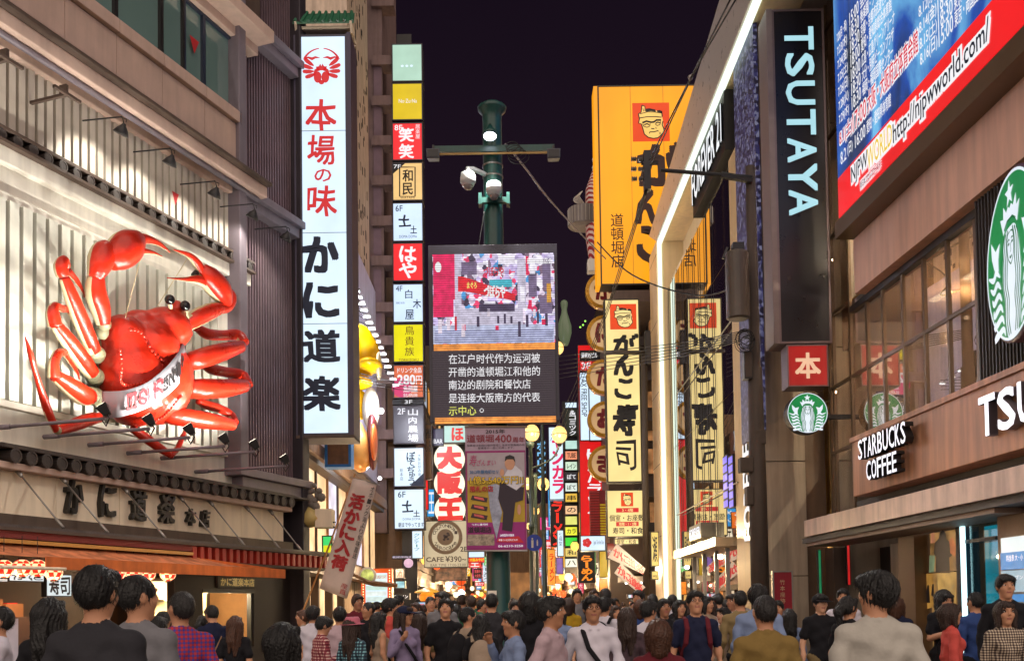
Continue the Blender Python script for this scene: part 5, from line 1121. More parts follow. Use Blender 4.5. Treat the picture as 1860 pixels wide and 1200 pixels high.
# round signs
G = 'column of round gold-rimmed signs'
labs = ['topmost round sign with a maroon star-like character, tucked under the huge amber sign', 'second round gold-rimmed sign from the top with maroon character', 'third round gold-rimmed sign, middle of the column', 'fourth round gold-rimmed sign, next to the brush letter of the narrow sign', 'lowest round gold-rimmed sign, beside the ribbed maroon box']
for i, (px, py) in enumerate(((1096, 528), (1098, 605), (1098, 684), (1100, 761), (1101, 841))):
 F = facing(44 + i * .0); c = F.hit(px, py); t = thing('round_sign', labs[i], 'sign', c, G); R = 33 * 44 / FPX
 q = MB(); q.lathe(c, (0, -1, 0), [(-.3, R), (.05, R), (.06, R * .82), (0.02, R * .8)], 40); q.build('gold_rim', mat('rim_gold', (176, 130, 40), .35, metal=.5, var=.2, scale=12), t)
 q = MB(); q.lathe(c, (0, -1, 0), [(.02, R * .8), (.03, R * .8)], 36); q.build('face', emit('round_cream', (216, 172, 120), .75, .12), t)
 f2 = Frame(c, (1, 0, 0)); q = MB(); text(q, f2, 'かにたおま'[i], -R * .5, -R * .55, R * .5, R * .55, .045, bold=.09, px=False, wob=.05); q.build('lettering', paint('ink_maroon2', (110, 16, 22)), t)
 q = MB(); prop_ = [q.ball(Vector(c) + Vector((R * .91 * math.cos(a), -.06, R * .91 * math.sin(a))), .025, 6) for a in np.linspace(0, 2 * math.pi, 36, endpoint=False)]
 prop(q.build('rim_stud', mat('rim_gold', (176, 130, 40)), t), kind='stuff')
F = facing(44.5); q = MB(); q.tube([F.hit(1098, 520), F.hit(1104, 880)], .08, 8); prop(q.build('sign_pole', M_black, smooth=True), 'dark pipe carrying the column of round signs', 'pole')
# ribbed box
t = thing('ribbed_box_sign', 'maroon and yellow ribbed box sign below the round signs', 'sign', F.hit(1100, 970)); r = F.rect(1072, 890, 1102, 972)
q = MB(); q.fbox(F, r[0], r[1], r[2], r[3], -.4, 0); q.build('casing', mat('maroon_box', (120, 30, 34), .5), t)
q = MB()
for i in range(17): z = r[2] + (r[3] - r[2]) * (i + .5) / 17; q.fbox(F, r[0] - .02, r[0] + (r[1] - r[0]) * .55, z - .03, z + .03, 0, .08)
prop(q.build('red_rib', mat('rib_red', (160, 40, 40), .4), t), kind='stuff')
q = MB()
for i in range(12): z = r[2] + (r[3] - r[2]) * (i + .5) / 17; q.fbox(F, r[0] + (r[1] - r[0]) * .6, r[1] + .1, z - .03, z + .03, 0, .1)
prop(q.build('yellow_rib', emit('rib_yellow', (200, 160, 30), .7), t), kind='stuff')
# drum and striped mast above (behind the amber sign)
F = facing(45.5); t = thing('striped_mast_drum', 'grey drum on a red and white striped mast peeking out behind the amber sign', 'ornament', F.hit(1062, 400))
q = MB(); c = F.hit(1062, 412); q.lathe(c, (0, 0, 1), [(-.08, .5), (0, .74), (.02, .76), (.8, .76), (.82, .74), (.84, .2)], 28); q.build('drum', mat('drum_grey', (110, 104, 100), .4), t, smooth=False)
q = MB()
for k in range(28): a = 2 * math.pi * k / 28; q.box(c.x + .77 * math.cos(a) - .015, c.x + .77 * math.cos(a) + .015, c.y + .77 * math.sin(a) - .015, c.y + .77 * math.sin(a) + .015, c.z + .04, c.z + .78)
prop(q.build('drum_rib', M_steel, t), kind='stuff')
q = MB()
for k in range(9): a = -1.2 + k * .35; q.tube([c + Vector((.1, -.2, .84)), c + Vector((-.5 * math.cos(a * .6) + .0, -.4 * math.sin(a), 1.3)), c + Vector((-.1, -.3, 1.55))], .02, 5)
q.build('wire_cage', M_white, t)
Mst = bpy.data.materials.new('stripe_red_white'); Mst.use_nodes = True; n_ = Mst.node_tree.nodes; l_ = Mst.node_tree.links
tc = n_.new('ShaderNodeTexCoord'); wv = n_.new('ShaderNodeTexWave'); wv.inputs['Scale'].default_value = 2.6; wv.wave_profile = 'SIN'; wv.bands_direction = 'DIAGONAL'; cr = n_.new('ShaderNodeValToRGB'); cr.color_ramp.interpolation = 'CONSTANT'
cr.color_ramp.elements[0].color = lin((150, 24, 30)) + (1,); cr.color_ramp.elements[1].position = .5; cr.color_ramp.elements[1].color = lin((220, 200, 190)) + (1,)
l_.new(tc.outputs['Object'], wv.inputs[0]); l_.new(wv.outputs[0], cr.inputs[0]); l_.new(cr.outputs[0], n_['Principled BSDF'].inputs['Base Color'])
q = MB(); q.tube([F.hit(1084, 300, .2), F.hit(1080, 345, .2), F.hit(1082, 380, .2), F.hit(1080, 440, .2), F.hit(1076, 475, .2), F.hit(1074, 490, .2)], [.12, .42, .5, .4, .16, .12], 14); q.build('striped_mast', Mst, t, smooth=True)
q = MB(); q.box(*[F.hit(x, 480).x for x in (1066, 1086)], 45, 45.6, F.hit(1076, 498).z, F.hit(1076, 476).z); q.build('foot_box', M_white, t, bevel=.05)
q = MB(); q.ball(F.hit(1083, 305), .2, 12); q.ball(F.hit(1082, 290), .17, 12); q.build('knob', M_white, t, smooth=True)
# bowling pin
F = facing(60); c = F.hit(1026, 627); s_ = 84 / FPX * 60 / .38
t = thing('giant_bowling_pin', 'giant white bowling pin standing up in the dark beside the video screen', 'bowling pin sign', c)
q = MB(); q.lathe(c, (0, 0, 1), [(h * s_, r * s_) for h, r in ((0, .025), (.03, .038), (.1, .057), (.16, .057), (.22, .04), (.27, .025), (.3, .022), (.33, .028), (.355, .03), (.37, .024), (.38, .008))], 28); q.build('pin', emit('pin_pale', (112, 124, 92), .6, .12, .6), t, smooth=True)
# ------------------------------------------------------------------ building behind the gold signs
GB = thing('dark_restaurant_building', 'dark narrow building with balconies behind the gold restaurant signs', 'building', (5.6, 46, 0))
F = facing(46.5); q = MB(); q.fbox(F, F.uv(1104, 800)[0], 9, 0, F.uv(1150, 505)[1], -8, 0); q.build('wall', M_tdk, GB)
for y in (560, 640, 700, 770, 900, 960, 1030):
 z = F.uv(1180, y)[1]; q = MB(); q.fbox(F, F.uv(1150, y)[0], 8, z - .3, z + .1, 0, 2.5); q.build('balcony_slab', M_dbrown, GB)
for i, (x0, y0, x1, y1) in enumerate(((1178, 575, 1192, 615), (1174, 708, 1190, 740), (1176, 782, 1200, 800), (1176, 815, 1196, 860), (1180, 912, 1192, 950))):
 f = F.off(.05); r = f.rect(x0, y0, x1, y1); q = MB(); q.fbox(f, r[0] - .05, r[1] + .05, r[2] - .05, r[3] + .05, 0, .03); w_ = q.build('window', M_black, GB); q = MB(); q.fbox(f, r[0], r[1], r[2], r[3], .031, .04); q.build('pane', emit('window_dim', (190, 130, 80), .7, .5, 2), w_)
q = MB(); q.fbox(F, F.uv(1104, 800)[0] - .2, 6.3, 14.2, 14.7, 0, 5.3); q.build('roof_beam', M_brown, GB)
for i, (x0, y0, x1, y1, s_, lab) in enumerate(((1182, 965, 1197, 1028, '瀬', 'yellow lit side sign with a black brush character, left of the white portal'), (1183, 1036, 1196, 1052, '司', 'small pale lit sign below the yellow side sign'))):
 t, F2, U = sign('side_lit_sign', lab, 38.5, x0, y0, x1, y1, emit('light_paleyellow', (240, 206, 110), 1), .3, M_dk2); letters(t, F2, [(s_, x0 + 3, y0 + 8, x1 - 3, y1 - 8 if i == 0 else y1 - 4, dict(bold=.04))], I_blk)
t, F2, U = sign('dark_lattice_sign', 'dark projecting frame with a leaning lit placard high above the portal', 38.8, 1172, 600, 1182, 660, M_dbrown, .3, M_black)
# zigzag crab flags
for i, pts in enumerate((((1103, 1004), (1118, 986), (1168, 1022), (1170, 1036), (1110, 1010)), ((1115, 1030), (1128, 1022), (1160, 1072), (1170, 1076), (1160, 1040)))):
 pass
for i, (a, b_, c, d) in enumerate((((1104, 1012), (1120, 987), (1172, 1032), (1168, 1042)), ((1116, 1040), (1128, 1022), (1172, 1066), (1160, 1076)))):
 F = facing(37.5 - i * .3); t = thing('slanting_flag_sign', ['upper slanting white flag sign with red brush letters left of the portal', 'lower slanting white flag sign with red brush letters left of the portal'][i], 'sign', F.hit(*a))
 q = MB(); P = [F.hit(*p) for p in (a, b_, c, d)]; q.hexa([p for p in P] + [p + Vector((0, -.06, 0)) for p in P]); q.build('panel', emit('flag_white', (226, 196, 170), .75, .2, 3), t)
 q = MB()
 for k in range(4):
  u_ = k / 3 * .7 + .15; cc = [P[0].lerp(P[3], u_), P[1].lerp(P[2], u_)]; m_ = cc[0].lerp(cc[1], .5); s_ = .17; f2 = Frame(m_ + Vector((0, -.07, 0)), (1, 0, -.6)); text(q, f2, 'かに道楽'[k], -s_, -s_, s_, s_, .0, bold=.06, px=False)
 q.build('lettering', I_red, t)
t, F2, U = sign('lit_awning_lamp', 'bright shop awning with a white underside lamp above the crowd right of the street', 40, 1128, 1046, 1172, 1056, M_panel, 1.2, M_panel)
for k in range(3):
 q = MB(); q.ball(F2.pt(U[0] + .2 + k * .3, U[2] - .05, .05), .05, 8); q.build('bulb', E_lamp, t, smooth=True)
# ------------------------------------------------------------------ white portal building (glass front with neon edge)
XP = 6.16; FPt = Frame((XP, 0, 0), (0, 1, 0)); y_n, y_f = FPt.uv(1392, 900)[0], FPt.uv(1217, 900)[0]
PB_ = thing('portal_glass_building', 'clothing store with white portal frame, bright neon edge and mirror-like glass front', 'building', (XP, y_n, 0))
M_por = mat('portal_white', (232, 204, 160), .35, var=.06, scale=1, dirt=.1); M_sil = mat('portal_silver', (190, 180, 170), .3, metal=.15, var=.08)
zc_ = FPt.uv(1217, 415)[1]; ztop = zc_ + .05
# recess: outer frame proud, glass back 1.2 m
ny = lambda px, y=900, n=0: FPt.uv(px, y, n)[0]
q = MB(); fb = FPt; yo = ny(1196, 900, .1)
q.fbox(fb, y_f, y_f + 1.9, 0, zc_, -2.5, .35); q.build('portal_leg', M_por, PB_, bevel=.02)
for z in (1.5, 4.2, 7.0, 9.8, 12.6, 15.2):
 q = MB(); q.fbox(fb, y_f - .004, y_f + 1.9, z, z + .02, .345, .353); q.build('panel_seam', M_brown, PB_)
q = MB(); zT = zc_ + 2.2; q.hexa([fb.pt(y_n - 9, zc_, .35), fb.pt(y_f, zc_, .35), fb.pt(y_f, zc_, -2.5), fb.pt(y_n - 9, zc_, -2.5), fb.pt(y_n - 9, zT + .8, .35), fb.pt(y_f + 1.9, zc_ + .9, .35), fb.pt(y_f + 1.9, zc_ + .9, -2.5), fb.pt(y_n - 9, zT + .8, -2.5)]); q.build('portal_lintel', M_sil, PB_, bevel=.02)
Mneon = emit('portal_neon', (236, 255, 236), 1.4, 0)
q = MB(); q.fbox(fb, y_f - .16, y_f - .02, 0, zc_ - .02, .16, .3); q.build('light_strip', Mneon, PB_)
q = MB(); q.fbox(fb, y_n - 9, y_f - .02, zc_ - .15, zc_ - .02, .14, .3); q.build('light_strip', Mneon, PB_)
# soffit and reveal
q = MB(); q.fbox(fb, y_n - 9, y_f - .02, zc_ - .05, zc_ - .001, -.9, .1); q.build('soffit', M_por, PB_)
q = MB(); q.fbox(fb, y_f - .1, y_f - .001, 0, zc_ - .06, -.9, .1); q.build('reveal', M_por, PB_)
zg1 = FPt.uv(1265, 395, -.0)[1] - .4
q = MB(); q.fbox(fb, y_n, y_f - .1, zg1, zg1 + .5, -.6, -.2); q.build('glass_head', M_por, PB_)
q = MB(); q.fbox(fb, y_n, y_f - .1, zg1 + .5, zc_ - .05, -.9, -.7); q.build('upper_panel', M_por, PB_)
M_mir = glass('portal_glass', (222, 200, 170), .72, .35, .008)
ys = [y_f - .1 - k * 1.28 for k in range(10)]; ys = [y for y in ys if y > y_n] + [y_n]
for a, b_ in zip(ys[1:], ys[:-1]):
 zs_ = [3.4, 7.4, 11.2, zg1]
 if b_ < ny(1340): continue
 for z0, z1 in zip(zs_[:-1], zs_[1:]):
  q = MB(); q.fbox(fb, a + .012, b_ - .012, z0 + .012, z1 - .012, -.03, -.01); q.build('glass_pane', M_mir, PB_)
q = MB(); q.fbox(fb, ny(1340), y_f - .1, .1, 3.3, -.03, -.01); q.build('glass_pane', M_mir, PB_)
q = MB(); q.fbox(fb, ny(1385), y_f - .1, 0, zg1, -3.1, -3.0); q.build('interior_wall', mat('interior_warm', (230, 180, 110), .7, var=.2), PB_)
for z in (3.3, 7.3, 11.1):
 q = MB(); q.fbox(fb, ny(1385), y_f - .1, z, z + .25, -3.0, -.3); q.build('floor_slab', M_panel, PB_)
for z in (3.2, 7.2, 11.0):
 for k in range(3):
  y = y_f - 1.6 - k * 2.4; q = MB(); q.fbox(fb, y - .5, y + .5, z, z + .04, -1.6, -1.5); q.build('ceiling_lamp', emit('store_tube', (255, 236, 190), 4, 0), PB_)
# rods in front of the glass
q = MB()
for k in range(9): y = y_f - .7 - k * 1.0; q.tube([fb.pt(y, 3.6, .02), fb.pt(y, zg1, .02)], .012, 5)
prop(q.build('hanging_rod', M_black, PB_), kind='stuff')
q = MB(); q.tube([FPt.hit(1230, 935, .1), FPt.hit(1340, 875, .1)], .02); q.build('stay_rod', M_steel, PB_); q = MB(); q.tube([FPt.hit(1229, 716, .1), FPt.hit(1330, 580, .1)], .02); q.build('stay_rod', M_steel, PB_)
# solid right part with vertical store name
q = MB(); q.fbox(fb, ny(1368), ny(1340), 0, zg1, -.5, .05); q.build('name_wall', mat('name_wall', (206, 176, 128), .5, var=.06, dirt=.1), PB_)
t = thing('vertical_store_lettering', 'white rotated letters reading FOREVER 21 upward on the portal wall', 'lettering', FPt.pt(ny(1352), 4, .06))
q = MB(); u_a, u_b = ny(1366, 850, .06), ny(1351, 850, .06); z0, z1 = FPt.uv(1358, 980)[1], FPt.uv(1358, 722)[1]; text(q, FPt, 'FOREVER 21', u_b, z0, u_a, z1, .06, bold=.05, rot=-90 if False else 90, px=False, depth=.03); q.build('lettering', [I_wht, M_white], t)
# blue mosaic screen
q = MB(); q.fbox(fb, ny(1383, 400), ny(1345, 400), zg1 - 8, zT + 1, .0, .1)
m = bpy.data.materials.new('blue_mosaic'); m.use_nodes = True; n_ = m.node_tree.nodes; l_ = m.node_tree.links; b_ = n_['Principled BSDF']; tc = n_.new('ShaderNodeTexCoord'); vo = n_.new('ShaderNodeTexVoronoi'); vo.inputs['Scale'].default_value = 12; cr = n_.new('ShaderNodeValToRGB')
e = cr.color_ramp.elements; e[0].color = lin((24, 16, 50)) + (1,); e[1].color = lin((200, 200, 240)) + (1,); e[0].position = .3; e.new(.6).color = lin((70, 70, 150)) + (1,); sp_ = n_.new('ShaderNodeSeparateColor'); l_.new(tc.outputs['Object'], vo.inputs[0]); l_.new(vo.outputs['Color'], sp_.inputs[0]); l_.new(sp_.outputs[1], cr.inputs[0]); l_.new(cr.outputs[0], b_.inputs['Emission Color']); b_.inputs['Emission Strength'].default_value = .13; b_.inputs['Base Color'].default_value = (.02, .02, .05, 1)
q.build('blue_mosaic', m, PB_)
# blade sign FOREVER 21
fs = FPt.off(.05); t = thing('store_name_sign', 'black slanting name board with white lit letters under the portal lintel', 'sign', fs.hit(1295, 350))
ua, ub = fs.uv(1325, 270)[0], fs.uv(1265, 350)[0]; zz0, zz1 = fs.uv(1265, 398)[1], fs.uv(1265, 300)[1]
q = MB(); q.fbox(fs, ua, ub, zz0, zz1, -.25, .12); q.build('board', M_black, t)
fx = Frame(fs.O, (0, -1, 0)); q = MB(); text(q, fx, 'FOREVER 21', -ub + .15, zz0 + .3, -ua - .15, zz1 - .3, .13, bold=.03, px=False, depth=.05); q.build('lettering', [emit('letter_ice', (236, 244, 250), 1.1, 0), M_black], t)
t = thing('lower_name_sign', 'small dark blade sign with glowing blue letters over the store entrance', 'sign', fs.hit(1262, 972)); ua, ub = fs.uv(1273, 970, .3)[0], fs.uv(1252, 970, .3)[0]; zz0, zz1 = fs.uv(1262, 985)[1], fs.uv(1262, 960)[1]
q = MB(); q.fbox(fs, ua, ub, zz0, zz1, -.1, .3); q.build('board', M_black, t); q = MB(); text(q, fx, 'FOREVER', -ub + .1, zz0 + .1, -ua - .1, zz1 - .1, .31, bold=.03, px=False); q.build('lettering', emit('letter_blue', (190, 214, 255), 1.1, 0), t)
q = MB(); q.fbox(fb, ny(1330), ny(1248), 3.15, 3.4, -.2, .5); q.build('entrance_canopy', M_por, PB_)
for px in (1258, 1276, 1298, 1318): q = MB(); q.fbox(fb, ny(px) - .05, ny(px) + .05, 0, 3.15, -.1, .05); q.build('door_post', M_steel, PB_)
q = MB(); q.fbox(fb, ny(1295), ny(1277), .2, 3.0, -.6, -.55); q.build('lit_display', emit('display_green', (206, 226, 170), .9, .2, 2), PB_)
for i, (x0, x1) in enumerate(((1317, 1325), (1327, 1335))):
 F2 = FPt.off(.06); a = F2.rect(x0, 826, x1, 922); t = thing('blue_lit_strip', ['left of two blue-violet lit vertical strips beside the glass', 'right of two blue-violet lit vertical strips beside the glass'][i], 'sign', F2.pt(a[0], a[2])); q = MB(); q.fbox(F2, min(a[0], a[1]), max(a[0], a[1]), a[2], a[3], -.05, .05); q.build('casing', M_black, t)
 for k in range(6):
  z = a[2] + (a[3] - a[2]) * (k + .1) / 6; q = MB(); q.fbox(F2, min(a[0], a[1]) + .03, max(a[0], a[1]) - .03, z, z + (a[3] - a[2]) * .12, .05, .06); q.build('lit_segment', emit('seg_violet', (120, 110, 255), 1.2, .2, 5), t)
# grey corner pillar block between the two stores
q = MB(); f24 = facing(24.2); xa, xb = f24.uv(1386, 800)[0], f24.uv(1432, 800)[0]
t = thing('corner_pillar_block', 'tall plain grey panelled pillar between the portal store and the coffee shop', 'pillar', (xa, 24.2, 0))
M_gp = mat('pillar_grey', (176, 160, 140), .5, var=.08, scale=.8, dirt=.35)
for z0, z1 in ((0, 2.2), (2.2, 5), (5, 7.8), (7.8, 10.6), (10.6, 13.4), (13.4, 16.2), (16.2, 22)):
 q = MB(); q.box(xa, xb + .4, 24.2, 25.5, z0 + .01, z1 - .01); q.build('cladding_panel', M_gp, t, bevel=.006)
# ------------------------------------------------------------------ coffee shop building
RS = Frame((7.6 + .044 * 24, 0, 0), (-.044, 1, 0))
def ru(px, py=900, n=0): return RS.uv(px, py, n)[0]
def rz(px, py, n=0): return RS.uv(px, py, n)[1]
CB = thing('coffee_shop_building', 'bookshop and coffee house with tall glazing, copper fascia and pale canopy', 'building', RS.pt(ru(1508), 0, 0))
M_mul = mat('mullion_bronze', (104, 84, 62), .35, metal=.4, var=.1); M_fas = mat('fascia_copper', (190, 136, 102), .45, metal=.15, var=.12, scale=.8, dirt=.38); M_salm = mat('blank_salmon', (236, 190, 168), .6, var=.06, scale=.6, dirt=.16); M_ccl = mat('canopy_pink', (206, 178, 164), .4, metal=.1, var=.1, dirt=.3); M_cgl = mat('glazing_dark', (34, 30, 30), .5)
uN, uF = ru(2500, 900), ru(1506, 900)
z_ft, z_fb = rz(1700, 733, .45), rz(1700, 859, .45)
z_bl = rz(1692, 421, .3)
b = MB(); b.box(facing(24.4).uv(1430, 800)[0], 7.75, 24.4, 25.4, 0, 22); b.build('corner_wall', mat('wall_bronze', (108, 84, 64), .5, dirt=.25), CB)
# interior
q = MB(); q.fbox(RS, uN, uF, 0, 30, -9, -8.6); q.build('rear_wall', mat('room_rear', (120, 96, 80), .8, var=.3, scale=.7), CB)
q = MB(); q.fbox(RS, uF + .0, uF + .4, 0, 30, -8.6, -.2); q.build('side_wall', M_gp, CB)
for z in (z_ft - .2, z_ft + 3.3, z_ft + 7.2): q = MB(); q.fbox(RS, uN, uF, z, z + .3, -8.6, -.35); q.build('floor_slab', mat('room_ceiling', (190, 160, 120), .8), CB)
for fl in (0, 1):
 for i in range(5):
  for j in range(3):
   u = ru(1560) - i * 1.5 - .3; n = -1.8 - j * 1.8; z = z_ft + 3.28 + fl * 3.9; q = MB(); q.fbox(RS, u - .3, u + .3, z - .05, z, n - .08, n + .08); q.build('ceiling_lamp', emit('room_tube', (255, 240, 200), 5 if fl == 0 else 2, 0), CB)
for i in range(4):
 u = ru(1590) - i * 1.7; q = MB(); q.lathe(RS.pt(u, z_ft + 2.0, -1.6), (0, 0, 1), [(0, .1), (.45, .1)], 14); q.build('pendant_shade', emit('pendant', (255, 206, 120), 1.6, 0), CB)
 q = MB(); q.fbox(RS, u - .8, u - .5, z_ft, z_ft + 3.2, -3.4, -3); q.build('inner_pillar', M_panel, CB)
for i in range(8):
 u = ru(1620) - i * .95; q = MB(); q.fbox(RS, u - .4, u + .4, z_ft + .1, z_ft + .9 + .2 * (i % 3), -4, -3.7); q.build('book_display', emit('display_%d' % i, [(60, 160, 190), (200, 120, 90), (230, 220, 200), (90, 170, 200), (220, 80, 60), (240, 230, 220), (90, 120, 180), (230, 200, 150)][i], .6, .3, 5), CB)
for fl, e_ in ((0, 230), (1, 90)):
 for i in range(4): point('room_fill', RS.pt(ru(1580) - i * 1.9, z_ft + 2.7 + fl * 3.9, -2.2), e_, (1, .84, .6), .04, CB)  # added fill lights for the upper rooms, without lamp bodies of their own
for i in range(3): point('store_fill', FPt.pt(ny(1290) + i * 1.2, 2.6, -1.4), 90, (1, .78, .45), .04, PB_); point('portal_fill', FPt.pt(ny(1290) + i * 2.2 - 1, 3.6, .9), 120, (1, .76, .42), .04, PB_)  # added warm fill inside and outside the portal store, no lamps modelled for it
# glazing grid
M_cg = glass('shop_glass', (226, 214, 206), .48, .75, .01)
pxs = [1508, 1515, 1547, 1578, 1607.5, 1644, 1683, 1727, 1780, 1852, 1950, 2080]
us = [ru(p, 700) for p in pxs]
zr = [z_ft - 3.2, z_ft - 1.4, rz(1700, 590), rz(1692, 430, .1), z_bl + 3.6, z_bl + 7]
zr = [rz(1520, 950), rz(1520, 820), rz(1520, 700), rz(1520, 565), rz(1520, 420), rz(1520, 230), rz(1520, 20), rz(1520, -200)]
for i in range(len(us) - 1):
 for j in range(len(zr) - 1):
  z0, z1 = zr[j], zr[j + 1]
  if i >= 2 and (z1 < z_ft + .2 or z0 > z_bl): continue
  q = MB(); q.fbox(RS, us[i + 1] + .04, us[i] - .04, z0 + .03, z1 - .03, -.03, -.015); q.build('glass_pane', M_cg, CB)
for i, u in enumerate(us):
 zz = z_ft if i > 2 else rz(1520, 950); q = MB(); q.fbox(RS, u - .04, u + .04, zz, z_bl + .3 if i > 2 else 22, -.04, .02); q.build('mullion', M_mul, CB)
for j, z in enumerate(zr):
 u_l = uN if (z_ft < z < z_bl) else us[2]
 q = MB(); q.fbox(RS, u_l, us[0], z - .035, z + .035, -.04, .015); q.build('transom', M_mul, CB)
q = MB(); q.fbox(RS, uN, ru(1549, 600), z_bl - .14, z_bl, -.15, .06); q.build('dark_head', M_dbrown, CB)
# blank salmon panel and the cladding above
q = MB(); ub_ = ru(1551, 480, .3); zs1 = rz(1700, 290, .3); q.fbox(RS, uN, ub_, z_bl, rz(1600, 370, .3) + .5, .0, .3); q.build('blank_panel', M_salm, CB)
# dark slatted zone beside the big logo
q = MB(); u_s = ru(1790, 500, .05)
for k in range(60): q.fbox(RS, u_s - .1 * k - .04, u_s - .1 * k, z_ft + .1, z_bl + .1, .1, .2)
prop(q.build('slat', M_dbrown, CB), kind='stuff')
q = MB(); q.fbox(RS, uN, u_s, z_ft + .1, z_bl, .0, .1); q.build('slat_backing', emit('slat_glow', (196, 160, 96), .35, .2), CB)
# copper fascia with lettering
q = MB(); u_f = ru(1549, 850, .45); q.fbox(RS, uN, u_f, z_fb, z_ft, .0, .45); q.build('fascia', M_fas, CB, bevel=.01)
q = MB(); q.fbox(RS, uN, u_f + .02, z_ft - .06, z_ft + .04, .38, .5); q.build('fascia_lip', M_fas, CB)
RX = Frame(RS.pt(0, 0, 0), -RS.U)   # same plane, U pointing to the viewer's right
def rlet(t, s_, x0, y0, x1, y1, n, mm, depth, sk, bold=.03, nm='letter', each=True):
 """letters along the fascia; positions by pixel, heights constant"""
 a, b_ = RX.uv(x0, (y0 + y1) / 2, n)[0], RX.uv(x1, (y0 + y1) / 2, n)[0]
 z1_, z0_ = RX.uv(x0, y0, n)[1], RX.uv(x0, y1, n)[1]
 wts = [.5 if c in 'I1' else (1.15 if c in 'OCU' else 1) for c in s_]; tot = sum(wts); u = a
 for c, w_ in zip(s_, wts):
  d = (b_ - a) * w_ / tot; q = MB(); text(q, RX, c, u + d * .07, z0_, u + d * .93, z1_, n, bold=bold, px=False, depth=depth); q.build(nm, mm, t); u += d
E_let = emit('letter_white', (246, 244, 255), 1.3, 0)
t = thing('coffee_lettering', 'white lit letters STARBUCKS COFFEE standing off the copper fascia', 'lettering', RS.pt(ru(1600, 830), z_fb + .5, .5))
rlet(t, 'STARBUCKS', 1572, 800, 1662, 836, .55, [E_let, M_black], .16, 0, .035); rlet(t, 'COFFEE', 1587, 838, 1645, 873, .55, [E_let, M_black], .16, 0, .035)
t = thing('bookshop_lettering', 'large glowing white letters TSUTAYA cut by the right edge on the copper fascia', 'lettering', RS.pt(ru(1820, 750), z_fb + .5, .5))
a = RX.uv(1790, 750, .5)[0]; z1_, z0_ = RX.uv(1800, 719, .5)[1], RX.uv(1800, 793, .5)[1]; cw = RX.uv(1824, 750, .5)[0] - a
for k, c in enumerate('TSUTAYA'):
 q = MB(); text(q, RX, c, a + k * cw * 1.02, z0_, a + k * cw * 1.02 + cw * .9, z1_, .47, bold=.06, px=False, depth=.14); q.build('letter', [emit('letter_glow', (250, 246, 255), 1.7, 0), M_col], t)
# band under fascia, canopy
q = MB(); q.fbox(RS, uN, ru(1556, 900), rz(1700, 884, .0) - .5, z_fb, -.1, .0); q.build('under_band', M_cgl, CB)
z_ct, z_cb = rz(1700, 883.5, 1.0), rz(1700, 925, 1.0);
js = [1460, 1513, 1572, 1645, 1735, 1845, 1990, 2300]
for a, b_ in zip(js[:-1], js[1:]):
 q = MB(); q.fbox(RS, ru(b_, 900, 1.0) + .005, ru(a, 950, 1.0) - .005, z_cb, z_ct, .0, 1.0); q.build('canopy_panel', M_ccl, CB, bevel=.008)
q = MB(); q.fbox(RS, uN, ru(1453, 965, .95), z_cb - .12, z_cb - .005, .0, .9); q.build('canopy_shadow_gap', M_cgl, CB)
q = MB(); q.fbox(RS, ru(1812, 930, .8), ru(1468, 985, .8), rz(1700, 951, .8), z_cb - .12, .0, .85); q.build('canopy_valance', mat('valance_brown', (140, 116, 98), .6, var=.1, dirt=.2), CB)
# ground floor
gf = z_cb - .2
q = MB(); q.fbox(RS, ru(1566, 1100), ru(1506, 1100), 0, gf, -2.5, -1.2); q.build('door_recess', M_cgl, CB)
for a, b_, mm, nm in ((1515, 1500, M_brown, 'jamb'), (1633, 1652, M_mul, 'display_post'), (1652, 1662, M_mul, 'display_post')):
 q = MB(); q.fbox(RS, min(ru(a), ru(b_)), max(ru(a), ru(b_)), 0, gf, -.3, .05); q.build(nm, mm, CB)
q = MB(); q.fbox(RS, ru(1636), ru(1565), 0, gf, -1.0, -.9); q.build('dark_panel', mat('panel_dusk', (62, 52, 62), .5), CB)
q = MB(); q.fbox(RS, ru(1565), ru(1547), 0, gf, -.95, -.85); q.build('grey_pilaster', M_gp, CB)
# poster window: mosaic of street photographs
t = thing('photo_poster_window', 'tall display window filled with a warm street photograph mural', 'poster', RS.pt(ru(1738), .6, -.1))
q = MB(); q.fbox(RS, ru(1738), ru(1668), .5, gf, -.3, -.2); q.build('mural', emit('mural_base', (176, 132, 76), .6, .6, 2.4), t)
Rp = RS.off(-.19)
def mp(nm, pts, rgb, n=.01, k=.55): q = MB(); poly(q, Rp, [Rp.uv(*p) for p in pts], n); q.build(nm, emit('mural_' + nm + str(rgb[0]), rgb, k, .3, 4, light=False), t)
mp('road', ((1672, 1145), (1738, 1090), (1738, 1145)), (150, 104, 56)); mp('facade', ((1672, 1045), (1695, 1038), (1700, 1100), (1672, 1110)), (206, 150, 70), .012); mp('facade', ((1703, 1040), (1738, 1036), (1738, 1095), (1706, 1085)), (226, 178, 96), .012)
mp('figure', ((1698, 1004), (1700, 985), (1707, 978), (1709, 966), (1714, 962), (1719, 966), (1721, 978), (1728, 985), (1731, 1008), (1726, 1012), (1727, 1040), (1701, 1040), (1702, 1010)), (26, 22, 26), .018); mp('figure', ((1684, 1078), (1686, 1062), (1689, 1062), (1691, 1094), (1684, 1094)), (30, 22, 22), .018); mp('skirt', ((1689, 1040), (1690, 1008), (1700, 1008), (1698, 1040)), (150, 170, 130), .017)
mp('figure', ((1693, 1080), (1695, 1060), (1698, 1060), (1698, 1084)), (40, 30, 30), .018); mp('head', ((1693, 968), (1699, 966), (1700, 985), (1692, 986)), (226, 150, 110), .019); mp('head', ((1726, 980), (1732, 975), (1738, 990), (1737, 1010), (1728, 1004)), (232, 130, 70), .019); mp('lane', ((1690, 1120), (1734, 1060), (1736, 1062), (1696, 1122)), (216, 180, 120), .016)
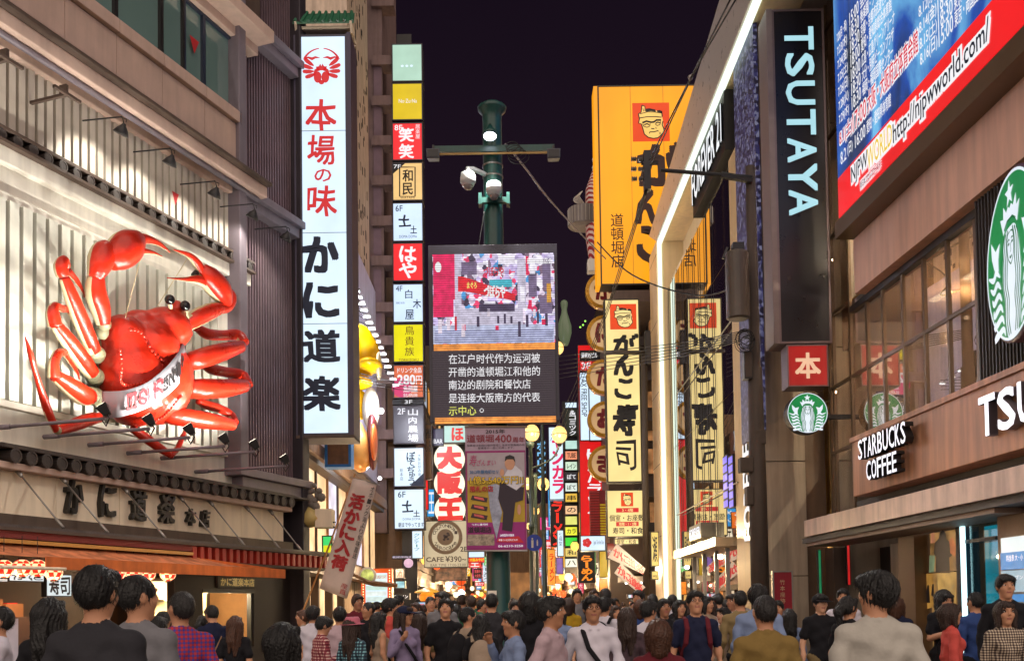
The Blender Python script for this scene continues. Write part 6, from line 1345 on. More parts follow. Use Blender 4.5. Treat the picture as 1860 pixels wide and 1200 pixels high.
for y in (1038, 1142):
 q = MB(); r = Rp.rect(1668, y, 1738, y + 2); q.fbox(Rp, min(r[0], r[1]), max(r[0], r[1]), r[2], r[3], 0, .05); q.build('frame_bar', M_mul, t)
# cyan lit window with siren decal
t = thing('cyan_window', 'glowing cyan shop window with a white light tube and mermaid decal', 'window', RS.pt(ru(1812), .4, 0)); q = MB(); q.fbox(RS, ru(1812, 1050), ru(1750, 1050), .5, gf, -.5, -.4)
q.build('backlight', emit('cyan_glow', (20, 170, 196), .85, .3, .9), t)
q = MB(); q.fbox(RS, ru(1756, 1050), ru(1752, 1050), .45, gf, .0, .06); q.build('light_tube', emit('tube_cyan', (200, 246, 255), 2.2, 0), t)
q = MB(); q.fbox(RS, ru(1750, 1050), ru(1742, 1050), .3, gf, -.3, .04); q.fbox(RS, ru(1812, 1050), ru(1757, 1050), rz(1780, 983), rz(1780, 983) + .06, -.3, .02); q.fbox(RS, ru(1812, 1050), ru(1742, 1050), .3, .5, -.3, .04); q.build('frame', mat('frame_navy', (18, 30, 44), .4), t)
q = MB(); q.fbox(RS, ru(1812), ru(1757), .5, gf, -.03, -.02); q.build('pane', glass('pane_clear', (230, 250, 250), .12, .85), t)
# right end menu board cabinet
t = thing('menu_cabinet', 'beige wall cabinet with a louvred box and a bright blue price board below', 'cabinet', RS.pt(ru(1860), 0, .4)); q = MB(); q.fbox(RS, uN, ru(1813, 1000, .4), 0, rz(1813, 890, .4), -.4, .4); q.build('casing', mat('cabinet_beige', (156, 130, 104), .6, dirt=.15), t)
q = MB(); R4 = RS.off(.4); r = R4.rect(1830, 888, 1856, 933); q.fbox(R4, min(r[:2]), max(r[:2]), r[2], r[3], 0, .14); q.build('louvred_box', M_brown, t)
q = MB()
for k in range(9): z = r[2] + .05 + (r[3] - r[2] - .1) * k / 8; q.fbox(R4, min(r[:2]) + .03, max(r[:2]) - .03, z - .01, z + .01, .14, .16)
q.build('louvre', M_dbrown, t)
q = MB(); r = R4.rect(1817, 904, 1825, 920); q.fbox(R4, min(r[:2]), max(r[:2]), r[2], r[3], 0, .12); q.build('wall_lamp', M_black, t)
for nm, y0, y1, rgb in (('board_white', 972, 1030, (180, 210, 226)), ('board_blue', 1000, 1032, (50, 140, 210)), ('board_pale', 1034, 1074, (160, 190, 206)), ('board_blue', 1078, 1092, (40, 110, 190)), ('board_grey', 1094, 1130, (170, 178, 190))):
 q = MB(); r = R4.rect(1822, y0, 1900, y1); q.fbox(R4, min(r[:2]), max(r[:2]), r[2], r[3], .01 if nm != 'board_blue' else .02, .03 if nm != 'board_blue' else .04); q.build(nm, emit(nm, rgb, .85, .15, 3), t)
R4x = Frame(R4.O, -R4.U); q = MB(); text(q, R4x, '料金表 大・小', 1828, 1006, 1858, 1018, .05, bold=.02); text(q, R4x, 'オープン', 1828, 1044, 1858, 1052, .05, bold=.02); q.build('lettering', I_wht, t)
for i, (a, b_, c, d, rgb, s_, lab) in enumerate(((1486, 1492, 998, 1080, (20, 130, 80), '', 'narrow green lit strip at the coffee shop doorway'), (1538, 1544, 985, 1062, (214, 30, 30), '', 'narrow red patterned strip inside the coffee shop doorway'))):
 F2 = facing(23.2); t, F2, U = sign('doorway_strip', lab, 23.2, a, c, b_, d, emit('strip%d' % i, rgb, .8, .2, 4), .1, M_black, rim=.01)
# street sign plates
t, F, U = sign('red_history_board', 'deep red standing board with vertical gold characters by the grey pillar', 22.5, 1404, 1036, 1441, 1160, mat('board_crimson', (150, 16, 40), .4, var=.06), .12, M_steel, rim=.03); letters(t, F, [('竹本座跡', 1417, 1052, 1426, 1095, dict(vertical=True, gap=.25))], paint('ink_gold2', (210, 180, 140)))
q = MB(); q.box(t.location.x + .02, t.location.x + .42, 22.5, 22.6, 0, t.location.z); q.build('base', M_steel, t)
# ------------------------------------------------------------------ projecting bookshop signs
t, F, U = sign('dark_blade_sign', 'tall near-black projecting sign with white rotated letters TSUTAYA', 22.6, 1408, 18, 1503, 624, mat('blade_face', (20, 18, 28), .3, var=.1), .7, mat('blade_casing', (120, 104, 108), .4, metal=.3), rim=.05)
q = MB(); q.fbox(F, U[0] - .13, U[0], U[2], U[3], -.7, .05); q.build('casing_side', mat('blade_side', (126, 112, 112), .4), t)
for k, c in enumerate('TSUTAYA'):
 y0, y1 = [(50, 92), (98, 140), (148, 192), (200, 246), (252, 296), (298, 348), (346, 392)][k]
 q = MB(); xo = (y0 - 50) * .028; text(q, F, c, 1424 + xo, y0, 1477 + xo, y1, .013, bold=.06, rot=-90, depth=.03); q.build('letter', [emit('letter_icy', (172, 222, 234), 1.0, .03), M_col], t)
t, F, U = sign('red_book_sign', 'square red lit sign with a pale bold book character under the dark blade sign', 22.6, 1430, 626, 1504, 702, emit('book_red', (176, 28, 26), .85, .1), .5, mat('blade_casing', (120, 104, 108)), rim=.03)
letters(t, F, [('本', 1444, 640, 1491, 687, dict(bold=.05))], emit('book_pale', (246, 196, 160), .9, .03, light=False))
# mermaid emblem
Gs = emit('siren_green', (0, 140, 70), .85, .08); Ws = emit('siren_white', (226, 236, 246), 1.05, .05)
def siren(t, F, cu, cv, ru_, rv_, n, full=True):
 def c(x, y): return (cu + x * ru_, cv + y * rv_)
 s_ = min(ru_, rv_)
 qg = MB(); disc(qg, F, cu, cv, ru_, rv_, n, seg=56); qg.build('green_disc', Gs, t)
 qw = MB(); ql = MB()
 ring = [c(math.cos(a) * .985, math.sin(a) * .985) for a in np.linspace(0, 2 * math.pi, 57)]; stroke(qw, F, ring, .035 * s_, n + .004)
 k = n + .006
 # body with hair
 poly(qw, F, [c(x, y) for x, y in smooth_line([(-.02, .36), (-.16, .34), (-.27, .2), (-.32, -.05), (-.34, -.3), (-.28, -.5), (-.3, -.72), (-.2, -.94), (0, -.97), (.2, -.94), (.3, -.72), (.28, -.5), (.34, -.3), (.32, -.05), (.27, .2), (.16, .34), (.02, .36)], 3)], k)
 # crown
 poly(qw, F, [c(x, y) for x, y in ((-.26, .33), (-.37, .56), (-.25, .53), (-.24, .68), (-.13, .57), (-.06, .62), (0, .58), (.06, .62), (.13, .57), (.24, .68), (.25, .53), (.37, .56), (.26, .33), (.14, .44), (0, .47), (-.14, .44))], k)
 st = []
 for j in range(10): r = .17 if j % 2 == 0 else .07; a = math.pi / 2 + j * math.pi / 5; st.append(c(r * math.cos(a), .76 + r * math.sin(a)))
 poly(qw, F, st, k)
 for sg in (-1, 1):
  poly(qw, F, [c(sg * x, y) for x, y in ((.5, .12), (.42, .3), (.6, .25), (.78, .42), (.76, .2), (.68, .05), (.56, -.08), (.5, -.02))][:: sg], k)
  for j in range(6):
   x0 = .5 + .02 * j; y0 = -.02 - .155 * j; sc = 1 - .09 * j
   p = smooth_line([(sg * (x0 + .42 * sc) * (1 - .05 * j), y0 + .02), (sg * (x0 + .22 * sc), y0 - .06), (sg * (x0 + .1) * sc, y0 + .0), (sg * (x0 - .05) * sc, y0 - .1)], 4)
   stroke(qw, F, [c(*q_) for q_ in p], [.02 * s_ + .07 * s_ * math.sin(math.pi * i / (len(p) - 1)) for i in range(len(p))], k)
  # green hair lines
  for o_ in (.12, .19, .255):
   p = smooth_line([(sg * (o_ - .03), .38 - o_ * .35), (sg * (o_ + .03), .18), (sg * (o_ + .02), -.05), (sg * (o_ + .05), -.3), (sg * (o_ - .01), -.5), (sg * (o_ + .02), -.72), (sg * (o_ - .04), -.93)], 4)
   stroke(ql, F, [c(*q_) for q_ in p], .03 * s_, k + .004)
  stroke(ql, F, [c(*q_) for q_ in smooth_line([(sg * .015, .3), (sg * .1, .27), (sg * .125, .12), (sg * .09, -.02), (sg * .0, -.1)], 4)], .02 * s_, k + .004)
  stroke(ql, F, [c(sg * x, y) for x, y in ((.03, .2), (.06, .215), (.1, .2))], .02 * s_, k + .004); stroke(ql, F, [c(sg * x, y) for x, y in ((.035, .15), (.065, .165), (.095, .15))], .03 * s_, k + .004)
 stroke(ql, F, [c(x, y) for x, y in ((-.22, .38), (-.1, .45), (.1, .45), (.22, .38))], .03 * s_, k + .004)
 stroke(ql, F, [c(x, y) for x, y in ((0.01, .16), (.015, .07), (-.01, .05))], .015 * s_, k + .004); stroke(ql, F, [c(x, y) for x, y in ((-.04, .0), (0, -.02), (.04, .0))], .03 * s_, k + .004)
 qw.build('white_emblem', Ws, t); ql.build('green_lines', emit('siren_line', (0, 110, 60), .7, .05), t)
F = facing(22.6); c1 = F.uv(1466, 750); rr = 37 * 22.6 / FPX; t = thing('round_coffee_sign', 'round green and white mermaid sign projecting below the red book sign', 'sign', F.pt(c1[0], c1[1]))
q = MB(); q.lathe(F.pt(*c1), (0, -1, 0), [(-.25, rr * 1.02), (.02, rr * 1.02), (.03, rr)], 48); q.build('drum', M_black, t); siren(t, F, c1[0], c1[1], rr * .985, rr * .985, .034)
q = MB(); q.box(F.pt(*c1).x - .05, F.pt(*c1).x + 1.2, 22.8, 22.9, c1[1] - .1, c1[1]); q.build('arm', M_black, t)
# big emblem on the facade
c5 = RS.off(.75).hit(1838, 464); R5 = Frame((c5.x, c5.y, 0), (-.18, -.984, 0)); zc5 = c5.z; cu5 = 0.0
rv = (R5.uv(1838, 306)[1] - R5.uv(1838, 622)[1]) / 2; t = thing('big_mermaid_disc', 'huge round green and white mermaid disc mounted on the slatted facade at the right edge', 'sign', R5.pt(cu5, zc5))
q = MB(); q.lathe(R5.pt(cu5, zc5, -.02), R5.N, [(-.5, rv * 1.01), (0, rv * 1.01), (.02, rv * .985)], 64); q.build('drum', mat('disc_rim', (90, 60, 84), .4), t, smooth=False); siren(t, R5, cu5, zc5, rv * .975, rv * .975, .006)
# ------------------------------------------------------------------ LED wall with the fight schedule
LS = RS.off(.6); LX = Frame(LS.O, -LS.U); t = thing('led_billboard', 'large lit billboard with event dates, red band and web address above the coffee house', 'billboard', LS.pt(ru(1524, 300, .6), 10, 0))
zL0 = LX.uv(1524, 398)[1]; uL0 = LX.uv(1523, 300)[0]; uL1 = LX.uv(2300, -300)[0]; zr0 = zL0; zL1 = zL0 + 9
slope = (LX.uv(1524, 325)[1] - zL0)
q = MB(); q.fbox(LX, uL0 - .04, uL1, zL0 - .1, zL1, -.6, -.0); q.fbox(LX, uL0 - .04, uL1, zL0 - .45, zL0 - .1, -.9, .1); q.build('casing', M_mul, t)
q = MB(); q.fbox(LX, uL0, uL1, zL0 + slope, zL1, 0, .02)
m = bpy.data.materials.new('led_blue'); m.use_nodes = True; n_ = m.node_tree.nodes; l_ = m.node_tree.links; b_ = n_['Principled BSDF']; tc = n_.new('ShaderNodeTexCoord'); no = n_.new('ShaderNodeTexNoise'); no.inputs['Scale'].default_value = .5; no.inputs['Detail'].default_value = 6; no.inputs['Distortion'].default_value = 1.2; mp_ = n_.new('ShaderNodeMapping'); mp_.inputs['Scale'].default_value = (1, 1, .4); cr = n_.new('ShaderNodeValToRGB')
e = cr.color_ramp.elements; e[0].position = .36; e[0].color = lin((14, 34, 50)) + (1,); e[1].position = .68; e[1].color = lin((120, 200, 240)) + (1,); e.new(.5).color = lin((10, 70, 160)) + (1,); l_.new(tc.outputs['Object'], mp_.inputs[0]); l_.new(mp_.outputs[0], no.inputs[0]); l_.new(no.outputs[0], cr.inputs[0]); l_.new(cr.outputs[0], b_.inputs['Emission Color']); b_.inputs['Emission Strength'].default_value = .6; b_.inputs['Base Color'].default_value = (.02, .02, .03, 1)
q.build('blue_field', m, t)
q = MB(); q.fbox(LX, uL0, uL1, zL0, zL0 + slope, .0, .024); q.build('red_band', emit('led_red', (238, 24, 32), 1.0, .08, .5), t)
LO = LX.O
def led(s_, x0, y0, x1, m_, hh, bold=.02, nm='lettering', n=.03, under=None):
 """text on the LED plane starting at pixel (x0, y0 = baseline there), ending at pixel x1; hh height in metres"""
 a = LX.uv(x0, y0)[0]; b2 = LX.uv(x1, y0 - (x1 - x0) * .9)[0]; z = LX.uv(x0, y0)[1]
 if under is not None:
  q = MB()
  for dx, dz in ((-1, -1), (1, -1), (-1, 1), (1, 1), (0, 1.2), (0, -1.2)): text(q, LX, s_, a + dx * .035, z + dz * .035, b2 + dx * .035, z + hh + dz * .035, n + .0004 * dx + .0002 * dz, px=False, bold=bold + .01)
  q.build('outline', under, t)
 q = MB(); text(q, LX, s_, a, z, b2, z + hh, n + .006, px=False, bold=bold); q.build(nm, m_, t)
hr = .3
rows = [(1526, 71, '7.20(月・祝)'), (1526, 95, '7.23(木)'), (1526, 120, '7.24(金)'), (1526, 145, '7.25(土)'), (1526, 170, '7.26(日)'), (1526, 202, '7.28(火)'), (1527, 233, '7.29(木)')]
tm = ['15:00', '18:30', '18:30', '18:00', '18:00', '18:30', '18:30']
vn = ['会館・札幌', '後楽園・ツインメッセ', '京都・京都市武道センター', '愛知・愛知県総合体育館', '広島・広島グリーンアリーナ', '大分・別府ビーコンプラザ', '福岡・福岡国際センター']
for k, (x, y, s_) in enumerate(rows):
 yk = 68 + k * 25.5 + (k > 3) * 1; z = LX.uv(1526, yk + 10)[1]
 def row(s2, xa, xb, zz, h_, m_, bold=.012):
  q = MB(); text(q, LX, s2, LX.uv(xa, 200)[0], zz, LX.uv(xb, 150)[0], zz + h_, .03, px=False, bold=bold); q.build('lettering', m_, t)
 row(s_, 1526, 1543, z, .27, I_wht); row(tm[k], 1550, 1566, z, .27, I_wht); row(vn[k], 1570, 1600 + len(vn[k]) * 2.4, z, .27, I_wht)
z = LX.uv(1527, 272)[1]
def rowo(s2, xa, xb, zz, h_, m_, und):
 a, b2 = LX.uv(xa, 230)[0], LX.uv(xb, 180)[0]
 if und:
  q = MB();
  for dx, dz in ((-1, -1), (1, -1), (-1, 1), (1, 1)): text(q, LX, s2, a + dx * .03, zz + dz * .03, b2 + dx * .03, zz + h_ + dz * .03, .03 + .0005 * dx + .0002 * dz, px=False, bold=.02)
  q.build('outline', und, t)
 q = MB(); text(q, LX, s2, a, zz, b2, zz + h_, .036, px=False, bold=.015); q.build('lettering', m_, t)
pinky = emit('led_pink', (210, 30, 60), 1, 0, light=False)
rowo('8.1(土)', 1527, 1549, z, .38, pinky, I_wht); rowo('17:00', 1552, 1576, z, .38, pinky, I_wht); rowo('大阪・大阪府立体育会館', 1580, 1674, z, .44, pinky, I_wht)
z = LX.uv(1527, 304)[1]; row('8.2', 1527, 1536, z, .27, I_wht); row('(日)', 1540, 1548, z, .27, I_wht); row('16:00', 1554, 1572, z, .27, I_wht); row('愛知・愛知県体育館', 1576, 1620, z, .27, I_wht)
for k, (a_, b2_, c_) in enumerate((('8.12(水)', '18:30', '東京・後楽園'), ('8.14(金)', '18:30', '東京・両国国技館'), ('8.15(土)', '18:30', '東京・両国国技館'), ('8.16(日)', '15:00', '東京・両国国技館'))):
 z = LX.uv(1681, 28 + k * 30.5)[1]; row(a_, 1677, 1708, z, .29, I_wht); row(b2_, 1712, 1738, z, .29, I_wht); row(c_, 1742, 1800, z, .29, I_wht)
a = LX.uv(1549, 300)[0]; zb_ = zL0 + slope * .36
def band(s2, xa, xb, z0, h_, mm, und, bold=.03):
 a, b2 = LX.uv(xa, 290)[0], LX.uv(xb, 200)[0]
 q = MB()
 for dx, dz in ((-1, -1), (1, -1), (-1, 1), (1, 1), (0, 1), (0, -1)): text(q, LX, s2, a + dx * .05, z0 + dz * .05, b2 + dx * .05, z0 + h_ + dz * .05, .032 + .0005 * dx + .0002 * dz, px=False, bold=bold)
 q.build('outline', und, t); q = MB(); text(q, LX, s2, a, z0, b2, z0 + h_, .042, px=False, bold=bold * .5); q.build('lettering', mm, t)
band('NJPW', 1549, 1577, zL0 + slope * .38, slope * .5, I_navy, I_wht); band('WORLD', 1579, 1623, zL0 + slope * .38, slope * .5, emit('led_gold', (236, 200, 60), 1, 0, light=False), I_wht); band('新日本プロレスワールド', 1565, 1600, zL0 + slope * .14, slope * .16, I_navy, I_wht, .01)
band('http://njpwworld.com/', 1627, 1806, zL0 + slope * .22, slope * .56, I_navy, I_wht)
# ------------------------------------------------------------------ the street beyond: buildings, signs, lamps
Mw = [mat('far_wall_tan', (120, 92, 66), .7, dirt=.3), mat('far_wall_grey', (100, 92, 92), .7, dirt=.3), mat('far_wall_dark', (66, 52, 46), .7, dirt=.3), mat('far_wall_rose', (130, 96, 90), .7, dirt=.3)]
Ew = [emit('far_win_warm', (255, 206, 130), .9, .3, 1), emit('far_win_amber', (240, 160, 70), .8, .3, 1), emit('far_win_cool', (200, 214, 230), .7, .3, 1)]
Es = [emit('far_shop_gold', (255, 196, 110), 1.1, .45, 1.3), emit('far_shop_orange', (246, 150, 70), 1.0, .45, 1.3), emit('far_shop_white', (250, 226, 190), 1.1, .4, 1.3)]
names_l = ['tan', 'grey', 'dark', 'rosy']
k = 0
def row(side, x, spans):
 global k
 for (ya, yb, h, dx) in spans:
  xi = x + dx * side; mw_ = Mw[k % 4]; t = thing('street_building', '%s narrow building with lit windows, %s along the %s side of the far street' % (names_l[k % 4], ['first', 'second', 'third', 'fourth', 'fifth', 'sixth', 'seventh', 'eighth'][k % 8 if side < 0 else (k - 7) % 8], 'sign tower' if side < 0 else 'gold sign'), 'building', (xi, ya, 0), 'narrow buildings along the far street')
  q = MB(); q.box(min(xi, xi + side * 8), max(xi, xi + side * 8), ya, yb, 2.8, h); q.build('wall', mw_, t)
  f = Frame((xi, 0, 0), (0, 1, 0))
  q = MB(); q.fbox(f, ya, yb, 2.6, 3.0, .0, .5); q.build('shop_canopy', Mw[2], t)
  nb = 3;
  for i in range(nb):
   a = ya + (yb - ya) * i / nb; b_ = ya + (yb - ya) * (i + 1) / nb
   q = MB(); q.fbox(f, a + .15, b_ - .15, .15, 2.6, -.5, -.4); q.build('lit_shopfront', Es[(k + i) % 3], t)
   q = MB(); q.fbox(f, a - .15, a + .15, 0, 2.8, -.5, .1); q.build('shop_post', Mw[2], t)
  z = 4.0
  while z < h - 1.6:
   q = MB(); q.fbox(f, ya, yb, z - .45, z - .3, 0, .12); q.build('string_course', Mw[(k + 1) % 4], t)
   for i in range(3):
    a = ya + (yb - ya) * (i + .18) / 3; b_ = ya + (yb - ya) * (i + .82) / 3
    q = MB(); q.fbox(f, a, b_, z, z + 1.7, 0, .06); w_ = q.build('window', M_dbrown, t)
    if rng.random() < .6: q = MB(); q.fbox(f, a + .1, b_ - .1, z + .1, z + 1.6, .06, .07); q.build('pane', Ew[rng.integers(3)], w_)
   z += 3.1
  k += 1
row(-1, -4.9, [(46, 54, 17, .0), (54, 62, 15, .1), (62, 71, 18, -.1), (71, 81, 15, .2), (81, 93, 17, 0), (93, 108, 14, .1), (108, 128, 16, 0)])
row(1, 5.2, [(52, 60, 15, .2), (60, 68, 18, 0), (68, 78, 14, .1), (78, 90, 17, 0), (90, 104, 14, .2), (104, 128, 15, 0)])
t = thing('street_end_building', 'pale lit building front closing the far end of the street', 'building', (0, 130, 0)); F = facing(130)
q = MB(); q.fbox(F, -14, 14, 0, 15, -6, 0); q.build('wall', Mw[0], t)
q = MB(); q.fbox(F, -5, 5, .2, 6, 0, .1); q.build('lit_front', emit('end_glow', (200, 130, 70), .4, .6, .6), t)
# named signs, left side of the far street
def S_(name, lab, Yd, x0, y0, x1, y1, face, its=(), ink=None, **kw):
 t, F, U = sign(name, lab, Yd, x0, y0, x1, y1, face, **kw)
 if its: letters(t, F, its, ink or I_blk, .02)
 return t, F, U
KR = emit('kanji_red', (226, 30, 10), 1.0, .05, light=False); LW = emit('lantern_white', (255, 244, 214), 1.25, .08, 2)
for i, (px, py, ch, ry) in enumerate(((816, 832, '大', 23), (816, 877, '阪', 23), (817, 925, '王', 22))):
 F = facing(47 + i * .05); c = F.hit(px, py); R = 28 * 47 / FPX; t = thing('round_lantern_sign', ['white round lantern sign with the red character meaning big, top of three', 'white round lantern sign with a dense red character, middle of three', 'white round lantern sign with the red character for king, lowest of three'][i], 'sign', c, 'three stacked round lantern signs')
 q = MB(); prof = [(-.35 + .7 * j / 16, (R * (1 - .1 * (abs(j - 8) / 8) ** 3)) + (.012 if j % 2 else 0)) for j in range(17)]; q.lathe(c, (0, -1, 0), [(-.3, R), (-.02, R), (0, R * .98)], 32); q.build('shade', LW, t)
 q = MB()
 for j in range(6): z = (j - 2.5) / 3 * R; w_ = math.sqrt(max(R * R - z * z, .01)); q.box(c.x - w_, c.x + w_, c.y - .012, c.y - .004, c.z + z - .006, c.z + z + .006)
 prop(q.build('lantern_hoop', M_panel, t), kind='stuff')
 f2 = Frame(c, (1, 0, 0)); q = MB(); text(q, f2, ch, -R * .82, -R * .72, R * .82, R * .78, .02, bold=.12, px=False, wob=.03); q.build('lettering', KR, t)
q = MB(); F = facing(47.6); q.fbox(F, F.uv(787, 800)[0], F.uv(844, 800)[0], F.uv(800, 950)[1], F.uv(800, 805)[1], -.3, 0); prop(q.build('lantern_sign_board', M_black), 'black board behind the three round lantern signs', 'board')
t, F, U = S_('half_hidden_sign', 'white lit sign with a red hiragana half hidden by the banner', 46.6, 806, 772, 852, 804, emit('sign_mint', (190, 230, 220), .9), [('ほ', 820, 776, 842, 800, dict(bold=.08))], KR)
S_('vertical_wood_sign', 'brown vertical sign with black characters left of the round lanterns', 46.2, 770, 770, 785, 870, Mw[0], [('雅', 772, 778, 783, 796, dict(bold=.02)), ('ふる', 772, 800, 783, 820, {})])
S_('bar_sign', 'dark violet sign reading BAR above the lanterns', 46.9, 786, 778, 806, 810, emit('bar_violet', (60, 50, 90), .5), [('BAR', 788, 797, 804, 805, dict(bold=.02))], I_wht)
M_cafe = emit('cafe_cream', (200, 182, 146), .9, .08)
t, F, U = S_('cafe_sign', 'cream cafe signboard with a round brown emblem and price of 390', 45.8, 770, 945, 850, 1030, M_cafe, [('CAFE', 774, 1011, 806, 1020, dict(bold=.05)), ('¥390~', 809, 1009, 847, 1020, dict(bold=.03)), ('2F', 836, 992, 848, 1001, dict(bold=.05)), ('BAR TIME 17:00-23:00', 782, 1023, 846, 1028, {})], paint('ink_brown2', (70, 50, 40)))
c = F.uv(809, 975); R = 30 * 45.8 / FPX; q = MB(); stroke(q, F, [(c[0] + .93 * R * math.cos(a), c[1] + .93 * R * math.sin(a)) for a in np.linspace(0, 6.283, 40)], .22 * R, .02); disc(q, F, c[0], c[1], .5 * R, .5 * R, .02); q.build('emblem_ring', paint('ring_brown', (110, 88, 62)), t)
q = MB()
for j in range(9): a = rng.uniform(0, 6.28); r_ = R * .3 * rng.random(); disc(q, F, c[0] + r_ * math.cos(a), c[1] + r_ * math.sin(a), R * .09, R * .07, .026, seg=8)
for s_, a0, a1, r_ in (('DOUTONBORI', 2.75, .4, .7), ('ZEROCafe', 3.75, 5.7, .7)):
 for i, chh in enumerate(s_):
  a = a0 + (a1 - a0) * i / (len(s_) - 1); f2 = Frame(F.pt(c[0] + R * r_ * math.cos(a), c[1] + R * r_ * math.sin(a)), (1, 0, 0)); text(q, f2, chh, -.07, -.075, .07, .075, .026, bold=.03, px=False)
q.build('emblem_print', paint('ring_dark', (60, 44, 34)), t)
S_('red_white_sign', 'white and red lit sign with yellow letters beside the cafe sign', 48, 851, 1001, 880, 1012, W1, rim=.02); S_('red_strip_sign', 'red strip sign with yellow letters under the white one by the pole', 48, 851, 1012, 880, 1021, RED, [('大阪みやげ', 853, 1013, 879, 1019, dict(bold=.03))], YEL, rim=.01)
S_('dark_photo_sign', 'dark wide sign with pictures of food over the far left shops', 49, 790, 1030, 848, 1054, emit('food_photo', (150, 100, 70), .7, .7, 4)); S_('red_letter_sign', 'small dark sign packed with pink characters over the far left shops', 48.8, 860, 1032, 875, 1050, I_blk, [('営業中', 862, 1034, 873, 1040, dict(bold=.03)), ('大安売', 862, 1042, 873, 1048, dict(bold=.03))], emit('ink_pink2', (230, 90, 90), .9, 0))
S_('small_red_lit_sign', 'small glowing red sign behind the crowd left of the green pole', 52, 862, 1056, 880, 1064, RED, [('串カツ', 864, 1057, 878, 1063, dict(bold=.03))], I_wht)
S_('blue_small_sign', 'small pale blue lit sign above the crowd on the left', 40, 718, 1054, 736, 1068, emit('pale_cyan', (150, 216, 230), .9, .3, 4)); S_('round_seal_sign', 'pink square sign with a dark round seal above the crowd on the left', 39, 718, 1032, 734, 1050, emit('seal_pink', (220, 160, 140), .8), [('酒', 721, 1034, 731, 1048, dict(bold=.03))], I_brn)
S_('black_ramen_sign', 'black lit sign with white katakana and fine border above the crowd on the left', 38, 712, 1077, 744, 1088, I_blk, [('ラーメン', 716, 1080, 741, 1086, dict(bold=.04))], I_wht); S_('shop_name_strip', 'lilac strip sign with dark characters above the far left shops', 43, 712, 1008, 748, 1014, emit('strip_lilac', (190, 180, 210), .7), [('和食専門', 717, 1009, 744, 1013, {})])
S_('blue_crest_sign', 'pale blue lit box with a red crest on a stand in the crowd', 24, 757, 1091, 777, 1108, emit('crest_blue', (180, 220, 250), .95), [('米', 763, 1095, 771, 1103, dict(bold=.08))], KR)
t = thing('orange_paper_lantern', 'glowing orange roofed lantern above the crowd left of the green pole', 'lantern', facing(30).hit(776, 1082)); F = facing(30); c = F.hit(776, 1084); q = MB(); q.ball(c, .24, 16, (1, 1, .8)); q.build('shade', emit('lantern_orange', (250, 130, 30), 1.4, .2, 4), t); q = MB(); q.lathe(c + Vector((0, 0, .14)), (0, 0, 1), [(0, .4), (.03, .4), (.16, .05)], 6); q.build('roof', emit('lantern_roof', (240, 170, 50), .9), t)
for i, (px, py, Yd, cc, r) in enumerate(((815, 1062, 50, (255, 240, 200), .17), (838, 1076, 46, (220, 235, 255), .16), (836, 1052, 50, (240, 80, 30), .3), (742, 1022, 42, (210, 170, 190), .2))):
 c = facing(Yd).hit(px, py); t = thing('shop_lamp', ['warm bare shop bulb glaring over the far left crowd', 'bluish white shop bulb glaring just above the heads', 'red paper lantern ball hanging in the far left shops', 'pinkish globe hanging beside the sign tower foot'][i], 'lamp', c); q = MB(); q.ball(c, r, 12); q.build('bulb', emit('bulb_%d' % i, cc, 5 if i < 2 else 1.2, 0), t, smooth=True); q = MB(); q.tube([c + Vector((0, 0, r)), c + Vector((0, 0, r + .5))], .015, 5); q.build('cord', M_cord, t)
# right side of the far street
S_('long_red_vertical_sign', 'long red vertical sign with white katakana, tax free strip and floor mark', 50, 1052, 626, 1100, 1000, emit('long_red', (222, 20, 24), 1.0, .08), [('ドルハラッグ', 1067, 815, 1092, 940, dict(vertical=True, bold=.05, wob=.03)), ], I_wht)
t, F, U = S_('tax_free_strip', 'white vertical strip reading TAX FREE SHOP at the top of the long red sign', 49.8, 1053, 676, 1070, 800, W1); q = MB(); text(q, F, 'TAX FREE SHOP', 1056, 682, 1066, 756, .02, rot=-90, bold=.02); q.build('lettering', I_blk, t)
t, F, U = S_('floor_mark_sign', 'red plate marked 3F with a dark strip above, topping the long red sign', 49.7, 1053, 655, 1076, 674, RED, [('3F', 1056, 658, 1073, 670, dict(bold=.06))], I_wht); S_('blue_orange_logo_sign', 'white sign with orange and blue swirl beside the round signs', 49.6, 1070, 676, 1092, 800, W1, [('9', 1076, 700, 1088, 716, dict(bold=.1))], emit('logo_orange', (250, 140, 20), 1, 0)); S_('dark_name_sign', 'dark sign with white characters above the long red sign', 49.7, 1053, 636, 1095, 654, I_blk, [('道頓堀ビル', 1056, 640, 1085, 650, dict(bold=.03))], I_wht)
S_('sakura_shop_sign', 'white sign with a red blossom crest low on the right side', 44, 1054, 972, 1100, 1000, W1, [('Japan Tax free Shop', 1078, 980, 1097, 990, {})]); F = facing(43.9); c = F.uv(1066, 985); t = thing('blossom_crest', 'red round blossom crest on the white sakura sign', 'emblem', F.pt(c[0], c[1], .02)); q = MB(); [disc(q, F, c[0] + .11 * math.cos(a), c[1] + .11 * math.sin(a), .1, .1, .02 + .002 * j, seg=12) for j, a in enumerate(np.linspace(0, 5.03, 5))]; q.build('petal', I_red, t)
t, F, U = S_('noodle_shop_sign', 'black vertical signboard with big orange hiragana for noodles', 43, 1050, 1001, 1081, 1058, I_blk, [('らーめん', 1056, 1008, 1076, 1054, dict(vertical=True, bold=.08, gap=.02))], emit('ink_orange', (255, 140, 20), 1.1, 0)); S_('yellow_cloth_sign', 'plain yellow lit board right of the noodle signboard', 43.5, 1088, 1000, 1104, 1048, emit('yel_board', (210, 170, 20), .8, .15))
S_('karaoke_sign', 'white vertical sign with bold magenta katakana beside the globe lamps', 55, 997, 775, 1027, 907, W1, [('ャンカラ', 1003, 792, 1024, 896, dict(vertical=True, bold=.09, gap=.04))], emit('ink_magenta', (226, 20, 90), 1.0, 0), group=None)
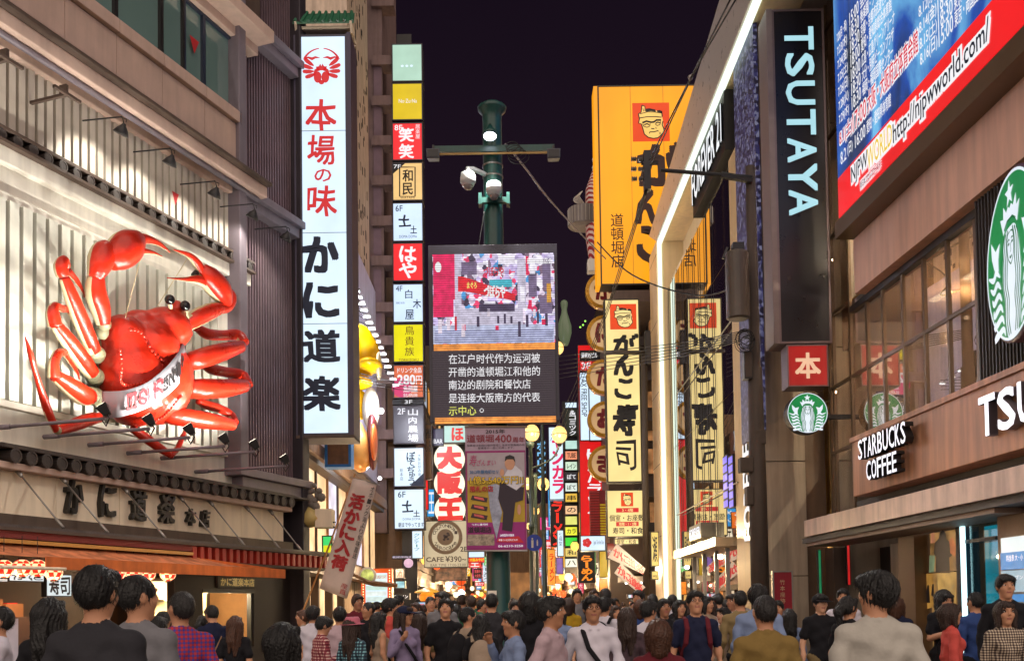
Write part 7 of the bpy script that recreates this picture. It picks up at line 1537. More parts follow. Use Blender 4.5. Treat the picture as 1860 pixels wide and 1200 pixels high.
t, F, U = S_('bowling_sign', 'blue outlined vertical katakana sign left of the karaoke sign', 58, 974, 798, 993, 870, I_blk, [('ボウリン', 976, 801, 991, 868, dict(vertical=True, bold=.06, gap=.05))], emit('ink_sky', (120, 190, 240), 1.1, 0))
S_('ramen_neon_sign', 'dark sign with tall red neon katakana for noodles', 54, 1000, 909, 1025, 992, I_blk, [('ラーメン', 1003, 910, 1022, 990, dict(vertical=True, bold=.05, wob=.05, gap=.04))], emit('neon_red', (255, 40, 20), 1.3, 0)); S_('orange_bulb_sign', 'orange bulb-edged vertical sign low above the far crowd', 56, 994, 997, 1009, 1062, emit('bulb_edge', (250, 160, 60), 1.1, .2, 9), [('ラーメン', 998, 1005, 1006, 1055, dict(vertical=True, bold=.08))], KR)
S_('comic_sign', 'dark green vertical sign with white katakana above the stacked plates', 52, 1026, 742, 1048, 792, emit('dk_green', (26, 40, 30), .6), [('&コミック', 1034, 745, 1046, 790, dict(vertical=True, bold=.03))], I_wht); S_('top_pale_sign', 'small pale sign topping the comic sign', 52, 1026, 730, 1048, 741, W1)
cols = [(190, 230, 220), (244, 150, 110), (210, 236, 210), (40, 40, 44), (226, 240, 230), (236, 190, 70), (250, 200, 150), (230, 230, 120), (240, 240, 60), (60, 220, 60), (220, 200, 110), (220, 232, 220)]
sn = ['pale mint', 'salmon', 'light green', 'black', 'white', 'gold', 'peach', 'light yellow', 'bright yellow', 'bright green', 'mustard', 'ivory']
tx = ['', 'TUBE', 'レイン', 'ぽて', 'ぽて', '串', 'の', '', 'カラ', '', '和', 'ハ']
for i in range(12):
 y0 = 799 + i * 19.2 + (3 if i > 5 else 0)
 S_('stacked_sign_plate', '%s lit plate, %s in the narrow stack left of the long red sign' % (sn[i], ['topmost', 'second', 'third', 'fourth', 'fifth', 'sixth', 'seventh', 'eighth', 'ninth', 'tenth', 'eleventh', 'lowest'][i]), 52, 1026, y0, 1049, y0 + 17, emit('plate_%d' % i, cols[i], 1.0, .1, 2), [(tx[i], 1030, y0 + 4, 1046, y0 + 13, dict(bold=.03))] if tx[i] else (), I_blk if i != 3 else I_wht, group='narrow stack of twelve lit plates', rim=.03)
q = MB(); F = facing(52.3); q.fbox(F, F.uv(1024, 900)[0], F.uv(1051, 900)[0], 3, F.uv(1038, 728)[1], -.3, -.05); prop(q.build('plate_mast', M_black), 'dark mast behind the narrow stack of lit plates', 'mast')
S_('white_small_vertical_sign', 'white and violet vertical sign below the noodle neon', 50, 1012, 962, 1024, 1010, W1, [('七福堂', 1015, 966, 1021, 990, V)]); S_('violet_banner_sign', 'violet lit vertical banner above the far crowd', 50, 1010, 1012, 1023, 1042, emit('violet_b', (150, 110, 190), .8, .2, 3)); S_('pink_plate_sign', 'pink lit plate with characters above the far crowd', 47, 1049, 1057, 1061, 1078, emit('pink_plate', (220, 50, 90), .9), [('大人', 1052, 1059, 1058, 1076, V)], I_wht)
S_('drugstore_sign', 'dark red sign with white katakana next to the ramen board', 40.5, 1102, 985, 1118, 1015, emit('drug_red', (150, 26, 20), .7), [('ドラッグ', 1103, 997, 1117, 1005, {})], I_wht)
S_('orange_lit_box', 'bright orange lit booth with red letters above the far crowd on the right', 47, 1088, 1050, 1104, 1082, emit('booth_orange', (255, 140, 30), 1.2, .3, 5)); S_('counter_sign', 'long white lit counter sign with red letters right of the street', 38, 1140, 1078, 1170, 1086, W1, [('たこ焼', 1146, 1079, 1162, 1085, dict(bold=.05))], KR)
for i in range(64):
 side = -1 if i % 2 else 1; Yd = 50 + i * 1.15; xx = side * rng.uniform(2.5, 4.7); z0 = rng.uniform(2.7, 7.5); h_ = rng.uniform(.5, 2.6); w_ = rng.uniform(.35, .9)
 if h_ < 1: w_ *= 1.7
 F = facing(Yd); rgb = [(255, 240, 210), (236, 40, 40), (250, 190, 40), (220, 236, 250), (240, 120, 40), (60, 160, 230), (230, 60, 140), (120, 220, 120)][rng.integers(8)]
 ic = [(255, 240, 210), (236, 40, 40), (250, 190, 40), (220, 236, 250), (240, 120, 40), (60, 160, 230), (230, 60, 140), (120, 220, 120)].index(rgb); cn_ = ['ivory', 'red', 'gold', 'cool white', 'orange', 'blue', 'pink', 'green'][ic]
 t = thing('far_shop_sign', 'small %s %s sign hanging on the %s side of the far street' % (cn_, 'vertical' if h_ > w_ else 'wide', 'sign tower' if side < 0 else 'gold sign'), 'sign', (xx, Yd, z0), 'small bright signs down the far street')
 q = MB(); q.fbox(F, xx - w_ / 2 - .03, xx + w_ / 2 + .03, z0 - .03, z0 + h_ + .03, -.2, 0); q.build('casing', M_black, t); q = MB(); q.fbox(F, xx - w_ / 2, xx + w_ / 2, z0, z0 + h_, 0, .02); q.build('face', emit('far_face_%d' % ic, rgb, 1.05, .2, 2), t)
 q = MB(); s_ = ['寿司', 'ラーメン', '串カツ', '王'][i % 4]; text(q, F, s_, xx - w_ * .35, z0 + h_ * .1, xx + w_ * .35, z0 + h_ * .9, .03, bold=.04, px=False, vertical=h_ > w_); q.build('lettering', I_blk if sum(rgb) > 480 else I_wht, t)
for i in range(48):
 side = -1 if i % 2 else 1; Yd = 46 + i * 1.5; c = Vector((side * rng.uniform(2.6, 4.6), Yd, rng.uniform(2.3, 3.6 if i % 3 else 6.5)))
 t = thing('shop_lantern', 'glowing round lantern hanging in front of the far shops', 'lantern', c, 'glowing lanterns in front of the far shops'); q = MB(); q.ball(c, .2, 10, (1, 1, 1.15)); q.build('shade', emit('far_lantern_%d' % (i % 3), [(255, 190, 90), (250, 90, 40), (255, 236, 190)][i % 3], 1.8, .1), t, smooth=True); q = MB(); q.lathe(c + Vector((0, 0, .2)), (0, 0, 1), [(0, .1), (.04, .1)], 8); q.build('cap', M_black, t)
for y in (50, 58, 68, 80, 95):
 for sx in (-1, 1): point('shop_fill', (sx * 3.6, y, 3.0), 340 if y < 60 else 560, (1, .66, .34), .08)  # added warm fill over the far street, point lights with no lamp body
for sx, y, e_ in ((-4.4, 31, 160), (-4.6, 37, 200), (4.6, 44, 160), (5.0, 35, 120)): point('shop_fill', (sx, y, 3.2), e_, (1, .72, .42), .08)  # same added fill beside the nearer shops, also bodiless
# globe street lamps
def globe_lamp(px, pyb, Yd, lab, globes):
 F = facing(Yd); b = F.hit(px, 1100); t = thing('globe_street_lamp', lab, 'street lamp', (b.x, Yd, 0), 'globe street lamps down the middle of the street')
 top = F.hit(px, pyb).z; q = MB(); q.lathe((b.x, Yd, 0), (0, 0, 1), [(0, .2), (.6, .17), (.62, .11), (top * .6, .09), (top * .6 + .02, .12), (top * .6 + .15, .12), (top * .6 + .17, .08), (top, .07), (top + .01, .13), (top + .2, .15), (top + .22, .05)], 14); q.build('post', mat('lamp_post_green', (40, 54, 46), .45, dirt=.2), t, smooth=True)
 for (gx, gy, r) in globes:
  c = F.hit(gx, gy); rr = r * Yd / FPX; q = MB(); q.ball(c, rr, 18, (1, 1, 1.12)); q.build('globe', emit('globe_glow', (255, 200, 116), 1.9, .05), t, smooth=True)
  q = MB()
  for a in (0, math.pi / 2, math.pi / 4 * 3): q.tube([c + Vector((rr * 1.03 * math.cos(a) * math.cos(e), rr * 1.03 * math.sin(a) * math.cos(e), rr * 1.15 * math.sin(e))) for e in np.linspace(-1.5, 1.5, 9)], .012, 4)
  q.tube([c + Vector((rr * 1.03 * math.cos(a), rr * 1.03 * math.sin(a), 0)) for a in np.linspace(0, 6.283, 17)], .012, 4); q.lathe(c + Vector((0, 0, rr * 1.1)), (0, 0, 1), [(0, rr * .4), (.06, rr * .3), (.1, .02)], 10); q.lathe(c - Vector((0, 0, rr * 1.15)), (0, 0, -1), [(0, rr * .45), (.1, rr * .2)], 10); q.build('cage', M_black, t)
  if abs(gx - px) > 3: q = MB(); q.tube([Vector(v) for v in smooth_line([tuple(c - Vector((0, 0, rr * 1.2))), tuple(c - Vector((0, 0, rr * 1.2 + .5)) * 1 + (Vector((b.x, Yd, 0)) - Vector((c.x, Yd, 0))) * .25), (b.x, Yd, c.z - rr - .9)], 5)], .035, 6); q.build('arm', mat('lamp_post_green', (40, 54, 46)), t, smooth=True)
  point('globe_light', c - Vector((0, .6, .2)), 45, (1, .76, .45), .15, t)
globe_lamp(968, 812, 34, 'green lamp post with glowing globes, nearest one right of the banner', [(966, 786, 14), (1016, 789, 14)])
globe_lamp(976, 866, 46, 'second globe lamp post behind the banner edge', [(987, 879, 11), (958, 878, 10)])
globe_lamp(974, 912, 60, 'third and smallest globe lamp post down the street', [(973, 927, 7), (960, 955, 5)])
globe_lamp(990, 700, 42, 'globe lamp just right of the video screen', [(1013, 632, 11)])
t = thing('blue_pedestrian_sign', 'round blue road sign with a white adult and child right of the banner', 'road sign', facing(30).hit(970, 985)); F = facing(30); c = F.hit(970, 985); R = 15 * 30 / FPX
q = MB(); q.lathe(c, (0, -1, 0), [(-.03, R), (0, R)], 32); q.build('plate', mat('sign_blue', (30, 60, 170), .35), t); q = MB(); cc = F.uv(970, 985)
for (dx, h_) in ((-.05, 1.0), (.1, .62)): disc(q, F, cc[0] + dx, cc[1] + .12 * h_, .025 * h_, .03 * h_, .006, seg=10); poly(q, F, [(cc[0] + dx - .03 * h_, cc[1] - .15 * h_), (cc[0] + dx + .03 * h_, cc[1] - .15 * h_), (cc[0] + dx + .035 * h_, cc[1] + .08 * h_), (cc[0] + dx - .035 * h_, cc[1] + .08 * h_)], .006)
q.build('figures', M_white, t); q = MB(); q.tube([(c.x, 30.05, 0), (c.x, 30.05, c.z + .3)], .035, 8); q.build('post', M_steel, t)
# ------------------------------------------------------------------ utility pole, transformers, wires
YU = 21.5; F = facing(YU); b = F.hit(1381, 1080); UP = thing('utility_pole', 'dark concrete utility pole with a long side bracket, transformers and wires', 'utility pole', (b.x, YU, 0))
M_up = mat('pole_concrete', (74, 62, 52), .7, var=.15, dirt=.3, bump=.3); tz = F.hit(1357, 303).z
q = MB(); q.lathe((b.x, YU, 0), (0, 0, 1), [(0, .2), (4, .19), (tz * .6, .15), (tz * .601, .12), (tz, .105), (tz + .01, .02)], 20); q.build('shaft', M_up, UP, smooth=True)
P_ = lambda x, y, d=0: facing(YU + d).hit(x, y)
q = MB(); q.tube([P_(1366, 322, -.12), P_(1200, 309, -.12)], .045, 8); q.tube([P_(1366, 328, -.12), P_(1310, 318, -.12)], .075, 6); q.build('side_bracket', M_black, UP)
q = MB(); q.tube([P_(1195, 296), P_(1165, 296)], .05, 6); q.box(P_(1168, 310).x, P_(1180, 310).x, YU - .2, YU, P_(1174, 350).z, P_(1174, 280).z); q.build('insulator_frame', M_black, UP)
for i, (px, py) in enumerate(((1165, 290), (1165, 307), (1166, 325), (1152, 289), (1152, 307), (1153, 325))):
 q = MB(); c = P_(px, py); q.lathe(c, (1, 0, 0), [(-.07, .03), (-.05, .06), (-.03, .03), (-.01, .06), (.01, .03), (.03, .06), (.05, .03)], 10); q.build('insulator', M_steel, UP)
t = thing('transformer', 'big grey cylindrical transformer on the utility pole', 'transformer', P_(1343, 510)); c0 = P_(1341, 580, -.35); c1 = P_(1340, 458, -.35)
q = MB(); q.lathe((c0.x, c0.y, c0.z), (0, 0, 1), [(0, .2), (.03, .25), (c1.z - c0.z - .05, .25), (c1.z - c0.z, .22), (c1.z - c0.z + .03, .1)], 24); q.build('tank', mat('transformer_grey', (88, 78, 68), .5, dirt=.3), t, smooth=False)
q = MB(); q.box(c0.x - .1, c0.x + .14, c0.y - .12, c0.y + .12, c1.z, c1.z + .18); q.tube([P_(1322, 450, -.3), P_(1314, 470, -.3)], .04, 6); q.build('terminal_box', M_black, t)
for i, (x0, y0, x1, y1, lab) in enumerate(((1349, 640, 1364, 690, 'narrow dark equipment box beside the coiled wires'), (1342, 832, 1365, 858, 'square grey meter box on the utility pole'), (1368, 782, 1388, 808, 'banded collar box around the utility pole'), (1354, 884, 1366, 918, 'small box lowest on the utility pole'))):
 r = F.rect(x0, y0, x1, y1); t = thing('pole_box', lab, 'equipment box', F.pt(r[0], r[2])); q = MB(); q.fbox(F, r[0], r[1], r[2], r[3], -.1, .16); q.build('housing', [M_black, M_up, M_up, M_up][i], t, bevel=.01); q = MB(); q.fbox(F, r[0] + .02, r[1] - .02, r[2] + .03, r[3] - .03, .16, .17); q.build('door', M_up, t)
q = MB()
for k in range(9):
 r_ = .12 + .03 * (k % 4); c = P_(1352 + 2 * (k % 3), 612 + 3 * (k % 5), -.2 - .02 * k); q.tube([c + Vector((r_ * math.cos(a), .03 * math.sin(a * 3 + k), r_ * 1.15 * math.sin(a))) for a in np.linspace(0, 6.283, 16)], .009, 4)
prop(q.build('coiled_wire', M_cord, smooth=True), 'tangled coil of black wire on the utility pole at mid height', 'wire coil')
for k in range(6): cable('street_wire', [(1362, 598 + 3 * k, YU), (1240, 622 + 5 * k, 27), (1080, 640 + 7 * k, 38), (1010, 648 + 8 * k, 46)], .012, 'thin black wire running from the coiled wire towards the video screen, %s of six' % ['top', 'second', 'third', 'fourth', 'fifth', 'lowest'][k])
for k in range(4): cable('street_wire', [(632, 672 + 5 * k, 26), (710, 690 + 5 * k, 31), (784, 694 + 6 * k, 38)], .012, 'thin black wire crossing in front of the sign tower, %s of four' % ['top', 'second', 'third', 'lowest'][k])
cable('sagging_wire', [(1085, 440, 30), (1150, 500, 26), (1262, 536, 24), (1335, 520, 22), (1364, 492, YU)], .02, 'thick black wire sagging from the utility pole across the amber sign')
cable('high_wire', [(1326, 0, 14), (1254, 142, 17), (1180, 290, YU - .3)], .014, 'thin wire climbing from the insulators to the top edge of the view, left one'); cable('high_wire', [(1336, 0, 14), (1256, 142, 17), (1182, 300, YU - .3)], .014, 'thin wire climbing from the insulators to the top edge of the view, right one')
for k in range(3): cable('slanting_wire', [(1172 + k * 2, 345, YU - .2), (1130 + 3 * k, 470, 27), (1086 + 3 * k, 600, 34), (1000 + 8 * k, 800, 48)], .013, 'thin wire slanting down from the insulators towards the street lamps, %s of three' % ['left', 'middle', 'right'][k])
F2 = facing(39); q = MB(); q.tube([F2.hit(1174, 1080), F2.hit(1170, 640)], .13, 10); q.tube([F2.hit(1100, 640, .1), F2.hit(1172, 640, .1)], .08, 6); prop(q.build('rust_support_pole', mat('pole_rust', (64, 52, 42), .6), smooth=True), 'dark support pole standing right of the narrow gold sign', 'pole')
q = MB(); c = P_(1254, 141, -4.5); q.ball(c, .05, 8); prop(q.build('wire_insulator', M_steel, smooth=True), 'small pale insulator where the high wires meet against the sky', 'insulator')
# far green lights in the sky
for i, (px, py) in enumerate(((1054, 594), (1059, 590), (1063, 583))):
 q = MB(); q.ball(facing(90).hit(px, py), .09, 8); prop(q.build('distant_light', emit('tiny_green', (160, 240, 90), 1.5, 0)), 'tiny green light in the dark sky right of the bowling pin', 'light', 'tiny green lights in the dark sky')
# ------------------------------------------------------------------ people
def plaid(name, a, b_, c, sc=14):
 if name in MC: return MC[name]
 m = bpy.data.materials.new(name); m.use_nodes = True; n = m.node_tree.nodes; l = m.node_tree.links; bs = n['Principled BSDF']; bs.inputs['Roughness'].default_value = .85
 tc = n.new('ShaderNodeTexCoord'); out = None
 for ax, s_ in (('X', sc), ('Z', sc)):
  wv = n.new('ShaderNodeTexWave'); wv.bands_direction = ax; wv.inputs['Scale'].default_value = s_ / 3.1; l.new(tc.outputs['Object'], wv.inputs[0]); r = n.new('ShaderNodeMath'); r.operation = 'GREATER_THAN'; r.inputs[1].default_value = .55; l.new(wv.outputs['Fac'], r.inputs[0])
  if out is None: out = r.outputs[0]
  else:
   ad = n.new('ShaderNodeMath'); ad.operation = 'ADD'; l.new(out, ad.inputs[0]); l.new(r.outputs[0], ad.inputs[1]); dv = n.new('ShaderNodeMath'); dv.operation = 'MULTIPLY'; dv.inputs[1].default_value = .5; l.new(ad.outputs[0], dv.inputs[0]); out = dv.outputs[0]
 cr = n.new('ShaderNodeValToRGB'); cr.color_ramp.interpolation = 'CONSTANT'; e = cr.color_ramp.elements; e[0].color = lin(a) + (1,); e[1].position = .75; e[1].color = lin(c) + (1,); e.new(.25).color = lin(b_) + (1,)
 l.new(out, cr.inputs[0]); l.new(cr.outputs[0], bs.inputs['Base Color']); MC[name] = m; return m
def cloth(name, rgb): return mat('cloth_' + name, tuple(x * .84 for x in rgb), .88, var=.06, scale=14, bump=.25, bscale=26, spec=.25)
CL = {'charcoal': (52, 52, 58), 'black': (26, 26, 32), 'grey': (130, 130, 136), 'white': (214, 210, 210), 'offwhite': (200, 196, 186), 'navy': (30, 36, 66), 'blue': (52, 78, 140), 'skyblue': (140, 160, 200), 'khaki': (150, 130, 90), 'olive': (146, 120, 66), 'coral': (226, 92, 84), 'pink': (214, 120, 140), 'palepink': (206, 180, 190), 'lavender': (160, 146, 184), 'red': (180, 40, 44), 'maroon': (110, 34, 46), 'yellow': (196, 160, 40), 'beige': (176, 156, 136), 'brown': (96, 72, 58), 'teal': (44, 90, 100), 'green': (60, 120, 90), 'tan': (160, 120, 92), 'purple': (96, 66, 110)}
def topmat(k):
 if k == 'redblueplaid': return plaid('plaid_redblue', (170, 40, 50), (120, 40, 90), (46, 56, 150), 34)
 if k == 'maroonplaid': return plaid('plaid_maroon', (96, 26, 42), (140, 60, 70), (200, 170, 160), 26)
 if k == 'tealplaid': return plaid('plaid_teal', (20, 28, 40), (40, 70, 86), (120, 170, 180), 26)
 if k == 'floral': return mat('cloth_floral', (60, 44, 52), .85, var=.7, scale=22)
 if k == 'animal': return plaid('print_blackcream', (40, 32, 34), (120, 104, 92), (196, 182, 160), 40)
 return cloth(k, CL[k])
SKIN = [mat('skin_%d' % i, c, .55, var=.06, scale=9, spec=.35) for i, c in enumerate(((184, 134, 104), (170, 122, 92), (196, 150, 122), (156, 110, 84)))]
LIP = mat('lips', (150, 92, 80), .5, var=0); SHOE = mat('shoe_dark', (30, 26, 26), .5)
HAIRM = {'black': mat('hair_black', (11, 10, 11), .5, var=.35, scale=30, bump=.6, bscale=70), 'brown': mat('hair_brown', (46, 28, 20), .5, var=.35, scale=30, bump=.6, bscale=70), 'auburn': mat('hair_auburn', (72, 42, 26), .5, var=.35, scale=30, bump=.6, bscale=70), 'grey': mat('hair_greying', (34, 32, 32), .5, var=.5, scale=60, bump=.6, bscale=70)}
EYEW = mat('eye_white', (210, 204, 198), .3, var=0); EYED = mat('eye_dark', (22, 14, 12), .2, var=0)
def rotz(p, a): c, s = math.cos(a), math.sin(a); return (p[0] * c - p[1] * s, p[0] * s + p[1] * c, p[2])
HC = (0, .0, 1.585)
def body_prims(pose, sleeve, fem, yaw, bot, collar, pitch=0.0):
 sh = .152 if fem else .172; P = []
 def c(a, b_, r1, r2, k, tag): P.append(('c', a, b_, r1, r2, k, tag))
 def e(cc, r, k, tag, R=None): P.append(('e', cc, r, R, k, tag))
 cw = .140 if fem else .158
 e((0, .012, 1.27), (cw, .100, .185), .04, 'top'); e((0, .0, 1.08), (cw * .88, .098, .17), .07, 'top'); e((0, .012, .965), (.162 if fem else .152, .112, .11), .06, 'top' if bot != 'skirt' else 'bot')
 c((-sh + .03, .015, 1.378), (sh - .03, .015, 1.378), .052, .052, .06, 'top'); c((-.05, .02, 1.43), (.05, .02, 1.43), .035, .035, .05, 'top')
 if fem: e((-.062, -.075, 1.265), (.055, .045, .055), .04, 'top'); e((.062, -.075, 1.265), (.055, .045, .055), .04, 'top')
 if collar:
  for s in (-1, 1): c((0, .062, 1.452), (s * .052, .02, 1.452), .016, .016, .008, 'top'); c((s * .052, .02, 1.452), (s * .034, -.058, 1.41), .016, .014, .008, 'top')
 else:
  R_r = .058 if fem else .064
  for j in range(10):
   a0, a1 = [2 * math.pi * q_ / 10 for q_ in (j, j + 1)]; c((R_r * math.sin(a0), .012 + R_r * .9 * math.cos(a0), 1.432 + .016 * math.cos(a0)), (R_r * math.sin(a1), .012 + R_r * .9 * math.cos(a1), 1.432 + .016 * math.cos(a1)), .0075, .0075, .006, 'top')
 c((0, .022, 1.40), (0, .008, 1.5), .052 if not fem else .046, .05 if not fem else .044, .02, 'skin')
 # head
 hp = []
 def H(kind, *a): hp.append((kind,) + a)
 H('e', (0, .012, 1.603), (.073, .091, .098), .02, 'skin'); H('e', (0, -.018, 1.548), (.056, .064, .070), .035, 'skin'); H('c', (0, -.052, 1.497), (0, -.05, 1.5), .026, .024, .025, 'skin')
 H('c', (0, -.084, 1.612), (0, -.099, 1.58), .008, .0105, .012, 'skin'); H('c', (-.010, -.089, 1.574), (.010, -.089, 1.574), .0075, .0075, .008, 'skin')
 for s in (-1, 1): H('e', (s * .074, .014, 1.588), (.011, .021, .032), .008, 'skin'); H('e', (s * .036, -.05, 1.568), (.026, .024, .022), .02, 'skin'); H('c', (s * .014, -.079, 1.628), (s * .046, -.068, 1.63), .011, .009, .014, 'skin')
 H('c', (-.016, -.0795, 1.538), (.016, -.0795, 1.538), .006, .006, .006, 'lip')
 ct = math.cos(pitch); st = math.sin(pitch)
 def T(p):
  y, z = p[1] - .02, p[2] - 1.5; p = (p[0], y * ct - z * st + .02, y * st + z * ct + 1.5); return rotz(p, yaw)
 for h in hp:
  if h[0] == 'e': P.append(('e', T(h[1]), h[2], np.array([[math.cos(yaw), -math.sin(yaw), 0], [math.sin(yaw), math.cos(yaw), 0], [0, 0, 1]]) @ np.array([[1, 0, 0], [0, ct, -st], [0, st, ct]]), h[3], h[4]))
  else: P.append(('c', T(h[1]), T(h[2]), h[3], h[4], h[5], h[6]))
 # arms
 A = {'down': ((-1, (.235, .04, 1.12), (.245, -.03, .88)), (1, (.235, .04, 1.12), (.245, -.03, .88))),
         'walk': ((-1, (.24, .10, 1.13), (.25, .04, .90)), (1, (.235, -.04, 1.12), (.22, -.20, .98))),
         'phone': ((-1, (.22, -.0, 1.13), (.12, -.22, 1.20)), (1, (.24, .03, 1.12), (.2, -.16, 1.02))),
         'chin': ((-1, (.21, -.10, 1.17), (.05, -.20, 1.42)), (1, (.23, -.02, 1.12), (.05, -.17, 1.12))),
         'strap': ((-1, (.23, .02, 1.13), (.13, -.14, 1.30)), (1, (.235, .04, 1.12), (.245, -.03, .88))),
         'cam': ((-1, (.22, -.08, 1.2), (.06, -.22, 1.46)), (1, (.22, -.08, 1.2), (.06, -.22, 1.46)))}[pose]
 for (s, el, wr) in A:
  S0 = (s * sh, .015, 1.372); E_ = (s * el[0] * (sh / .182), el[1], el[2]); W = (s * wr[0], wr[1], wr[2])
  mid = tuple((S0[i] * .35 + E_[i] * .65) for i in range(3))
  if sleeve == 'long': c(S0, E_, .051, .044, .03, 'top'); c(E_, tuple(E_[i] * .12 + W[i] * .88 for i in range(3)), .045, .036, .015, 'top'); c(tuple(E_[i] * .3 + W[i] * .7 for i in range(3)), W, .029, .024, .0, 'skin')
  elif sleeve == 'short': c(S0, mid, .053, .056, .03, 'top'); c(S0, E_, .042, .037, .0, 'skin'); c(E_, W, .038, .025, .01, 'skin')
  else: c(S0, E_, .043, .036, .02, 'skin'); c(E_, W, .036, .024, .01, 'skin')
  d = np.array(W) - np.array(E_); d /= np.linalg.norm(d); W_ = np.array(W); x = np.cross(d, (0, 0, 1.)) ; x = x / (np.linalg.norm(x) + 1e-6); y = np.cross(d, x)
  if abs(d[2]) > .8: x = np.array((0, 1., 0)) - d * d[1]; x /= np.linalg.norm(x); y = np.cross(d, x)
  pc = W_ + d * .05; c(tuple(W_ + d * .015), tuple(pc + d * .02), .026, .03, .02, 'skin')
  for j, L in enumerate((.062, .072, .068, .052)):
   o = x * (j - 1.5) * .0185; a0 = pc + o + d * .02; a1 = a0 + d * L * .5 + y * .006 * s; a2 = a1 + d * L * .35 + y * s * .022; c(tuple(a0), tuple(a1), .0105, .0098, .006, 'skin'); c(tuple(a1), tuple(a2), .0098, .0085, .004, 'skin')
  t0 = W_ + d * .03 - x * .022; c(tuple(t0), tuple(t0 + d * .035 - x * .026 + y * s * .01), .012, .011, .008, 'skin'); c(tuple(t0 + d * .035 - x * .026 + y * s * .01), tuple(t0 + d * .06 - x * .024 + y * s * .02), .011, .009, .004, 'skin')
 # legs
 stp = .16 if pose == 'walk' else .02
 for s in (-1, 1):
  hip = (s * .085, .01, .92); kn = (s * .09, -.02 - s * stp * .6, .49); an = (s * .095, .03 - s * stp * 1.3 + (.06 if s * stp > .1 else 0), .09); tg = 'bot' if bot != 'skirt' else 'skin'
  c(hip, kn, .088, .062, .04, tg); c(kn, an, .06, .045 if tg == 'bot' else .036, .02, tg); c((an[0], an[1] + .02, .04), (an[0] + s * .015, an[1] - .15, .035), .04, .035, .015, 'shoe')
 if bot == 'skirt': c((0, .01, .93), (0, .01, .58), .14, .19, .05, 'bot')
 return P
TAG = {'skin': 0, 'top': 1, 'bot': 2, 'shoe': 3, 'lip': 4}
_bc = {}
def body_mesh(pose, sleeve, fem, yaw, bot, collar, h, pitch=0.0):
 k = (pose, sleeve, fem, round(yaw, 2), bot, collar, h, pitch)
 if k in _bc: return _bc[k]
 P = body_prims(pose, sleeve, fem, yaw, bot, collar, pitch)
 def folds(G):
  z = G[..., 2]; x = G[..., 0]; y = G[..., 1]; m_ = np.clip((1.40 - z) / .06, 0, 1) * np.clip((z - .12) / .1, 0, 1)
  return m_ * .0072 * (np.sin(26 * z + 9 * x + 3 * np.sin(11 * x + 5 * y)) * np.sin(17 * x + 7 * z + 4 * y) + .6 * np.sin(41 * z - 15 * x + 12 * y))
 V_, Q = sdf_mesh(P, h, disp=folds)
 cen = V_[Q].mean(1); best = np.full(len(Q), 9.); tg = np.zeros(len(Q), int)
 for p in P:
  d = prim_d(p, cen) - (.006 if p[-1] in ('top', 'bot') else (.001 if p[-1] == 'lip' else 0)); m_ = d < best; best[m_] = d[m_]; tg[m_] = TAG[p[-1]]
 if bot != 'skirt': tg[(tg == 1) & (cen[:, 2] < .89)] = 2
 me = mesh_from(V_, Q, 'person_body', [SKIN[0]] * 5, tg); _bc[k] = me; return me
_hc = {}
def hair_mesh(style, h=.009):
 if (style, h) in _hc: return _hc[(style, h)]
 P, X_ = [], []
 def c(a, b_, r1, r2, k=.03): P.append(('c', a, b_, r1, r2, k, 'h'))
 def e(cc, r, k=.02): P.append(('e', cc, r, None, k, 'h'))
 def cut(cc, r, k=.012): X_.append(('e', cc, r, None, k, 'cut'))
 z0 = .018
 if style in ('short', 'crop', 'spiky'):
  g = {'short': .007, 'crop': .002, 'spiky': .011}[style]; e((0, .018, z0 + .008), (.077 + g, .098 + g, .096 + g));
  if style != 'crop': e((0, -.045, z0 + .062), (.062, .055, .034)); c((-.045, -.065, z0 + .052), (.05, -.07, z0 + .045), .02, .018)
  cut((0, -.135, -.028), (.115, .098, .096)); cut((0, -.045, -.13), (.2, .115, .082)); cut((0, .06, -.18), (.2, .2, .088))
  for s in (-1, 1): cut((s * .10, -.02, -.035), (.03, .05, .045), .01)
 else:
  e((0, .018, z0), (.084, .103, .101)); c((-.04, -.066, z0 + .056), (.045, -.068, z0 + .052), .02, .018)
  if style == 'long': c((0, .075, 0), (0, .1, -.2), .08, .06, .04); c((-.02, .1, -.2), (-.03, .11, -.38), .05, .02, .02); c((.035, .1, -.18), (.045, .105, -.34), .045, .014, .02); c((-.055, .06, 0), (-.085, .07, -.30), .05, .018, .03); c((.055, .06, 0), (.088, .06, -.27), .05, .018, .03)
  if style == 'bob': c((0, .06, 0), (0, .05, -.11), .09, .07, .05)
  if style in ('long', 'bob'):
   for s in (-1, 1): c((s * .075, -.01, .0), (s * .075, -.02, -.2 if style == 'long' else -.12), .03, .018, .03)
  if style == 'pony': c((0, .11, .03), (0, .15, -.04), .035, .045, .03); c((0, .15, -.04), (0, .12, -.28), .04, .018, .03)
  cut((0, -.135, -.04), (.064, .098, .104));
  if style == 'pony': cut((0, -.02, -.15), (.2, .14, .09)); cut((0, -.12, -.04), (.1, .1, .08))
 def strands(G):
  x, y, z = G[..., 0], G[..., 1], G[..., 2]; th = np.arctan2(x, y + .01); a = {'spiky': .0042, 'long': .0045, 'bob': .0032, 'pony': .003}.get(style, .0022)
  return a * np.sin(34 * th + 5 * np.sin(z * 18)) + a * .7 * np.sin(19 * th + 60 * z * (1 if style in ('short', 'spiky') else .2) + 2 * np.sin(40 * x)) + a * .5 * np.sin(90 * x + 50 * y)
 V_, Q = sdf_mesh(P, h, disp=strands, cut=X_); me = mesh_from(V_, Q, 'hair', [HAIRM['black']]); _hc[(style, h)] = me; return me
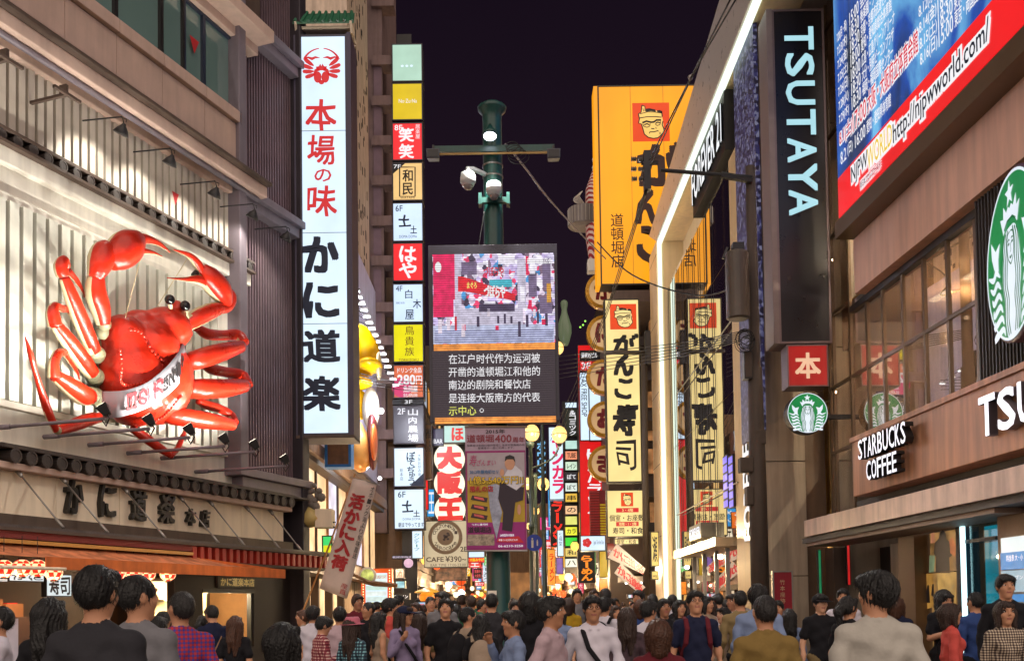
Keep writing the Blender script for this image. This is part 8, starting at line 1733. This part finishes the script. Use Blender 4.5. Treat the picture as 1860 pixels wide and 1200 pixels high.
def strand_mesh(style):
 if ('st', style) in _hc: return _hc[('st', style)]
 me = hair_mesh(style, .007); r = np.random.default_rng(3); n = len(me.polygons); idx = r.choice(n, min(n, 1500), replace=False); V_, Q_ = [], []
 for i in idx:
  p = me.polygons[i]; c = np.array(p.center); nn = np.array(p.normal)
  d = np.array((c[0] * .6, c[1] * .6 + .01, -.12)) + r.normal(0, .025, 3); d -= nn * (d @ nn); d /= np.linalg.norm(d) + 1e-9
  s_ = np.cross(nn, d); L = r.uniform(.014, .034); w_ = r.uniform(.0006, .0013); lf = r.uniform(.001, .006)
  k = len(V_); a = c + nn * .001; b_ = c + d * L * .55 + nn * lf * .6; e = c + d * L + nn * lf
  V_ += [a - s_ * w_, a + s_ * w_, b_ + s_ * w_, b_ - s_ * w_, e + s_ * w_ * .3, e - s_ * w_ * .3]; Q_ += [(k, k + 1, k + 2, k + 3), (k + 3, k + 2, k + 4, k + 5)]
 me2 = mesh_from(np.array(V_), np.array(Q_), 'strands', [HAIRM['black']]); _hc[('st', style)] = me2; return me2
def small(name, fn, mats):
 k = ('small', name)
 if k not in _hc:
  q = MB(); fn(q); me = bpy.data.meshes.new(name); me.from_pydata(q.v, [], q.f);
  for m_ in mats: me.materials.append(m_)
  me.polygons.foreach_set('material_index', q.mi); me.polygons.foreach_set('use_smooth', [True] * len(me.polygons)); _hc[k] = me
 return _hc[k]
def f_eye(s):
 def f(q): q.m = 0; q.ball((s * .031, -.0665, .018), .0125, 10, (1.2, .8, .62)); q.m = 1; q.ball((s * .031, -.0735, .018), .0075, 8, (1, .8, .85))
 return f
def f_brow(s): return lambda q: q.tube([(s * .014, -.084, .040), (s * .032, -.082, .046), (s * .05, -.070, .042)], [.0035, .0048, .0025], 6)
def f_glass(q):
 for s in (-1, 1): q.tube([(s * .033 + .023 * math.cos(a), -.092, .017 + .016 * math.sin(a)) for a in np.linspace(0, 6.283, 15)], .0022, 5); q.tube([(s * .056, -.09, .02), (s * .078, -.03, .02), (s * .078, .03, .015)], .002, 4)
 q.tube([(-.011, -.094, .02), (.011, -.094, .02)], .002, 4)
def f_cap(q): q.lathe((0, .01, .03), (0, 0, 1), [(-.01, .098), (.02, .1), (.05, .09), (.075, .062), (.088, .02), (.09, .002)], 20); q.hexa([(-.07, -.175, .02), (.07, -.175, .02), (.085, -.07, .035), (-.085, -.07, .035), (-.07, -.175, .028), (.07, -.175, .028), (.085, -.07, .045), (-.085, -.07, .045)])
def f_fedora(q): q.lathe((0, .01, .035), (0, .05, 1), [(-.004, .15), (0, .155), (.008, .1), (.012, .097), (.06, .092), (.085, .075), (.08, .03), (.082, .002)], 24)
CROWD = []
def put(x, y, top, hh=None, H=None, d=None):
 """where somebody stands whose head spans hh pixels below (x, top)"""
 if d is None: d = .235 * FPX / hh
 F = facing(d); p = F.hit(x, top); return p.x, d, p.z
PB_K = dict(pose='down', sl='short', fem=False, face=180, yaw=0, bot='black', botk='trousers', hair='short', hc='black', collar=False, extra=(), skin=0, pitch=0.0, group=None)
def person(x, top, hh, topc, label, **kw):
 o_ = dict(PB_K); o_.update(kw); X_, Yv, Z = put(x, 0, top, hh, d=kw.get('d')); s_ = max(.84, min(1.1, Z / 1.705)); near = Yv < 11.5
 CROWD.append((X_, Yv)); t = thing('person', label, 'person', (X_, Yv, Z - 1.705 * s_ if abs(Z - 1.705 * s_) < .03 else 0), o_['group'], math.radians(o_['face']))
 if abs(t.location.z) < 1e-6 or True: t.location.z = 0.014
 t.scale = (s_ * (1.0 if not o_['fem'] else .97), s_, s_)
 if Z / 1.705 > 1.1 or Z / 1.705 < .84: pass
 yaw = math.radians(o_['yaw']); h = .0085 if Yv < 9 else (.0115 if Yv < 15 else .016)
 if o_['group']: h = .017 if Yv > 16 else .0125
 me = body_mesh(o_['pose'], o_['sl'], o_['fem'], yaw, 'skirt' if o_['botk'] == 'skirt' else 'trousers', o_['collar'], h, o_['pitch'])
 b = bpy.data.objects.new('body', me); COL.objects.link(b); b.parent = t
 ms = [SKIN[o_['skin']], topmat(topc), topmat(o_['bot']), SHOE, LIP]
 for i, m_ in enumerate(ms): b.material_slots[i].link = 'OBJECT'; b.material_slots[i].material = m_
 def head_part(me_, nm, m_=None):
  o = bpy.data.objects.new(nm, me_); COL.objects.link(o); o.parent = t
  R = Matrix.Rotation(yaw, 4, 'Z') @ Matrix.Translation((0, .02, 1.5)) @ Matrix.Rotation(o_['pitch'], 4, 'X') @ Matrix.Translation((0, -.02, HC[2] - 1.5)); o.matrix_local = R
  if m_: o.material_slots[0].link = 'OBJECT'; o.material_slots[0].material = m_
  return o
 head_part(hair_mesh(o_['hair'], .007 if near else .011), 'hair', HAIRM[o_['hc']])
 if Yv < 13.5:
  so2 = head_part(strand_mesh(o_['hair']), 'loose_strands', HAIRM[o_['hc']]); so2['kind'] = 'stuff'
 fa = (o_['face'] + o_['yaw'] + 180) % 360 - 180
 if abs(fa) < 120 and Yv < 30:
  for s in (-1, 1): head_part(small('eye%d' % s, f_eye(s), [EYEW, EYED]), 'eye'); head_part(small('brow%d' % s, f_brow(s), [HAIRM['black']]), 'eyebrow')
 for ex in o_['extra']:
  if ex == 'glasses': head_part(small('glasses', f_glass, [M_black]), 'glasses')
  elif ex.startswith('cap'): head_part(small('cap', f_cap, [M_black]), 'cap', cloth(ex[4:], CL[ex[4:]]))
  elif ex.startswith('hat'): head_part(small('fedora', f_fedora, [M_black]), 'hat', cloth(ex[4:], CL[ex[4:]]))
  elif ex.startswith('strap'):
   q = MB(); col = ex[6:]; q.tube([(-.10, .10, 1.2), (-.105, .075, 1.38), (-.10, .02, 1.44), (-.095, -.06, 1.39), (-.06, -.115, 1.25), (.05, -.12, 1.1), (.14, -.07, .98)], .011, 6, ell=(Vector((1, 0, 0)), 2.0)); me_ = bpy.data.meshes.new('strap'); me_.from_pydata(q.v, [], q.f); me_.materials.append(cloth(col, CL[col])); o = link(me_, 'shoulder_strap', t)
  elif ex.startswith('pack'):
   col = ex[5:]; pk = thing('backpack', 'backpack in %s worn by the %s' % (col, ' '.join(label.split()[:7])), 'backpack', (0, 0, 0)); pk.location = t.matrix_world.translation if False else (X_, Yv, 0.014); pk.rotation_euler = t.rotation_euler; pk.scale = t.scale
   sdm = _hc.get('packmesh')
   if sdm is None:
    V_, Q = sdf_mesh([('e', (0, .185, 1.2), (.15, .09, .21), None, .03, 'a'), ('e', (0, .24, 1.12), (.11, .07, .11), None, .03, 'a')], .012); sdm = mesh_from(V_, Q, 'bag', [M_black]); _hc['packmesh'] = sdm
   o = bpy.data.objects.new('bag', sdm); COL.objects.link(o); o.parent = pk; o.material_slots[0].link = 'OBJECT'; o.material_slots[0].material = cloth(col, CL[col])
   q = MB()
   for s in (-1, 1): q.tube([(s * .10, .12, 1.38), (s * .105, .05, 1.448), (s * .105, -.03, 1.43), (s * .105, -.088, 1.34), (s * .12, -.08, 1.2), (s * .14, .04, 1.06)], .012, 6, ell=(Vector((1, 0, 0)), 2.0))
   me_ = bpy.data.meshes.new('strap'); me_.from_pydata(q.v, [], q.f); me_.materials.append(cloth(col, CL[col])); link(me_, 'strap', pk)
  elif ex.startswith('bag'):
   col = ex[4:]; bg_ = thing('handbag', '%s handbag hanging at the side of the %s' % (col, ' '.join(label.split()[:7])), 'handbag', (X_, Yv, .014)); bg_.rotation_euler = t.rotation_euler; bg_.scale = t.scale
   V_, Q = sdf_mesh([('e', (.27, .02, .98), (.05, .15, .11), None, .02, 'a'), ('c', (.27, -.1, .93), (.27, .14, .93), .05, .05, .03, 'a')], .014); link(mesh_from(V_, Q, 'bag', [cloth(col, CL[col])]), 'pouch', bg_)
   q = MB(); q.tube([(.27, -.1, 1.04), (.25, -.08, 1.25), (.19, .0, 1.44), (.25, .09, 1.25), (.27, .12, 1.04)], .009, 5); me_ = bpy.data.meshes.new('handle'); me_.from_pydata(q.v, [], q.f); me_.materials.append(cloth(col, CL[col])); link(me_, 'handle', bg_)
 if o_['pose'] in ('phone', 'cam'):
  lp = Vector((-.12, -.275, 1.25)) if o_['pose'] == 'phone' else Vector((0, -.27, 1.5)); lp.x *= s_; lp.y *= s_; lp.z *= s_
  ph = thing('phone' if o_['pose'] == 'phone' else 'camera', '%s held by the %s' % ('black phone' if o_['pose'] == 'phone' else 'black camera', ' '.join(label.split()[:9])), 'phone' if o_['pose'] == 'phone' else 'camera', Vector((X_, Yv, .014)) + Matrix.Rotation(math.radians(o_['face']), 3, 'Z') @ lp); ph.rotation_euler = t.rotation_euler
  q = MB(); q.box(-.038, .038, -.006, .006, -.075, .075) if o_['pose'] == 'phone' else q.box(-.07, .07, -.03, .03, -.045, .045); me_ = bpy.data.meshes.new('case'); me_.from_pydata(q.v, [], q.f); me_.materials.append(M_black); link(me_, 'case', ph)
  q = MB(); q.box(-.034, .034, .006, .0075, -.068, .068) if o_['pose'] == 'phone' else q.lathe((0, -.03, 0), (0, -1, 0), [(0, .035), (.07, .032), (.075, .02)], 14); me_ = bpy.data.meshes.new('lens'); me_.from_pydata(q.v, [], q.f); me_.materials.append(emit('phone_screen', (170, 200, 240), 1.2, 0) if o_['pose'] == 'phone' else M_black); link(me_, 'lit_display' if o_['pose'] == 'phone' else 'lens', ph)
 return t
# face: 0 looks at the camera, 180 away, 90 towards the right of the view, -90 towards the left; yaw turns the head further
R_ = person
R_(93, 1087, 74, 'black', 'person with long straight black hair seen from behind, leftmost of the front row', fem=True, hair='long', face=178, d=6.2)
R_(178, 1034, 100, 'charcoal', 'tall person with short black hair and charcoal T-shirt seen from behind at front left', face=172, d=4.4)
R_(253, 1049, 88, 'grey', 'person with short black hair in a grey T-shirt between the charcoal and plaid ones', face=165, yaw=-28, d=5.2, hair='crop')
R_(327, 1078, 68, 'redblueplaid', 'person in a red and blue plaid shirt looking up to the left', face=205, yaw=20, d=6.6, hair='crop', hc='grey', collar=True, sl='long', pitch=-.1)
R_(288, 1122, 40, 'palepink', 'person in a pale pink shirt with a blue strap behind the plaid shirt', face=170, d=8.6, extra=('strap_blue',), skin=1)
R_(298, 1112, 34, 'green', 'person in a green top half hidden behind the plaid shirt', face=150, d=12)
R_(368, 1118, 34, 'red', 'person with dark ponytail in a red top before the lit shop window', fem=True, face=170, hair='pony', d=13.2, sl='none')
R_(386, 1100, 38, 'navy', 'person in a navy shirt bending forward before the lit shop window', face=-140, d=12.4, collar=True, sl='long', pitch=.35, pose='phone')
R_(428, 1119, 40, 'black', 'person with wavy auburn hair and black top before the lit shop window', fem=True, face=176, hair='long', hc='auburn', d=11.0, extra=('bag_tan',))
R_(517, 1134, 84, 'black', 'person with tousled black hair looking right at the bottom edge', fem=True, hair='bob', face=-150, yaw=-55, d=4.9)
R_(-4, 1105, 60, 'white', 'person at the left edge holding a camera before the white banner', face=-60, pose='cam', d=7.4)
R_(549, 1108, 30, 'beige', 'person with tied fair brown hair in profile next to the pillar', fem=True, hair='pony', hc='auburn', face=-80, d=13.8)
R_(569, 1102, 33, 'white', 'person in a white shirt seen from behind left of the maroon plaid', face=165, d=12.6, collar=True, hair='spiky')
R_(585, 1120, 38, 'maroonplaid', 'person in a maroon plaid shirt looking down at a phone', face=120, d=10.8, pose='phone', sl='long', collar=True, pitch=.3)
R_(617, 1104, 34, 'palepink', 'person in a pale pink shirt seen from behind under the cloth banner', face=185, d=12.2, sl='long', hair='spiky', extra=('strap_black',))
R_(641, 1122, 40, 'tealplaid', 'person in a dusty pink hat and dark teal plaid shirt with long hair', fem=True, face=150, hair='long', hc='brown', d=10.2, extra=('hat_pink',), sl='long')
R_(690, 1112, 32, 'beige', 'person with long dark hair in profile beside the cream menu board', fem=True, face=120, hair='long', d=12.4, sl='none')
R_(710, 1088, 33, 'coral', 'person in a coral pink T-shirt and plaid skirt line left of the navy cap', face=95, d=12.9, hair='spiky')
R_(736, 1101, 37, 'lavender', 'person in a navy cap and lavender shirt glancing back to the right', fem=True, face=35, yaw=30, hair='long', hc='brown', d=10.9, extra=('cap_navy', 'strap_black'), sl='long', pose='strap')
R_(762, 1111, 34, 'khaki', 'person in a black cap and grey-brown top seen from behind with crossed strap', fem=True, face=180, hair='long', hc='brown', d=11.6, extra=('cap_black', 'strap_black'))
R_(782, 1084, 27, 'tan', 'person in a tan top half hidden behind the black cap', face=20, d=15.2, hair='crop')
R_(802, 1076, 30, 'grey', 'person with thick black hair and glasses behind the black T-shirt with beads', face=-20, yaw=-20, d=14.2, hair='spiky', extra=('glasses',))
R_(809, 1089, 38, 'black', 'person in a black T-shirt with pale bead necklace glancing up to the left', face=30, yaw=-30, d=11.2, hair='spiky', pitch=-.15)
R_(851, 1104, 38, 'beige', 'person in a beige T-shirt with a black backpack turned to the right', face=140, yaw=-30, d=10.4, extra=('pack_black',), hair='crop')
R_(893, 1079, 34, 'charcoal', 'person with a broad neck and dark top directly before the green pole', face=176, d=12.6, hair='crop')
R_(874, 1116, 36, 'black', 'person with long dark hair and a pale drawstring pack before the green pole', fem=True, face=180, hair='long', d=10.0, extra=('pack_beige',))
R_(936, 1092, 32, 'navy', 'person with a round face looking this way just right of the green pole', face=5, d=13.0)
R_(931, 1111, 54, 'skyblue', 'person in a pale blue shirt resting a hand on the chin in profile', face=-75, d=8.0, pose='chin', collar=True, sl='long', skin=1)
R_(962, 1075, 52, 'black', 'person with big dark wavy hair seen from behind right of the green pole', fem=True, face=175, hair='bob', d=8.6)
R_(1002, 1086, 62, 'palepink', 'person in a light striped shirt walking to the right in profile', face=70, yaw=10, d=7.0, collar=True, sl='long', skin=1, pose='walk')
R_(1033, 1086, 28, 'yellow', 'person in a yellow top behind the light striped shirt', fem=True, face=170, hair='bob', hc='brown', d=15.0)
R_(1048, 1070, 23, 'grey', 'person in a grey shirt with a strap facing this way far down the middle', face=5, d=18.5, extra=('strap_black',), hair='spiky')
R_(1076, 1084, 52, 'white', 'person in glasses and a white shirt with a black shoulder strap walking this way', face=5, d=8.3, collar=True, sl='long', extra=('glasses', 'strap_black'), pose='walk', skin=1)
R_(1080, 1071, 22, 'brown', 'person with brown hair and brown top far behind the white shirt with glasses', fem=True, face=10, hair='bob', hc='brown', d=19.0)
R_(1099, 1070, 30, 'pink', 'person in a pink top with black hair seen from behind, between the white shirts', face=180, d=14.5)
R_(1098, 1086, 34, 'white', 'person in a white top with a black pack behind the shoulder of the glasses wearer', face=150, d=12.0, extra=('pack_black',))
R_(1118, 1100, 28, 'brown', 'person with wavy brown hair and a shy face between two white shirts', fem=True, face=20, hair='long', hc='brown', d=13.6)
R_(1138, 1104, 42, 'floral', 'person with very long brown hair in a dark floral dress seen from behind', fem=True, face=178, hair='long', hc='brown', d=9.6, botk='skirt', bot='floral', sl='long')
R_(1178, 1093, 38, 'white', 'person in a white T-shirt with a small print seen from behind, head turned right', face=170, yaw=-40, d=10.4)
R_(1195, 1126, 66, 'maroon', 'person with short auburn bob at the bottom edge, nearest in the centre', fem=True, face=178, hair='bob', hc='auburn', d=6.2)
R_(1163, 1089, 30, 'blue', 'person with reddish hair in a blue top behind the white T-shirt', fem=True, face=170, hair='bob', hc='auburn', d=13.4)
R_(1221, 1081, 25, 'white', 'person with a black backpack over a white shirt seen from behind left of the portal', face=180, d=16.4, extra=('pack_black',), sl='long')
R_(1235, 1090, 30, 'black', 'smiling person with short hair and black top left of the red-strapped backpacker', fem=True, face=15, hair='bob', d=13.0)
R_(1185, 1080, 26, 'grey', 'person with black hair and grey top seen from behind below the slanting flags', face=180, d=16)
R_(1263, 1075, 44, 'navy', 'person in glasses and a dark navy polo with dark red backpack straps', face=2, d=9.5, collar=True, extra=('glasses', 'pack_maroon'), pitch=-.12)
R_(1284, 1083, 30, 'beige', 'person with dark bob and beige top right behind the red-strapped backpacker', fem=True, face=40, hair='bob', d=13.2)
R_(1313, 1103, 33, 'beige', 'person with hair tied back in profile wearing a fluffy patterned top', fem=True, face=-60, hair='pony', d=12.0, skin=2)
R_(1330, 1080, 30, 'white', 'person with a tanned face behind the khaki jacket', face=-50, d=14.2, skin=3)
R_(1344, 1074, 36, 'khaki', 'person in a khaki jacket with a brown strap seen from behind', face=178, d=11.6, sl='long', extra=('strap_brown',), hair='crop')
R_(1377, 1064, 44, 'skyblue', 'tall person with thick black hair and light blue shirt beside the utility pole', face=165, yaw=-20, d=9.6, sl='long', hair='spiky')
R_(1388, 1085, 68, 'olive', 'older person with greying hair and olive jacket seen from behind at front right', face=180, d=6.3, sl='long', hair='crop', hc='grey', collar=True)
R_(1413, 1092, 30, 'coral', 'person half hidden behind the olive jacket showing a red sleeve', face=-20, d=13.2)
R_(1432, 1106, 34, 'skyblue', 'person with very long black hair and pale blue top before the red board', fem=True, face=180, hair='long', d=12.2, sl='long')
R_(1490, 1080, 37, 'black', 'person in a black cap and black shirt with khaki trousers at the doorway', face=8, d=11.6, bot='khaki', extra=('cap_black',), skin=2)
R_(1531, 1070, 32, 'white', 'person in a white shirt peering out behind the ponytail', face=-20, d=13.4, collar=True, sl='long')
R_(1541, 1084, 42, 'black', 'person with a black ponytail in profile left of the white T-shirt', fem=True, face=120, hair='pony', d=9.4)
R_(1590, 1043, 84, 'offwhite', 'person with thick black hair and a plain white T-shirt seen from behind at front right', face=172, yaw=45, d=5.3, hair='spiky')
R_(1629, 1085, 34, 'navy', 'person with short reddish hair in a navy top behind the white T-shirt shoulder', fem=True, face=140, hair='bob', hc='auburn', d=11.8)
R_(1713, 1071, 36, 'black', 'person in black looking down at a phone before the poster window', fem=True, face=10, hair='bob', d=11.4, pose='phone', pitch=.35)
R_(1728, 1097, 44, 'coral', 'person in a coral jacket with curly brown hair facing right', fem=True, face=80, hair='bob', hc='brown', d=9.4, sl='long', extra=('bag_black',))
R_(1770, 1077, 38, 'blue', 'person in a blue shirt seen from behind before the cyan window', face=195, d=10.9, sl='long', hair='crop')
R_(1826, 1045, 42, 'black', 'smiling person in a black jacket before the menu cabinet', face=-5, d=9.9, collar=True, sl='long')
R_(1826, 1093, 50, 'animal', 'person in a black and cream patterned scarf at the right edge facing this way', fem=True, face=-5, hair='bob', hc='brown', d=8.4, sl='long')
R_(1866, 1110, 44, 'palepink', 'person cut by the right edge wearing a pale top', fem=True, face=200, d=10.4)
# the packed crowd behind them
cn = list(CL); hw = {'short': 'short', 'crop': 'cropped', 'spiky': 'tousled', 'bob': 'bobbed', 'long': 'long', 'pony': 'tied'}
def area(px, d):
 a = 'left shops' if px < 760 else 'sign tower' if px < 860 else 'green pole' if px < 930 else 'globe lamps' if px < 1040 else 'gold signs' if px < 1190 else 'portal' if px < 1360 else 'coffee shop'
 return a + (' far back' if d > 26 else ' in mid crowd' if d > 15 else ' near the front')
used = set(); tries = 0; made = 0
while made < 150 and tries < 9000:
 tries += 1
 d = 10.5 + 52 * rng.random() ** 1.5; px = rng.uniform(640, 1350) if d > 13 else rng.uniform(560, 1440)
 if d > 24: px = rng.uniform(750, 1190)
 if d > 40: px = rng.uniform(830, 1080)
 X_, Yv = (px - 930) / FPX * d, d
 if X_ > 5.6 or X_ < -4.9: continue
 if any((X_ - a) ** 2 + ((Yv - b_) * .8) ** 2 < .26 + .004 * d for a, b_ in CROWD): continue
 if abs(px - 905) < 20 and 17.5 < d < 20: continue
 if 9 < d < 12.4 and any(abs(px - q_) < 26 for q_ in (1076, 1263, 1002, 931)): continue
 fem = rng.random() < .45; hair = rng.choice(['long', 'bob', 'pony'] if fem else ['short', 'crop', 'spiky']); toward = rng.random() < .5
 face = rng.uniform(-35, 35) if toward else rng.uniform(150, 210); yaw = [0, 0, 35, -35][rng.integers(4)]; face = round(face / 10) * 10
 tc_ = cn[rng.integers(len(cn))] if rng.random() < .45 else ['black', 'white', 'navy', 'grey', 'charcoal', 'offwhite'][rng.integers(6)]
 hc_ = 'black' if rng.random() < .7 else 'brown'; Hh = rng.uniform(1.5, 1.64) if fem else rng.uniform(1.62, 1.78)
 F = facing(d); py = PPY;
 # find the pixel row of a head of that height
 top = 1100 - (Hh - CAM_H) / d * FPX + (930 - px) * .0146
 lab = '%s-topped person with %s %s hair facing %s, %s' % (tc_ if tc_ != 'offwhite' else 'cream', hw[hair], hc_, 'this way' if toward else 'away', area(px, d))
 if lab in used: continue
 used.add(lab)
 person(px, top, None, tc_, lab, d=d, fem=bool(fem), hair=str(hair), hc=hc_, face=face, yaw=yaw, sl='long' if rng.random() < .35 else 'short', pose=str(rng.choice(['down', 'walk'])), bot=str(rng.choice(['navy', 'black', 'khaki', 'charcoal'])), group='crowd filling the street', skin=int(rng.integers(4)), extra=(('pack_black',) if (not toward and rng.random() < .15 and d < 20) else ()))
 made += 1
# plates of ordinal names for the row of bar lamps
_b = [o for o in COL.objects if o.parent is None and o.get('category') == 'lamp' and o.name.startswith('bar_lamp')]
_o = ['first', 'second', 'third', 'fourth', 'fifth', 'sixth', 'seventh', 'eighth', 'ninth', 'tenth', 'eleventh', 'twelfth', 'thirteenth', 'fourteenth', 'fifteenth', 'last']
for i, o in enumerate(sorted(_b, key=lambda q: q.location.y)): o['label'] = 'slim white bar lamp, %s from the top in the row descending behind the tall sign' % _o[i]
# loose pieces of a part become parts of their own
def islands(me):
 par = list(range(len(me.vertices)))
 def fd(a):
  while par[a] != a: par[a] = par[par[a]]; a = par[a]
  return a
 for p in me.polygons:
  v = p.vertices; r = fd(v[0])
  for q in v[1:]: par[fd(q)] = r
 g = {}
 for p in me.polygons: g.setdefault(fd(p.vertices[0]), []).append(p)
 return g
for o in list(COL.objects):
 b = o.name.split('.')[0]
 if o.type == 'MESH' and b in ('orange_bar', 'panel_joint', 'picture_window', 'picture_people', 'picture_pink2', 'picture_white', 'picture_pink', 'picture_dark', 'shop_shelf', 'red_band', 'dish', 'tuna_slice', 'louvre', 'cap_bracket', 'wall_arm', 'rail', 'clamp_band', 'banner_rail', 'picture_street_mark', 'cap') and o.get('kind') != 'stuff' and o.parent and o.parent.get('category') != 'person':
  g = islands(o.data)
  if 1 < len(g) < 80:
   me = o.data
   for ps in g.values():
    ix = {}; fs = []
    for p in ps: fs.append([ix.setdefault(v, len(ix)) for v in p.vertices])
    m2 = bpy.data.meshes.new(b); m2.from_pydata([tuple(me.vertices[v].co) for v in ix], [], fs)
    for mm in me.materials: m2.materials.append(mm)
    n = bpy.data.objects.new(b, m2); COL.objects.link(n); n.parent = o.parent; n.location = o.location
   bpy.data.objects.remove(o)
